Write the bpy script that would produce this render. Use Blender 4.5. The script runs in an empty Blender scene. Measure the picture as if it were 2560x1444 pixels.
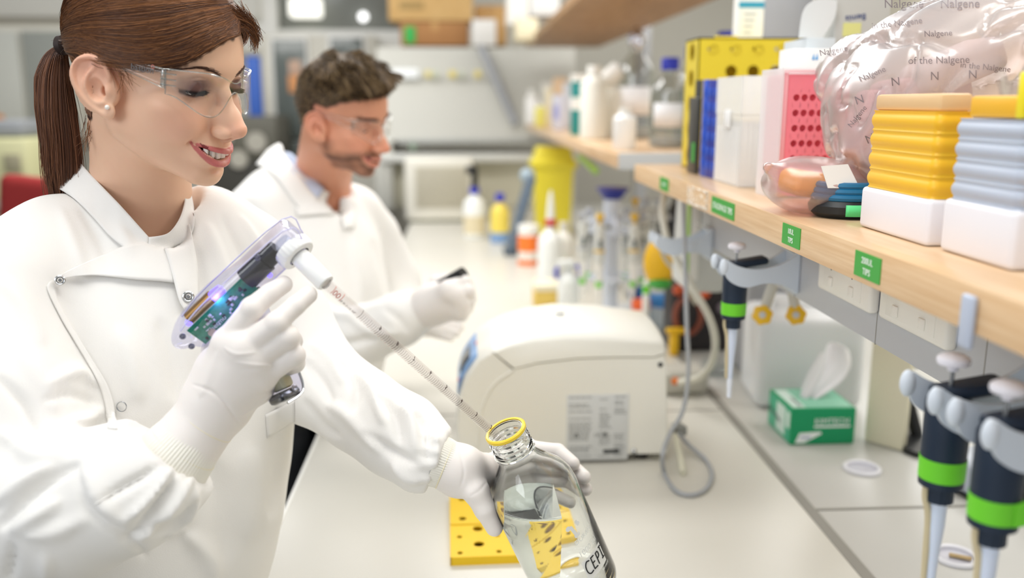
import bpy, bmesh, math, random
import numpy as np
from mathutils import Vector, Matrix
from mathutils.bvhtree import BVHTree

SC = bpy.context.scene
COL = SC.collection
PI = math.pi

# ------------------------------------------------------------------ camera
F = 2200.0                      # focal length in pixels of the 2560 x 1444 frame
CAM = np.array([0.0, 0.0, 1.55])
PITCH = math.atan(465.0 / 2200.0)
YAW = math.asin(120.0 / math.sqrt(120.0**2 + 465.0**2 + 2200.0**2) / 1.0)
_f = np.array([math.sin(YAW) * math.cos(PITCH), math.cos(YAW) * math.cos(PITCH), -math.sin(PITCH)])
_f /= np.linalg.norm(_f)
_r = np.cross(_f, [0, 0, 1]); _r /= np.linalg.norm(_r)
_u = np.cross(_r, _f)

def V(*a):
    return np.array(a, dtype=float)

def ray(px, py):
    return _r * (px - 1280.0) / F + _u * (722.0 - py) / F + _f

def W(px, py, z):
    """World point seen at a pixel, z metres deep."""
    return CAM + ray(px, py) * z

def WX(px, py, x):
    d = ray(px, py); return CAM + d * ((x - CAM[0]) / d[0])

def WZ(px, py, z):
    d = ray(px, py); return CAM + d * ((z - CAM[2]) / d[2])

def WY(px, py, y):
    d = ray(px, py); return CAM + d * ((y - CAM[1]) / d[1])

def proj(p):
    q = np.asarray(p, dtype=float) - CAM
    z = q @ _f
    return 1280 + (q @ _r) / z * F, 722 - (q @ _u) / z * F, z

cam_data = bpy.data.cameras.new('camera')
cam = bpy.data.objects.new('camera', cam_data)
COL.objects.link(cam)
cam_data.sensor_width = 36.0
cam_data.lens = F / 2560.0 * 36.0
cam_data.clip_start = 0.02
cam.matrix_world = Matrix(((_r[0], _u[0], -_f[0], CAM[0]), (_r[1], _u[1], -_f[1], CAM[1]), (_r[2], _u[2], -_f[2], CAM[2]), (0, 0, 0, 1)))
cam_data.dof.use_dof = True
cam_data.dof.focus_distance = 0.955
cam_data.dof.aperture_fstop = 2.25
SC.camera = cam

# ------------------------------------------------------------------ world, light, exposure
wd = bpy.data.worlds.new('daylight'); SC.world = wd; wd.use_nodes = True
bg = wd.node_tree.nodes['Background']
bg.inputs[0].default_value = (0.96, 0.98, 1.0, 1); bg.inputs[1].default_value = 0.42

def area(name, loc, target, sx, sy, power, color=(1, 1, 1)):
    l = bpy.data.lights.new(name, 'AREA'); l.shape = 'RECTANGLE'; l.size = sx; l.size_y = sy
    l.energy = power; l.color = color
    o = bpy.data.objects.new(name, l); COL.objects.link(o); o.location = loc
    o.rotation_euler = (Vector(target) - Vector(loc)).to_track_quat('-Z', 'Y').to_euler()
    return o
area('window_light', (-2.6, -1.6, 2.5), (-0.2, 1.1, 1.1), 2.0, 1.6, 36, (0.92, 0.955, 1.0))
area('ceiling_light_near', (-0.1, 0.6, 2.75), (-0.1, 0.6, 0), 1.3, 0.6, 14, (1.0, 0.985, 0.94))
area('ceiling_light_middle', (-0.3, 2.9, 2.75), (-0.3, 2.9, 0), 1.8, 0.8, 40, (1.0, 0.985, 0.955))
area('ceiling_light_far', (-1.6, 4.6, 2.75), (-1.6, 4.6, 0), 1.8, 0.8, 30, (1.0, 0.985, 0.955))
area('ceiling_light_right', (1.5, 1.6, 2.75), (1.5, 1.6, 0), 1.0, 1.6, 22, (1.0, 0.985, 0.95))
area('rear_fill_light', (1.7, 4.0, 2.75), (1.5, 4.0, 0), 1.0, 2.0, 34, (1.0, 0.985, 0.95))  # added fill lamp, brightens the dark right wall behind the carousel
vs = SC.view_settings
vs.view_transform = 'Standard'; vs.look = 'None'; vs.exposure = 0.31; vs.gamma = 1.0; vs.use_curve_mapping = False
cy = SC.cycles
cy.max_bounces = 12; cy.diffuse_bounces = 4; cy.glossy_bounces = 5; cy.transmission_bounces = 12; cy.transparent_max_bounces = 24
cy.caustics_reflective = False; cy.caustics_refractive = False
cy.sample_clamp_indirect = 6.0; cy.use_adaptive_sampling = True; cy.adaptive_threshold = 0.02
cy.use_denoising = True

# ------------------------------------------------------------------ materials
def lin(c):
    if isinstance(c, str):
        c = [int(c[i:i + 2], 16) / 255.0 for i in (0, 2, 4)]
    return tuple((v / 12.92 if v <= 0.04045 else ((v + 0.055) / 1.055) ** 2.4) for v in c)

_M = {}
def mat(name, c='cccccc', rough=0.5, metal=0.0, trans=0.0, ior=1.45, alpha=1.0, emit=0.0, bump=0.0, bscale=60.0,
        c2=None, cscale=8.0, spec=0.5, sss=0.0, vcol=None, coat=0.0, thin=False, stretch=None, sheen=0.0, bdist=0.002):
    if name in _M:
        return _M[name]
    m = bpy.data.materials.new(name); m.use_nodes = True
    nt = m.node_tree; b = nt.nodes['Principled BSDF']; L = nt.links.new
    col = lin(c) + (1,)
    b.inputs['Base Color'].default_value = col
    b.inputs['Roughness'].default_value = rough
    b.inputs['Metallic'].default_value = metal
    b.inputs['Transmission Weight'].default_value = trans
    b.inputs['IOR'].default_value = ior
    b.inputs['Alpha'].default_value = alpha
    b.inputs['Specular IOR Level'].default_value = spec
    b.inputs['Coat Weight'].default_value = coat
    b.inputs['Sheen Weight'].default_value = sheen
    if sss:
        b.inputs['Subsurface Weight'].default_value = sss
        b.inputs['Subsurface Radius'].default_value = (1.0, 0.35, 0.2)
        b.inputs['Subsurface Scale'].default_value = 0.006
    if emit:
        b.inputs['Emission Color'].default_value = col; b.inputs['Emission Strength'].default_value = emit
    tc = None
    def coords():
        nonlocal tc
        if tc is None:
            t = nt.nodes.new('ShaderNodeTexCoord'); tc = t.outputs['Object']
            if stretch:
                mp = nt.nodes.new('ShaderNodeMapping'); mp.inputs['Scale'].default_value = stretch
                L(tc, mp.inputs['Vector']); tc = mp.outputs['Vector']
        return tc
    if vcol:
        a = nt.nodes.new('ShaderNodeVertexColor'); a.layer_name = vcol
        L(a.outputs['Color'], b.inputs['Base Color'])
    elif c2:
        n = nt.nodes.new('ShaderNodeTexNoise'); n.inputs['Scale'].default_value = cscale; n.inputs['Detail'].default_value = 5
        L(coords(), n.inputs['Vector'])
        r = nt.nodes.new('ShaderNodeValToRGB'); r.color_ramp.elements[0].position = 0.35; r.color_ramp.elements[1].position = 0.65
        r.color_ramp.elements[0].color = col; r.color_ramp.elements[1].color = lin(c2) + (1,)
        L(n.outputs['Fac'], r.inputs['Fac']); L(r.outputs['Color'], b.inputs['Base Color'])
    if bump:
        n = nt.nodes.new('ShaderNodeTexNoise'); n.inputs['Scale'].default_value = bscale; n.inputs['Detail'].default_value = 6
        L(coords(), n.inputs['Vector'])
        bp = nt.nodes.new('ShaderNodeBump'); bp.inputs['Strength'].default_value = bump; bp.inputs['Distance'].default_value = bdist
        L(n.outputs['Fac'], bp.inputs['Height']); L(bp.outputs['Normal'], b.inputs['Normal'])
    _M[name] = m
    return m

# ------------------------------------------------------------------ mesh building
class MB:
    def __init__(s):
        s.v = []; s.f = []; s.n = 0
    def add(s, verts, faces):
        verts = np.asarray(verts, dtype=float).reshape(-1, 3)
        s.v.append(verts)
        o = s.n
        s.f.extend([tuple(i + o for i in f) for f in faces])
        s.n += len(verts)
        return s
    def xf(s, M3, t=(0, 0, 0)):
        M3 = np.asarray(M3, dtype=float)
        s.v = [v @ M3.T + np.asarray(t, dtype=float) for v in s.v]
        return s
    def bm(s, bm):
        bm.verts.ensure_lookup_table()
        for i, v in enumerate(bm.verts): v.index = i
        vs_ = [tuple(v.co) for v in bm.verts]; fs = [tuple(v.index for v in f.verts) for f in bm.faces]
        s.add(vs_, fs); bm.free(); return s
    def box(s, c, size, bev=0.0, seg=2, R=None):
        bm = bmesh.new(); bmesh.ops.create_cube(bm, size=1.0)
        for v in bm.verts:
            v.co = Vector((v.co.x * size[0], v.co.y * size[1], v.co.z * size[2]))
        if bev > 0:
            bmesh.ops.bevel(bm, geom=bm.edges[:], offset=min(bev, min(size) * 0.49), segments=seg, affect='EDGES', profile=0.5)
        for v in bm.verts:
            p = np.array(v.co)
            if R is not None: p = np.asarray(R) @ p
            v.co = Vector(p + np.asarray(c, dtype=float))
        return s.bm(bm)
    def box2(s, a, b, bev=0.0, seg=2):
        a = np.asarray(a, float); b = np.asarray(b, float)
        return s.box((a + b) / 2, np.abs(b - a), bev, seg)
    def lathe(s, prof, origin=(0, 0, 0), axis=(0, 0, 1), n=32, cap0=False, cap1=False):
        """prof: [(r, h)...] turned about an axis."""
        ax = np.asarray(axis, float); ax = ax / np.linalg.norm(ax)
        t = np.array([1., 0, 0]) if abs(ax[0]) < 0.9 else np.array([0, 1., 0])
        e1 = np.cross(ax, t); e1 /= np.linalg.norm(e1); e2 = np.cross(ax, e1)
        vs_ = []; fs = []
        for r, h in prof:
            for k in range(n):
                a = 2 * PI * k / n
                vs_.append(np.asarray(origin) + ax * h + (e1 * math.cos(a) + e2 * math.sin(a)) * max(r, 1e-6))
        for i in range(len(prof) - 1):
            for k in range(n):
                k2 = (k + 1) % n
                fs.append((i * n + k, i * n + k2, (i + 1) * n + k2, (i + 1) * n + k))
        if cap0: fs.append(tuple(range(n - 1, -1, -1)))
        if cap1: fs.append(tuple((len(prof) - 1) * n + k for k in range(n)))
        return s.add(vs_, fs)
    def cyl(s, a, b, r, n=24, r2=None):
        a = np.asarray(a, float); b = np.asarray(b, float); L = np.linalg.norm(b - a)
        r2 = r if r2 is None else r2
        return s.lathe([(r, 0), (r2, L)], a, b - a, n, True, True)
    def tube(s, pts, r, n=10, closed=False, sub=4, cap=True):
        P = np.asarray(pts, float)
        if sub > 1: P = spline(P, sub, closed)
        m = len(P); r_ = np.asarray(r, float) if np.ndim(r) else None
        if r_ is not None: r_ = np.interp(np.linspace(0, 1, m), np.linspace(0, 1, len(r_)), r_)
        T = np.roll(P, -1, 0) - np.roll(P, 1, 0)
        if not closed: T[0] = P[1] - P[0]; T[-1] = P[-1] - P[-2]
        T /= np.linalg.norm(T, axis=1)[:, None] + 1e-12
        up = np.array([0, 0, 1.]) if abs(T[0][2]) < 0.9 else np.array([1., 0, 0])
        N = np.cross(T[0], up); N /= np.linalg.norm(N)
        vs_ = []
        for i in range(m):
            N = N - T[i] * (N @ T[i]); N /= np.linalg.norm(N); B = np.cross(T[i], N)
            rr = r if r_ is None else r_[i]
            for k in range(n):
                a = 2 * PI * k / n
                vs_.append(P[i] + (N * math.cos(a) + B * math.sin(a)) * rr)
        fs = []
        for i in range(m if closed else m - 1):
            j = (i + 1) % m
            for k in range(n):
                k2 = (k + 1) % n
                fs.append((i * n + k, i * n + k2, j * n + k2, j * n + k))
        if cap and not closed:
            fs.append(tuple(range(n - 1, -1, -1))); fs.append(tuple((m - 1) * n + k for k in range(n)))
        return s.add(vs_, fs)
    def prism(s, poly, vec):
        """extrude a planar 3-D polygon along vec"""
        P = np.asarray(poly, float); n = len(P)
        fs = [tuple(range(n - 1, -1, -1)), tuple(range(n, 2 * n))] + [(i, (i + 1) % n, n + (i + 1) % n, n + i) for i in range(n)]
        return s.add(np.vstack([P, P + np.asarray(vec, float)]), fs)
    def grid(s, G):
        """G: array (m, n, 3)"""
        G = np.asarray(G, float); m, n = G.shape[:2]
        fs = [(i * n + j, i * n + j + 1, (i + 1) * n + j + 1, (i + 1) * n + j) for i in range(m - 1) for j in range(n - 1)]
        return s.add(G.reshape(-1, 3), fs)
    def ball(s, c, r, n=20, sc=(1, 1, 1)):
        bm = bmesh.new(); bmesh.ops.create_uvsphere(bm, u_segments=n, v_segments=max(6, n // 2), radius=1.0)
        for v in bm.verts:
            v.co = Vector((c[0] + v.co.x * r * sc[0], c[1] + v.co.y * r * sc[1], c[2] + v.co.z * r * sc[2]))
        return s.bm(bm)
    def mesh(s, name):
        me = bpy.data.meshes.new(name)
        vv = np.vstack(s.v) if s.v else np.zeros((0, 3))
        me.from_pydata(vv.tolist(), [], s.f); me.update()
        return me

def spline(P, sub=6, closed=False):
    P = np.asarray(P, float); n = len(P)
    if n < 3 and not closed:
        return np.array([P[0] + (P[-1] - P[0]) * t for t in np.linspace(0, 1, sub + 1)])
    out = []
    for i in range(n if closed else n - 1):
        if closed: a, b, c, d = P[(i - 1) % n], P[i], P[(i + 1) % n], P[(i + 2) % n]
        else: a, b, c, d = P[max(i - 1, 0)], P[i], P[i + 1], P[min(i + 2, n - 1)]
        for k in range(sub):
            t = k / sub
            out.append(0.5 * ((2 * b) + (-a + c) * t + (2 * a - 5 * b + 4 * c - d) * t * t + (-a + 3 * b - 3 * c + d) * t ** 3))
    if not closed: out.append(P[-1])
    return np.array(out)

def rotz(a):
    c, s = math.cos(a), math.sin(a); return np.array([[c, -s, 0], [s, c, 0], [0, 0, 1.]])
def roty(a):
    c, s = math.cos(a), math.sin(a); return np.array([[c, 0, s], [0, 1., 0], [-s, 0, c]])
def rotx(a):
    c, s = math.cos(a), math.sin(a); return np.array([[1., 0, 0], [0, c, -s], [0, s, c]])
def frame(x, y):
    """rotation matrix whose columns are x, y made orthogonal, x cross y"""
    x = np.asarray(x, float); x = x / np.linalg.norm(x); y = np.asarray(y, float); y = y - x * (x @ y); y /= np.linalg.norm(y)
    return np.column_stack([x, y, np.cross(x, y)])

def setp(o, label=None, cat=None, group=None, kind=None):
    if label: o['label'] = label
    if cat: o['category'] = cat
    if group: o['group'] = group
    if kind: o['kind'] = kind
    return o

def thing(name, label, cat, loc=(0, 0, 0), R=None, group=None):
    o = bpy.data.objects.new(name, None); COL.objects.link(o); o.empty_display_size = 0.03
    M = Matrix.Translation(Vector([float(v) for v in loc]))
    if R is not None: M = M @ Matrix([[float(v) for v in row] for row in R]).to_4x4()
    o.matrix_world = M
    return setp(o, label, cat, group)

def obj(name, mb, m, parent=None, smooth=None, world=False, label=None, solid=0.0, off=-1.0, sub=0, mods=None):
    me = mb.mesh(name) if isinstance(mb, MB) else mb
    me.materials.append(m)
    o = bpy.data.objects.new(name, me); COL.objects.link(o)
    if smooth is None: smooth = 35
    if smooth:
        try:
            me.shade_smooth()
            if smooth < 180: me.set_sharp_from_angle(angle=math.radians(smooth))
        except Exception:
            for p in me.polygons: p.use_smooth = True
    if solid:
        md = o.modifiers.new('solid', 'SOLIDIFY'); md.thickness = solid; md.offset = off
    if sub:
        md = o.modifiers.new('sub', 'SUBSURF'); md.levels = sub; md.render_levels = sub
    if parent is not None:
        o.parent = parent
        if world:
            o.matrix_parent_inverse = WM(parent).inverted()
    if label: o['label'] = label
    return o

def WM(o):
    M = o.matrix_basis.copy()
    if o.parent is not None: M = WM(o.parent) @ o.matrix_parent_inverse @ M
    return M

def struct(name, mb, m, **k):
    o = obj(name, mb, m, **k); o['kind'] = 'structure'; return o

def dup(root, loc=None, R=None, label=None, group=None, mats=None):
    """copy a thing with its parts and sub-parts"""
    def cp(o, parent):
        c = o.copy(); COL.objects.link(c)
        if parent is not None: c.parent = parent
        if mats and o.type == 'MESH' and o.name.split('.')[0] in mats:
            c.data = o.data.copy(); c.data.materials.clear(); c.data.materials.append(mats[o.name.split('.')[0]])
        for ch in [x for x in list(COL.objects) if x.parent == o and x != c]:
            cp(ch, c)
        return c
    c = cp(root, None)
    M = root.matrix_basis.to_3x3() if R is None else Matrix([[float(v) for v in row] for row in R])
    t = root.location if loc is None else Vector([float(v) for v in loc])
    c.matrix_basis = Matrix.Translation(t) @ M.to_4x4()
    if label: c['label'] = label
    if group: c['group'] = group
    return c

_txt = {}
def text_mb(s, size, origin, ex, ey, align='LEFT', thick=0.0004, bold=0.0, spacing=1.0):
    """flat raised lettering: origin, reading direction ex, up direction ey"""
    cu = bpy.data.curves.new('t', 'FONT'); cu.body = s; cu.size = size; cu.align_x = align
    cu.resolution_u = 3; cu.offset = bold; cu.extrude = thick / 2; cu.space_character = spacing
    o = bpy.data.objects.new('t', cu); COL.objects.link(o)
    dg = bpy.context.evaluated_depsgraph_get(); dg.update()
    me = bpy.data.meshes.new_from_object(o.evaluated_get(dg))
    v = np.array([tuple(x.co) for x in me.vertices]).reshape(-1, 3); f = [tuple(p.vertices) for p in me.polygons]
    bpy.data.objects.remove(o); bpy.data.curves.remove(cu); bpy.data.meshes.remove(me)
    ex = np.asarray(ex, float); ex = ex / np.linalg.norm(ex); ey = np.asarray(ey, float); ey = ey - ex * (ex @ ey); ey /= np.linalg.norm(ey)
    ez = np.cross(ex, ey)
    if len(v) == 0: return MB()
    return MB().add(np.asarray(origin) + v[:, :1] * ex + v[:, 1:2] * ey + v[:, 2:3] * ez, f)

# ------------------------------------------------------------------ implicit surfaces
def smin(a, b, k):
    if k <= 0: return np.minimum(a, b)
    h = np.maximum(k - np.abs(a - b), 0) / k
    return np.minimum(a, b) - h * h * h * k / 6.0

class SDF:
    def __init__(s, lo, hi, h):
        s.lo = np.asarray(lo, float); s.h = h
        s.n = np.ceil((np.asarray(hi, float) - s.lo) / h).astype(int) + 1
        s.d = np.full(s.n, 1.0, dtype=np.float32)
        s.ax = [(s.lo[i] + np.arange(s.n[i]) * h).astype(np.float32) for i in range(3)]
    def sub(s, lo, hi):
        a = np.clip(np.floor((np.asarray(lo) - s.lo) / s.h).astype(int), 0, s.n)
        b = np.clip(np.ceil((np.asarray(hi) - s.lo) / s.h).astype(int) + 1, 0, s.n)
        sl = tuple(slice(int(a[i]), int(b[i])) for i in range(3))
        X = s.ax[0][sl[0]][:, None, None]; Y = s.ax[1][sl[1]][None, :, None]; Z = s.ax[2][sl[2]][None, None, :]
        return sl, X, Y, Z
    def _op(s, fn, lo, hi, k, op):
        m = k + 4 * s.h
        sl, X, Y, Z = s.sub(np.asarray(lo) - m, np.asarray(hi) + m)
        if s.d[sl].size == 0: return s
        e = fn(X, Y, Z).astype(np.float32)
        if op > 0: s.d[sl] = smin(s.d[sl], e, k)
        else: s.d[sl] = -smin(-s.d[sl], e, k)
        return s
    def cone(s, a, b, ra, rb=None, k=0.0, op=1):
        a = np.asarray(a, float); b = np.asarray(b, float); rb = ra if rb is None else rb
        ba = b - a; L2 = max(ba @ ba, 1e-12)
        def fn(X, Y, Z):
            px, py, pz = X - a[0], Y - a[1], Z - a[2]
            t = np.clip((px * ba[0] + py * ba[1] + pz * ba[2]) / L2, 0, 1)
            return np.sqrt((px - t * ba[0]) ** 2 + (py - t * ba[1]) ** 2 + (pz - t * ba[2]) ** 2) - (ra + (rb - ra) * t)
        R = max(ra, rb)
        return s._op(fn, np.minimum(a, b) - R, np.maximum(a, b) + R, k, op)
    def chain(s, pts, rs, k=0.0, kk=None, op=1):
        for i in range(len(pts) - 1):
            s.cone(pts[i], pts[i + 1], rs[i], rs[i + 1], k if (i == 0 or kk is None) else kk, op)
        return s
    def ell(s, c, r, R=None, k=0.0, op=1):
        c = np.asarray(c, float); r = np.asarray(r, float)
        M = np.eye(3) if R is None else np.asarray(R).T
        def fn(X, Y, Z):
            px, py, pz = X - c[0], Y - c[1], Z - c[2]
            q = [(M[i, 0] * px + M[i, 1] * py + M[i, 2] * pz) for i in range(3)]
            k0 = np.sqrt((q[0] / r[0]) ** 2 + (q[1] / r[1]) ** 2 + (q[2] / r[2]) ** 2)
            k1 = np.sqrt((q[0] / r[0] ** 2) ** 2 + (q[1] / r[1] ** 2) ** 2 + (q[2] / r[2] ** 2) ** 2)
            return k0 * (k0 - 1.0) / np.maximum(k1, 1e-6)
        R_ = max(r)
        return s._op(fn, c - R_, c + R_, k, op)
    def rbox(s, c, hs, rad, R=None, k=0.0, op=1):
        c = np.asarray(c, float); hs = np.asarray(hs, float) - rad
        M = np.eye(3) if R is None else np.asarray(R).T
        def fn(X, Y, Z):
            px, py, pz = X - c[0], Y - c[1], Z - c[2]
            q = [np.abs(M[i, 0] * px + M[i, 1] * py + M[i, 2] * pz) - hs[i] for i in range(3)]
            o = np.sqrt(sum(np.maximum(t, 0) ** 2 for t in q))
            return o + np.minimum(np.maximum(np.maximum(q[0], q[1]), q[2]), 0) - rad
        R_ = float(np.linalg.norm(hs) + rad)
        return s._op(fn, c - R_, c + R_, k, op)
    def fn(s, f, lo, hi, k=0.0, op=1):
        return s._op(f, lo, hi, k, op)
    def smooth(s, it=1):
        for _ in range(it):
            for ax in range(3):
                d = s.d
                s.d = (0.5 * d + 0.25 * (np.roll(d, 1, ax) + np.roll(d, -1, ax))).astype(np.float32)
        return s
    def net(s):
        d = s.d; sg = d < 0
        nx, ny, nz = d.shape
        cnt = np.zeros((nx - 1, ny - 1, nz - 1), dtype=np.int8)
        for i in (0, 1):
            for j in (0, 1):
                for k in (0, 1):
                    cnt += sg[i:nx - 1 + i, j:ny - 1 + j, k:nz - 1 + k]
        act = (cnt > 0) & (cnt < 8)
        ijk = np.argwhere(act)
        idx = -np.ones(act.shape, dtype=np.int64); idx[act] = np.arange(len(ijk))
        acc = np.zeros((len(ijk), 3)); w = np.zeros(len(ijk))
        cs = [(i, j, k) for i in (0, 1) for j in (0, 1) for k in (0, 1)]
        for a in cs:
            for ax in range(3):
                if a[ax] == 1: continue
                b = list(a); b[ax] = 1
                da = d[ijk[:, 0] + a[0], ijk[:, 1] + a[1], ijk[:, 2] + a[2]]
                db = d[ijk[:, 0] + b[0], ijk[:, 1] + b[1], ijk[:, 2] + b[2]]
                m = (da < 0) != (db < 0)
                t = da[m] / (da[m] - db[m])
                p = np.tile(np.array(a, float), (m.sum(), 1)); p[:, ax] += t
                acc[m] += p; w[m] += 1
        P = (ijk + acc / w[:, None]) * s.h + s.lo
        F_ = []
        for ax in range(3):
            o1, o2 = [(1, 2), (2, 0), (0, 1)][ax]
            sl0 = [slice(1, -1)] * 3; sl1 = [slice(1, -1)] * 3
            sl0[ax] = slice(0, -1); sl1[ax] = slice(1, None)
            A = sg[tuple(sl0)]; B = sg[tuple(sl1)]
            e = np.argwhere(A != B)
            if len(e) == 0: continue
            inside = A[e[:, 0], e[:, 1], e[:, 2]]
            c = e.copy(); c[:, o1] += 1; c[:, o2] += 1
            q = []
            for du, dv in ((-1, -1), (0, -1), (0, 0), (-1, 0)):
                cc = c.copy(); cc[:, o1] += du; cc[:, o2] += dv
                q.append(idx[cc[:, 0], cc[:, 1], cc[:, 2]])
            q = np.stack(q, 1)
            q[~inside] = q[~inside][:, ::-1]
            F_.append(q)
        F_ = np.vstack(F_)
        F_ = F_[(F_ >= 0).all(1)]
        return P, F_

def np_mesh(name, P, F_):
    me = bpy.data.meshes.new(name)
    P = np.asarray(P, dtype=np.float32); F_ = np.asarray(F_)
    n, m, k = len(P), len(F_), F_.shape[1]
    me.vertices.add(n); me.vertices.foreach_set('co', P.ravel())
    me.loops.add(m * k); me.loops.foreach_set('vertex_index', F_.astype(np.int32).ravel())
    me.polygons.add(m); me.polygons.foreach_set('loop_start', np.arange(0, m * k, k, dtype=np.int32))
    try: me.polygons.foreach_set('loop_total', np.full(m, k, dtype=np.int32))
    except Exception: pass
    me.update(calc_edges=True); me.validate()
    return me

def relax(P, F_, it=2, lam=0.5, mask=None):
    e = np.vstack([F_[:, [i, (i + 1) % F_.shape[1]]] for i in range(F_.shape[1])])
    n = len(P)
    deg = np.bincount(e[:, 0], minlength=n) + np.bincount(e[:, 1], minlength=n)
    for _ in range(it):
        Q = np.stack([np.bincount(e[:, 0], P[e[:, 1], a], n) + np.bincount(e[:, 1], P[e[:, 0], a], n) for a in range(3)], 1)
        Q /= np.maximum(deg, 1)[:, None]
        L = lam if mask is None else lam * mask[:, None]
        P = P + (Q - P) * L
    return P

def vnormals(P, F_):
    n = np.cross(P[F_[:, 2]] - P[F_[:, 0]], P[F_[:, 3 % F_.shape[1]]] - P[F_[:, 1]]) if F_.shape[1] == 4 else np.cross(P[F_[:, 1]] - P[F_[:, 0]], P[F_[:, 2]] - P[F_[:, 0]])
    N = np.zeros_like(P)
    for a in range(3):
        N[:, a] = sum(np.bincount(F_[:, i], n[:, a], len(P)) for i in range(F_.shape[1]))
    return N / (np.linalg.norm(N, axis=1)[:, None] + 1e-12)

def vpaint(me, C, name='col'):
    a = me.color_attributes.new(name, 'FLOAT_COLOR', 'POINT')
    C = np.asarray(C, dtype=np.float32)
    if C.shape[1] == 3: C = np.hstack([C, np.ones((len(C), 1), np.float32)])
    a.data.foreach_set('color', C.ravel())

def seg_dist(px, py, pts):
    """distance of points to a polyline, and position along it 0..1"""
    best = np.full(px.shape, 1e9); tt = np.zeros(px.shape)
    n = len(pts) - 1
    for i in range(n):
        a = np.asarray(pts[i], float); b = np.asarray(pts[i + 1], float); ab = b - a
        t = np.clip(((px - a[0]) * ab[0] + (py - a[1]) * ab[1]) / max(ab @ ab, 1e-9), 0, 1)
        d = np.hypot(px - a[0] - t * ab[0], py - a[1] - t * ab[1])
        m = d < best; best[m] = d[m]; tt[m] = ((i + t) / n)[m]
    return best, tt

def crease(P, N, pts, width, amp, side=0.0):
    """a fold in cloth along a line on the side that faces the camera"""
    q = P - CAM; z = q @ _f
    px = 1280 + (q @ _r) / z * F; py = 722 - (q @ _u) / z * F
    facing = np.einsum('ij,ij->i', N, -q / np.linalg.norm(q, axis=1)[:, None])
    d, t = seg_dist(px, py, spline(np.asarray(pts, float), 5))
    w = width * (0.35 + 0.65 * np.sin(np.clip(t, 0, 1) * PI) ** 0.7)
    g = np.exp(-(d / w) ** 2) * np.clip(facing * 3, 0, 1)
    taper = np.sin(np.clip(t * 0.96 + 0.02, 0, 1) * PI) ** 0.5
    return P + N * (g * amp * taper)[:, None]

def fbm(P, scale, seed=0, oct=3):
    rng = np.random.RandomState(seed); out = np.zeros(len(P)); a = 1.0
    for o in range(oct):
        for _ in range(4):
            d = rng.normal(size=3); d /= np.linalg.norm(d)
            out += a * np.sin(P @ d * scale * (2 ** o) * 6.28 + rng.uniform(0, 6.28)) / 4
        a *= 0.5
    return out

M_steel = mat('brushed_steel', 'b8babc', 0.25, metal=1.0)

# ================================================================== the room
BT = 0.90                       # bench top height
SX = 0.37                       # front edge of the shelves
M_wall = mat('wall_paint', 'dcd8cc', 0.8)
M_cream = mat('cream_laminate', 'dedacd', 0.5)
M_white = mat('white_plastic', 'f2f1ec', 0.4)
M_lgrey = mat('light_grey_metal', 'c4c6c8', 0.45)
M_grey = mat('grey_metal', '9c9ea2', 0.4)
M_dark = mat('dark_plastic', '26282a', 0.5)
M_black = mat('black_plastic', '0c0d10', 0.45)

M_bench = mat('bench_laminate', 'd6d3ca', 0.32, c2='d2cfc5', cscale=3.0, bump=0.03, bscale=500)
M_benchg = mat('bench_laminate_grey', 'c6c5bf', 0.28, c2='c1c0ba', cscale=3.0)
M_seam = mat('seam_grey', '8f8c84', 0.5)
M_wood = mat('shelf_laminate', 'dfc09c', 0.35, c2='cfab82', cscale=5.0, stretch=(9, 0.9, 14), coat=0.2)
M_woodedge = mat('shelf_edge', 'e8c8a0', 0.4, c2='dab488', cscale=6.0, stretch=(8, 1.2, 40))

def WYb(px0, py0, px1, py1, Y, dY, bev=0.004):
    a = WY(px0, py1, Y); b = WY(px1, py0, Y)
    return MB().box2((a[0], Y, a[2]), (b[0], Y + dY, b[2]), bev)

struct('floor', MB().box2((-6, -3, -0.06), (3.2, 8.2, 0)), mat('floor_vinyl', '3b3d3e', 0.45, c2='353738', cscale=2))
struct('wall_back', MB().box2((-6, 7.2, 0), (3.2, 7.3, 3.0)), M_wall)
struct('wall_right', MB().box2((2.6, -1.5, 0), (2.7, 7.2, 3.0)), mat('wall_paint_right', 'd6d0be', 0.8))
struct('wall_left', MB().box2((-5.6, 2.0, 0), (-5.5, 7.2, 3.0)), M_wall)

# long bench with its worktop panels
bench = thing('laboratory_bench', 'long off-white laboratory bench the woman leans on, worktop split by grey seams', 'bench', (0, 0, 0))
YF = 5.75
obj('worktop', MB().box2((-0.296, -0.35, 0.868), (0.550, YF, BT), 0.003), M_bench, bench)
obj('rear_worktop', MB().box2((0.566, -0.35, 0.868), (1.75, YF, BT - 0.001), 0.003), M_benchg, bench, label='slightly greyer rear half of the worktop')
obj('seam_strip', MB().box2((0.549, -0.35, 0.87), (0.567, YF, BT + 0.0006)), M_seam, bench)
ys1 = WZ(2026, 1273, BT)[1]; ys2 = WZ(1800, 1024, BT)[1]
obj('cross_seam', MB().box2((0.567, ys1 - 0.003, 0.87), (1.75, ys1 + 0.003, BT + 0.0004)), M_seam, bench)
obj('cross_seam', MB().box2((-0.296, ys2 - 0.003, 0.87), (0.55, ys2 + 0.003, BT + 0.0004)), M_seam, bench)
obj('edge_band', MB().box2((-0.302, -0.35, 0.862), (-0.2955, YF, BT + 0.0002), 0.002), mat('edge_white', 'f4f3ee', 0.3), bench)
obj('cabinet_carcass', MB().box2((-0.24, -0.3, 0.08), (1.7, YF - 0.05, 0.868)), mat('carcass_dark', '2c2f31', 0.6), bench)
obj('plinth', MB().box2((-0.18, -0.25, 0.0), (1.65, YF - 0.1, 0.08)), M_dark, bench)

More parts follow.
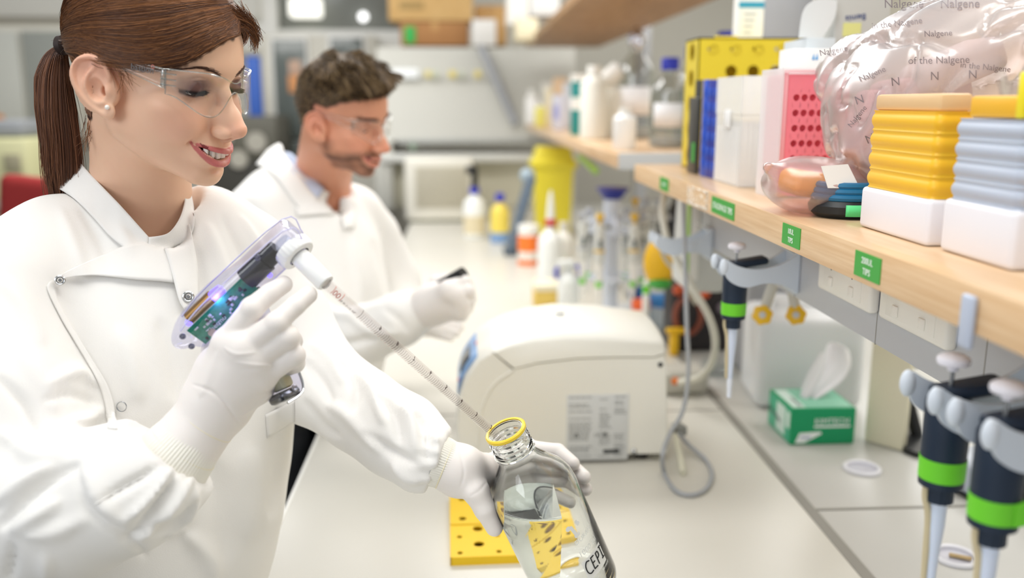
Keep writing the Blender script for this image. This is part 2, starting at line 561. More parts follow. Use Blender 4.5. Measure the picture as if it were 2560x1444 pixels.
def grommet(px, py, label, tilt=0.0):
    c = WZ(px, py, BT)
    g = thing('cable_grommet', label, 'cable grommet', c)
    obj('ring', MB().lathe([(0.026, -0.002), (0.026, 0.004), (0.030, 0.006), (0.033, 0.004), (0.0335, 0.0)], n=40), mat('grommet_white', 'e9e9ee', 0.35), g)
    obj('liner', MB().lathe([(0.0262, -0.0005), (0.0001, 0.0012)], n=40), mat('grommet_inner', 'c2c2cc', 0.4), g)
    return g
grommet(2155, 1172, 'white round cable grommet in the worktop in front of the tissue box')
g2 = grommet(2388, 1392, 'white round cable grommet below the hanging dark pipettes, cable end inside')
obj('cable_end', MB().box((0.004, -0.006, 0.004), (0.03, 0.008, 0.004), 0.0015, R=rotz(-0.5)), mat('cable_tan', 'b39a6c', 0.6), g2)

# shelves: near bay
z1t = 1.4195; z1b = 1.385
ye = WX(1587, 410, SX)[1]
sh = thing('wooden_shelf', 'near light wood shelf with green labels on its front edge', 'shelf', (0.55, 1.0, z1b), group=None)
obj('board', MB().box2((SX + 0.0012, 0.20, z1b), (0.80, ye, z1t), 0.0012), M_wood, sh, world=True)
obj('edge_band', MB().box2((SX, 0.20, z1b), (SX + 0.0015, ye, z1t), 0.0004), M_woodedge, sh, world=True)
def shelf_label(px0, px1, py, txt, size, lab, rows=1):
    a = WX(px0, py, SX - 0.0006); b = WX(px1, py, SX - 0.0006)
    zc = (z1t + z1b) / 2
    o = thing('shelf_label', lab, 'label', (SX - 0.0008, (a[1] + b[1]) / 2, zc), group=None)
    h = 0.0235
    obj('tape', MB().box2((SX - 0.0010, b[1], zc - h / 2), (SX - 0.0001, a[1], zc + h / 2)), mat('label_green', '3fa53f', 0.45), o, world=True)
    lines = txt.split('\n')
    for i, t in enumerate(lines):
        dz = ((len(lines) - 1) / 2 - i) * size * 1.15
        mb = text_mb(t, size, (SX - 0.0013, (a[1] + b[1]) / 2, zc + dz - size * 0.35), (0, -1, 0), (0, 0, 1), 'CENTER', 0.0003, 0.0)
        if mb.n: obj('lettering', mb, mat('label_print', 'f4faf0', 0.5), o, world=True, smooth=0)
    return o
shelf_label(1650, 1671, 460, 'GLOVES', 0.0085, 'small green label at the far end of the near shelf edge')
shelf_label(1779, 1836, 520, 'STACKPACK TIPS', 0.0125, 'wide green label reading STACKPACK TIPS on the shelf edge')
shelf_label(1956, 2001, 585, '10UL\nTIPS', 0.0085, 'square green two-line label on the shelf edge, right of the widest label')
shelf_label(2137, 2203, 658, '200UL\nTIPS', 0.0085, 'blurred square green label nearest the camera on the shelf edge')
# torn rest of an old label
rng = random.Random(4)
mb = MB(); a = WX(1720, 500, SX); b = WX(1768, 510, SX)
for i in range(190):
    t = rng.random(); e = rng.random()
    if e < 0.62:
        s_ = rng.choice([0, 1, 2, 3]); u = rng.random()
        y, z = [(a[1], u), (b[1], u), (a[1] + (b[1] - a[1]) * u, 0), (a[1] + (b[1] - a[1]) * u, 1)][s_]
    else: y, z = a[1] + (b[1] - a[1]) * rng.random(), rng.random() ** 2
    zz = z1b + 0.004 + z * 0.027
    mb.box((SX - 0.0005, y + rng.uniform(-.0010, .0010), zz), (0.0008, rng.uniform(.0010, .0055), rng.uniform(.0008, .0030)), R=rotx(rng.uniform(-.6, .6)))
setp(obj('torn_label_residue', mb, mat('residue', 'fffaf0', 0.8), None), 'whitish rest of a torn-off label on the shelf edge, left of the STACKPACK label', 'label residue')

# far bay shelves (three levels) with brackets
yfar0 = WX(1542, 386, SX)[1]; yfar1 = 5.38
zf = float(WX(1542, 386, SX)[2])
def far_shelf(ztop, lab, th=0.034, y0=None, m=None):
    y0 = yfar0 if y0 is None else y0
    o = thing('wooden_shelf', lab, 'shelf', (0.55, 3.9, ztop - th))
    obj('board', MB().box2((SX, y0, ztop - th), (0.80, yfar1, ztop), 0.001), m or M_wood, o, world=True)
    obj('end_bracket', MB().box2((SX + 0.004, y0 - 0.012, ztop - th - 0.002), (0.80, y0 - 0.0005, ztop + 0.004), 0.001), M_lgrey, o, world=True, label='light grey metal end bracket')
    return o
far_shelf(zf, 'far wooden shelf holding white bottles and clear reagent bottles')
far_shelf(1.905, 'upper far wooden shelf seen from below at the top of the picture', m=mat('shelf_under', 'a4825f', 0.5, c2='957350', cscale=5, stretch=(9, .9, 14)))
for i, y in enumerate((ye + 0.06, 4.2)):
    up = thing('shelf_upright', ['grey metal upright post between the near and far shelf bays', 'grey metal upright post deep among the far shelves'][i], 'post', (0.82, y, BT))
    obj('post', MB().box2((0.805, y - 0.03, BT), (0.865, y + 0.03, 2.2), 0.004), M_grey, up, world=True)
    obj('shelf_arm', MB().box2((0.50, y - 0.02, 1.36), (0.805, y + 0.02, 1.384), 0.002), M_grey, up, world=True)
c0 = WY(1908, 96, 2.02); c1 = WY(2046, 96, 2.02)
pn = obj('steel_column', MB().box2((c0[0], 2.02, BT), (c1[0], 2.15, 2.5), 0.008), mat('column_grey', 'b4b6bb', 0.45))
setp(pn, 'light grey square column behind the yellow rack and the cartons', 'column')

# service rail with sockets
RX = 0.48; rz0 = 1.272
rail = thing('service_rail', 'grey metal service rail below the near shelf carrying power sockets', 'rail', (RX, 1.0, rz0))
obj('channel', MB().box2((RX, 0.15, rz0), (RX + 0.075, 1.755, 1.3845), 0.002), mat('rail_grey', 'bcbec3', 0.4), rail, world=True)
for y in (WX(1985, 760, RX)[1], WX(2190, 830, RX)[1], WX(2452, 1000, RX)[1]):
    obj('panel_joint', MB().box2((RX - 0.0004, y - 0.0006, rz0), (RX + 0.001, y + 0.0006, 1.3845)), M_seam, rail, world=True)
M_sock = mat('socket_white', 'f1efe8', 0.35)
def socket(pxl, pxr, pyb, lab):
    a = WX(pxl, pyb, RX - 0.012); yb = a[1]; yr = WX(pxr, pyb, RX - 0.012)[1]
    zb = WX(pxl, pyb, RX - 0.012)[2]
    o = thing('power_socket', lab, 'power socket', (RX, (yb + yr) / 2, zb + 0.036), group=None)
    yc = (yb + yr) / 2; w = abs(yb - yr); zc = zb + 0.037
    obj('face_plate', MB().box2((RX - 0.014, yr, zb), (RX - 0.0002, yb, zb + 0.074), 0.005, 3), M_sock, o, world=True)
    obj('raised_panel', MB().box2((RX - 0.0152, yr + w * .14, zb + 0.008), (RX - 0.0138, yb - w * .14, zb + 0.066), 0.0006), M_sock, o, world=True)
    for s in (-1, 1):
        ys = yc + s * w * 0.2
        sw = obj('switch', MB().box2((RX - 0.0175, ys - 0.006, zc - 0.026), (RX - 0.0150, ys + 0.006, zc - 0.014), 0.001), M_sock, o, world=True)
        m2 = MB()
        for (dy, dz, rot, L) in ((-0.0065, 0.013, 0.5, 0.007), (0.0065, 0.013, -0.5, 0.007), (0, -0.001, 0, 0.008)):
            m2.box((RX - 0.01545, ys + dy, zc + dz), (0.0006, 0.0016, L), 0, R=rotx(rot))
        obj('socket_slots', m2, mat('slot_dark', '3a3a38', 0.6), o, world=True)
    return o
socket(2045, 2180, 718, 'white double wall socket on the rail right of the single hanging pipette')
socket(2197, 2374, 792, 'white double wall socket on the rail nearer the camera')

# ------------------------------------------------------------------ background room
wn = thing('window_1', None, None, (0, 0, 0)); wn['kind'] = 'structure'
obj('frame', WYb(630, 118, 1010, 78, 7.05, 0.1).bm(bmesh.new()) if False else WYb(640, 75, 1010, 125, 7.05, 0.1), M_white, wn)
obj('glass', WYb(668, -200, 1010, 78, 7.12, 0.02), mat('window_glass_grey', '83857f', 0.15), wn)
obj('frame_post', WYb(634, -300, 672, 520, 7.0, 0.1), M_white, wn)
tr = WYb(500, 118, 1012, 135, 6.95, 0.08); struct('trim_1', tr, M_cream)
struct('trim_2', WYb(-200, -60, 640, 42, 6.9, 0.2), mat('bulkhead', 'e4e2da', 0.6))
struct('trim_3', WYb(-200, 46, 175, 60, 6.85, 0.2), mat('bulkhead_edge', 'a19b8c', 0.6))

lf = thing('window_reflection', 'bright blurred ceiling light reflected in the window above the man, far back', 'reflection', WY(755, 18, 7.1))  # reflection of a ceiling light in the window, drawn as a glowing box
obj('housing', WYb(722, -6, 800, 42, 6.99, 0.12, 0.02), mat('reflection_glow', 'f4f3ea', 0.5, emit=1.0), lf, world=True)  # glowing box for the reflected ceiling light, not a lamp housing
sp = WY(908, 42, 7.09); dl = obj('lamp_reflection', MB().ball(sp, 0.034), mat('reflection_spot', 'ffffff', 0.5, emit=1.6))  # lamp's reflection on the window glass, drawn as a glowing ball
setp(dl, 'small round reflected light spot in the window above the man near the cardboard boxes', 'reflection')

fr = thing('storage_cabinet', 'tall white cabinet with dark glass doors behind the man', 'cabinet', (WY(725, 400, 6.6)[0], 6.6, 0))
ca = WY(672, 500, 6.6); cb = WY(950, 500, 6.6)
obj('body', MB().box2((ca[0], 6.62, 0), (cb[0], 7.0, WY(700, 86, 6.6)[2]), 0.01), M_cream, fr, world=True)
for (p0, p1, q0, q1, lb) in ((694, 762, 100, 345, None), (694, 762, 352, 560, None), (830, 905, 95, 200, None)):
    d = obj('door', WYb(p0 - 8, q0 - 8, p1 + 8, q1 + 8, 6.59, 0.03), M_white, fr, world=True)
    obj('pane', WYb(p0, q0, p1, q1, 6.575, 0.02), mat('cab_glass', '6d7470', 0.15), d, world=True)
o = obj('paper_notice', WYb(722, 188, 752, 232, 6.56, 0.008), mat('note_orange', 'e8a46c', 0.7)); setp(o, 'orange paper notice on the cabinet glass left of the man', 'notice')
o = obj('paper_notice', WYb(722, 150, 752, 186, 6.56, 0.008), mat('note_pale', 'd9b7a0', 0.7)); setp(o, 'pale pink paper notice above the orange one on the cabinet glass', 'notice')
o = obj('hanging_apron', WYb(768, 360, 792, 620, 6.5, 0.05, 0.02), mat('maroon', '5e3436', 0.8)); setp(o, 'dark maroon garment hanging beside the cabinet behind the man', 'garment')
o = obj('blue_folder', WYb(622, 140, 648, 291, 6.15, 0.06, 0.01), mat('folder_blue', '3c63b8', 0.6)); setp(o, 'small blue folder far behind, beside the woman\'s forehead', 'folder')

eq = thing('equipment_rack', 'dark blurred equipment rack with round dials between the two people', 'equipment', WY(600, 500, 6.0))
obj('housing', WYb(540, 290, 690, 400, 6.0, 0.5, 0.02), mat('rack_olive', '5c5a50', 0.5), eq, world=True)
for (x, y, r) in ((640, 355, 24), (596, 398, 22), (560, 345, 18)):
    c = WY(x, y, 5.98); obj('dial', MB().cyl(c, c + V(0, 0.03, 0), r * 6.0 / F, 24), mat('dial_grey', 'a7a398', 0.3), eq, world=True)
_a = WY(520, 640, 6.0); _b2 = WY(700, 400, 6.0)
obj('lower_shelf', MB().box2((_a[0], 6.0, 0), (_b2[0], 6.5, _b2[2]), .01), mat('rack_dark', '34322c', 0.6), eq, world=True)
sc2 = thing('side_counter', 'grey side counter far left behind the woman', 'counter', (-2.6, 5.2, 0))
obj('counter_top', MB().box2((-4.6, 4.7, 0.9), (-1.45, 5.9, 0.94), 0.004), mat('counter_grey', 'b8b5a6', 0.5), sc2, world=True)
obj('base_cabinet', MB().box2((-4.6, 4.75, 0.0), (-1.5, 5.9, 0.9), 0.004), mat('counter_base', 'c9c5b8', 0.6), sc2, world=True)
an = thing('bench_analyser', 'pale green-cream boxy machine at the left edge behind the ponytail', 'machine', WY(20, 480, 4.9))
obj('housing', WYb(-120, 345, 62, 500, 4.9, 0.4, 0.03), mat('analyser_cream', 'c6c49a', 0.5), an, world=True)
obj('screen', WYb(12, 385, 48, 430, 4.885, 0.03, 0.003), mat('analyser_screen', '9b957c', 0.4), an, world=True)
obj('lid', WYb(-120, 300, 50, 342, 4.95, 0.3, 0.02), mat('analyser_grey', '8f9296', 0.5), an, world=True)
ch = thing('office_chair', 'dark red office chair back showing beside the ponytail', 'chair', (WY(75, 500, 3.0)[0], 3.0, 0))
s_ = SDF(WY(-40, 700, 3.0) - V(.1, .2, .1), WY(190, 440, 3.0) + V(.1, .2, .1), 0.01)
s_.rbox(WY(90, 560, 3.0), (0.115, 0.03, 0.16), 0.03, R=roty(0.12))
P_, F_ = s_.net(); bk = np_mesh('backrest', relax(P_, F_, 2), F_); obj('backrest', bk, mat('chair_red', '93211f', 0.7), ch, world=True)
cx = WY(75, 500, 3.0)[0]
obj('seat', MB().box((cx + 0.05, 2.8, 0.62), (0.42, 0.42, 0.07), 0.03, 3), mat('chair_red'), ch, world=True)
obj('back_stem', MB().tube([(cx + 0.03, 3.04, 1.0), (cx + 0.03, 3.06, 0.8), (cx + .04, 2.95, 0.6)], 0.018), M_black, ch, world=True)
obj('gas_lift', MB().cyl((cx + .05, 2.8, 0.08), (cx + .05, 2.8, 0.6), 0.025), M_steel, ch, world=True)
for k in range(5):
    a = k * 2 * PI / 5
    obj('base_arm', MB().tube([(cx + .05, 2.8, 0.09), (cx + .05 + .26 * math.cos(a), 2.8 + .26 * math.sin(a), 0.05)], 0.018, sub=1), M_black, ch, world=True)
    obj('castor', MB().cyl((cx + .05 + .26 * math.cos(a), 2.79 + .26 * math.sin(a), 0.025), (cx + .05 + .26 * math.cos(a), 2.81 + .26 * math.sin(a), 0.025), 0.025), M_black, ch, world=True)
lc = thing('wall_cupboard', 'cream wall cupboard with grey glass doors behind the ponytail', 'cupboard', WY(90, 330, 6.5))
obj('carcass', WYb(-150, 62, 176, 345, 6.52, 0.35, 0.01), M_cream, lc, world=True)
obj('door', WYb(78, 78, 168, 330, 6.49, 0.03), mat('cup_glass', '9fa29c', 0.2), lc, world=True)
obj('door', WYb(-60, 78, 40, 330, 6.49, 0.03), mat('cup_glass2', 'cfd0c8', 0.2), lc, world=True)
o = obj('orange_jar', MB().lathe([(0.02, 0), (0.025, 0.01), (0.025, 0.06), (0.015, 0.07), (0.001, .07)], WY(2, 312, 6.2), n=16), mat('jar_orange', 'd98a3a', 0.5)); setp(o, 'tiny orange jar at the left picture edge behind the woman', 'jar')

# fume cabinet at the end of the bench
HY = 5.45
hd = thing('safety_cabinet', 'large white biosafety cabinet at the far end of the bench', 'cabinet', (WY(1120, 400, HY)[0], HY, 0.9))
hl = WY(944, 400, HY)[0]; hr = WY(1300, 400, HY)[0] + 0.35
zt = WY(1000, 114, HY)[2]; zm = WY(1000, 352, HY)[2]; zb = WY(1000, 392, HY)[2]
m = MB().prism([(hl, HY + 0.02, zm), (hl, HY + 0.16, zt), (hl, HY + 0.8, zt), (hl, HY + 0.8, zm)], (hr - hl, 0, 0))
obj('hood_body', m, mat('hood_paint', 'c3c2ba', 0.4), hd, world=True, smooth=0)
obj('sash_handle', MB().box2((hl + 0.12, HY - 0.01, zm - 0.02), (hr, HY + 0.03, zm + 0.012), 0.008), mat('handle_grey', 'a8aaa6', 0.3), hd, world=True)
obj('lower_lip', MB().box2((hl + 0.02, HY - 0.05, zb - 0.03), (hr, HY + 0.5, zb + 0.02), 0.01), mat('lip_grey', 'dadad4', 0.4), hd, world=True)
obj('side_column', MB().box2((hl - 0.02, HY - 0.02, 0.9015), (hl + 0.09, HY + 0.8, zm), 0.01), mat('hood_paint'), hd, world=True)
obj('front_panel', MB().box2((hl + 0.05, HY + 0.12, 0.9015), (hr, HY + 0.8, zb), 0.01), mat('hood_cream', 'd6d2bf', 0.5), hd, world=True)
pts = [WY(1203, 118, HY + 0.1), WY(1240, 200, HY + 0.02), WY(1290, 310, HY - 0.06)]
obj('sash_strut', MB().tube(pts, 0.028, 8, sub=3), M_grey, hd, world=True, label='diagonal grey sash arm')
obj('status_strip', MB().box2((WY(978, 190, HY)[0], HY + 0.07, WY(1000, 196, HY + .07)[2]), (WY(1045, 190, HY)[0], HY + 0.085, WY(1000, 172, HY + .07)[2]), 0.003), mat('strip_white', 'f2f6f8', 0.4), hd, world=True)
for (x0, x1, c) in ((1062, 1078, 'dccf8a'), (1082, 1096, 'c3c9b4'), (1122, 1140, 'e0cf7a'), (1146, 1162, 'c4c9b8'), (1186, 1202, 'e0cf7a')):
    a = WY(x0, 194, HY + .06); b = WY(x1, 176, HY + .06)
    obj('indicator', MB().box2((a[0], HY + .068, a[2]), (b[0], HY + .084, b[2]), 0.002), mat('ind_' + c, c, 0.5), hd, world=True)
c = WY(1032, 366, HY - 0.02); obj('lock_knob', MB().cyl(c, c + V(0, .04, 0), 0.022), mat('knob_green', '93a591', 0.5), hd, world=True)

# perforated machine in front of it
dv = thing('perforated_heater', 'cream benchtop unit with a perforated metal front grille at the bench end', 'machine', WZ(1097, 556, BT))
DY = WZ(1097, 556, BT)[1]
a = WY(1014, 556, DY); b = WY(1182, 396, DY)
obj('housing', MB().box2((a[0], DY, BT + 0.012), (b[0], DY + 0.3, b[2]), 0.018, 3), mat('heater_cream', 'dedbd0', 0.4), dv, world=True)
a2 = WY(1040, 520, DY); b2 = WY(1172, 416, DY)
obj('grille', MB().box2((a2[0], DY - 0.006, a2[2]), (b2[0], DY + 0.01, b2[2]), 0.003), mat('grille_tan', 'c9c3b0', 0.4), dv, world=True)
m = MB(); nx, nz = 22, 17
for j in range(nz):
    for i in range(nx):
        u = (i + (0.5 if j % 2 else 0) + 0.4) / (nx + 0.3); v = (j + 0.5) / nz
        m.cyl((a2[0] + (b2[0] - a2[0]) * u, DY - 0.0066, a2[2] + (b2[2] - a2[2]) * v), (a2[0] + (b2[0] - a2[0]) * u, DY - 0.005, a2[2] + (b2[2] - a2[2]) * v), 0.0042, 6)
obj('grille_holes', m, mat('hole_dark', '6f6b60', 0.7), dv, world=True, smooth=0)
obj('foot', MB().box2((a[0] + 0.02, DY + 0.02, BT), (b[0] - 0.02, DY + 0.28, BT + 0.014), 0.002), mat('foot_olive', '8d9180', 0.6), dv, world=True)

# cardboard boxes on the cabinet
M_card = mat('cardboard', 'd0ac74', 0.85, c2='c9a36a', cscale=10)
M_card2 = mat('cardboard_dark', 'a97b4e', 0.85, c2='a07247', cscale=10)
zs = zt
def carton(p0, p1, q0, q1, Y, lab, m_, grp='cardboard boxes on the cabinet'):
    a = WY(p0, q1, Y); b = WY(p1, q0, Y)
    o = thing('cardboard_box', lab, 'cardboard box', ((a[0] + b[0]) / 2, Y, a[2]), group=None)
    obj('carton', MB().box2((a[0], Y, a[2]), (b[0], Y + 0.35, b[2]), 0.004), m_, o, world=True)
    obj('packing_tape', MB().box2(((a[0] + b[0]) / 2 - 0.02, Y - 0.0006, b[2] - 0.05), ((a[0] + b[0]) / 2 + 0.02, Y + 0.3505, b[2] + 0.0008)), mat('tape_tan', 'bd9258', 0.5), o, world=True)
    return o
carton(1002, 1172, 54, 114, HY + 0.2, 'brown cardboard box with a green sticker on the cabinet top', M_card2)
b1 = carton(972, 1182, -60, 51, HY + 0.19, 'larger tan cardboard box with dark print, stacked on another box', M_card)
tm = text_mb('Xtreme', 0.06, WY(1000, 18, HY + 0.185), (1, 0, 0), (0, 0, 1), thick=0.001)
obj('box_print', text_mb('Alconox', 0.06, WY(996, 20, HY + 0.186), (1, 0, 0), (0, 0, 1), thick=0.001), mat('print_brown', '8f7346', 0.8), b1, world=True, smooth=0) if False else None
obj('box_print', MB().box2(WY(998, 22, HY + 0.186), WY(1058, 4, HY + 0.188)), mat('print_brown', 'a58a58', 0.8), b1, world=True, smooth=0)
carton(1188, 1266, 14, 112, HY + 0.3, 'tan cardboard box behind the white sheet on the cabinet top', mat('cardboard_mid', 'c89e66', 0.85))
o = obj('green_sticker', WYb(1012, 66, 1038, 108, HY + 0.193, 0.004), mat('sticker_green', '35a84e', 0.6)); setp(o, 'green sticker on the lower brown cardboard box', 'sticker')
o = obj('white_sheet', WYb(1180, 48, 1240, 114, HY + 0.14, 0.03), mat('sheet_white', 'e2e0dc', 0.6)); setp(o, 'white paper packet leaning before the tan box on the cabinet', 'paper packet')

# ================================================================== people: heads
def head_frame(psi, p, ro, px, py, z):
    psi, p, ro = math.radians(psi), math.radians(p), math.radians(ro)
    fh = np.array([_f[0], _f[1], 0]); fh /= np.linalg.norm(fh); up = V(0, 0, 1)
    fwd = math.cos(psi) * _r - math.sin(psi) * fh; left = np.cross(up, fwd)
    fw2 = math.cos(p) * fwd - math.sin(p) * up; up2 = np.cross(fw2, left)
    l3 = math.cos(ro) * left + math.sin(ro) * up2
    return np.column_stack([fw2, l3, np.cross(fw2, l3)]), W(px, py, z)

cm = 0.01
def c3(*a): return np.array(a, float) * cm

EAR_T = 0.30
def ear_pt(x, z, y, s=1.0):
    c, s_ = math.cos(EAR_T), math.sin(EAR_T)
    return c3(0.35 + (c * x - s_ * z) * .95, s * y, -1.85 + (s_ * x + c * z) * .95)

LIPU = [tuple(q) for q in spline([(7.55, 3.05, -5.95), (8.75, 2.0, -6.45), (9.55, .95, -6.72), (9.85, .35, -6.76), (9.84, 0, -6.84)], 4)]
LIPL = [tuple(q) for q in spline([(7.55, 3.05, -6.05), (8.45, 2.1, -7.2), (9.15, 1.0, -8.08), (9.35, 0, -8.3)], 4)]
def lip_open(X, Y, Z, gap=0.33, w=2.75, zc=-7.42):
    a = np.abs(Y) / cm
    z0 = zc + 0.155 * a * a
    h = gap * (1 - (a / w) ** 2)
    return np.maximum(np.abs(Z / cm - z0) - h, (8.0 - 0.13 * a * a) - X / cm) * cm

def build_head(name, R, O, neck, male=False, h=0.0011, smile=True, lo=None, hi=None):
    """neck: list of (world point, radius) from skull base downwards. Returns mesh object data in WORLD coordinates."""
    RT = R.T
    L = lambda p: RT @ (np.asarray(p) - O)
    nk = [(L(p), r) for p, r in neck]
    lo_ = np.minimum(c3(-11, -9, -12.5), np.min([p - r * 1.1 for p, r in nk], 0)) if lo is None else lo
    hi_ = np.maximum(c3(12.8, 9, 12.8), np.max([p + r * 1.1 for p, r in nk], 0)) if hi is None else hi
    S = SDF(lo_, hi_, h)
    g = 1.05 if male else 1.0
    S.ell(c3(-0.6, 0, 3.2), c3(9.1, 7.1, 8.2))
    S.ell(c3(2.9, 0, 3.0), c3(6.6, 6.2, 6.6), k=.015)
    S.ell(c3(3.3, 0, -3.3), c3(5.0, 5.7, 6.6), k=.015)
    for s in (1, -1):
        S.cone(c3(0.6, s * 4.9 * g, -5.6), c3(7.0, s * 1.4 * g, -9.5), .0145, .0125 * g, k=.022)
        S.ell(c3(5.6, s * 4.1, -2.5), c3(2.0, 2.0, 1.6), k=.022)
        S.ell(c3(6.4, s * 3.3, -4.2), c3(2.0, 2.0, 2.1), k=.02)
        S.ell(c3(2.6, s * 4.4, -4.4), c3(3.4, 1.5, 3.2), k=.02)
    S.ell(c3(2.9, 0, -7.3), c3(4.8, 4.0, 2.8), k=.02)
    S.ell(c3(7.6, 0, -9.85), c3(1.25 * g, 1.5 * g, 1.2 * g), k=.013)
    S.ell(c3(7.3, 0, -6.9), c3(2.35, 2.9, 2.2), k=.012)
    if male: S.ell(c3(7.4, 0, 1.9), c3(1.9, 4.3, .75), k=.010)
    else: S.ell(c3(7.0, 0, 1.7), c3(2.0, 4.0, 1.1), k=.02)
    # neck and shoulders below
    for i in range(len(nk) - 1):
        S.cone(nk[i][0], nk[i + 1][0], nk[i][1], nk[i + 1][1], k=.022)
    # eye sockets
    for s in (1, -1):
        S.ell(c3(9.2, s * 3.1, -0.3), c3(1.25, 1.7, 1.2), k=.015, op=-1)
    # nose
    S.chain([c3(8.0, 0, 1.2), c3(8.9, 0, -.9), c3(10.1, 0, -2.9), c3(11.0, 0, -4.15)], [.0060, .0060, .0070, .0092 if not male else .0095], k=.010)
    S.ell(c3(9.0, 0, -3.6), c3(1.9, 1.35, 1.6), k=.010)
    for s in (1, -1):
        S.ell(c3(9.75, s * 1.05, -4.7), c3(1.1, .62, .68), R=rotz(-s * .25), k=.006)
    S.chain([c3(10.7, 0, -4.75), c3(9.6, 0, -5.4)], [.0045, .005], k=.005)
    for s in (1, -1):
        S.ell(c3(10.15, s * .68, -5.3), c3(.62, .30, .36), k=.0015, op=-1)
    # lids over the eyeballs
    for s in (1, -1):
        S.ell(c3(6.85, s * 3.15, -0.25), c3(1.42, 1.62, 1.36), k=.005)
        fo = spline([c3(7.6, s * 1.6, .1), c3(8.2, s * 2.5, .62), c3(8.1, s * 3.6, .62), c3(6.9, s * 4.7, .1)], 4)
        S.chain(list(fo), list(np.interp(np.linspace(0, 1, len(fo)), [0, .3, .7, 1], [.0004, .0018, .0016, .0003])), k=.008, kk=.001)      # fold above the lid
    # lips
    for s in (1, -1):
        S.chain([c3(a, s * b, c) for a, b, c in LIPU], list(np.interp(np.linspace(0, 1, len(LIPU)), [0, .3, .6, .9, 1], [.0012, .0026, .0032, .0034, .0032])), k=.004, kk=.001)
        S.chain([c3(a, s * b, c) for a, b, c in LIPL], list(np.interp(np.linspace(0, 1, len(LIPL)), [0, .35, .7, 1], [.0010, .0027, .0038, .0042])), k=.004, kk=.001)
        S.ell(c3(7.75, s * 3.3, -6.0), c3(.5, .22, .35), k=.004, op=-1)
    gap = 0.42 if smile else 0.16
    S.fn(lambda X, Y, Z: lip_open(X, Y, Z, gap), c3(7, -2.6, -8), c3(11, 2.6, -6), k=.0012, op=-1)
    S.ell(c3(9.1, 0, -9.0), c3(.7, 1.4, .4), k=.006, op=-1)
    for s in (1, -1):
        S.chain([c3(9.75, s * 1.75, -4.5), c3(9.0, s * 2.55, -5.2), c3(8.2, s * 3.3, -6.0)], [.0008, .0012, .0008], k=.006, kk=.002, op=-1)
    # eye slits
    for s in (1, -1):
        S.fn(lambda X, Y, Z, s=s: np.maximum(np.abs(Z / cm + .92 - .10 * (Y * s / cm - 3.15) ** 2) - .15 * (1 - ((Y * s / cm - 3.15) / 1.35) ** 2), 7.0 - X / cm) * cm, c3(7, s * 3.15 - 1.5, -1.4), c3(9, s * 3.15 + 1.5, -.3), k=.0008, op=-1)
    # ears
    for s in (1, -1):
        E = lambda x, z, y: ear_pt(x, z, y, s)
        tilt = frame(V(1, s * -0.42, 0), V(0, s * 1, 0))
        c, s_ = math.cos(EAR_T), math.sin(EAR_T)
        Rt = np.array([[c, 0, -s_], [0, 1, 0], [s_, 0, c]])
        S.ell(E(-.95, .75, 7.75), c3(2.05, .30, 3.0), R=Rt @ rotz(-s * 0.42), k=.004)
        S.ell(E(-.4, -.1, 6.75), c3(1.35, .95, 1.7), R=Rt, k=.006)
        hx = [(.35, .15, 7.15), (.75, 1.3, 7.3), (.55, 2.6, 7.55), (-.45, 3.4, 7.9), (-1.7, 3.2, 8.35), (-2.55, 2.1, 8.65), (-2.55, .5, 8.6), (-1.9, -1.1, 8.2), (-1.1, -2.1, 7.75), (-.35, -2.7, 7.4)]
        hp = spline([E(*q) for q in hx], 4)
        S.chain(list(hp), list(np.interp(np.linspace(0, 1, len(hp)), [0, .1, .45, .8, 1], [.0018, .0026, .0031, .0027, .0040])), k=.0035, kk=.001)
        S.ell(E(-.15, -2.25, 7.35), c3(.75, .38, .75), R=Rt, k=.006)
        S.ell(E(-1.35, 2.0, 8.5), c3(.95, .42, 1.15), R=Rt @ rotz(-s * .42), k=.003, op=-1)      # scapha
        ah = spline([E(-.5, 2.3, 7.75), E(-1.3, 1.5, 8.15), E(-1.65, .4, 8.25), E(-1.35, -.7, 8.0), E(-.8, -1.3, 7.7)], 3)
        S.chain(list(ah), [.0022] * len(ah), k=.004, kk=.001)
        S.ell(E(-.6, .05, 8.1), c3(.85, .75, 1.2), R=Rt, k=.003, op=-1)                       # concha
        S.ell(E(-.15, -.15, 7.4), c3(.45, .9, .5), R=Rt, k=.002, op=-1)
        S.ell(E(.42, -.2, 7.35), c3(.35, .38, .6), R=Rt, k=.003)                               # tragus
        S.ell(E(-.55, -1.35, 7.65), c3(.5, .3, .3), R=Rt, k=.003)
    P, Fc = S.net()
    P = relax(P, Fc, 1, 0.4)
    return P, Fc

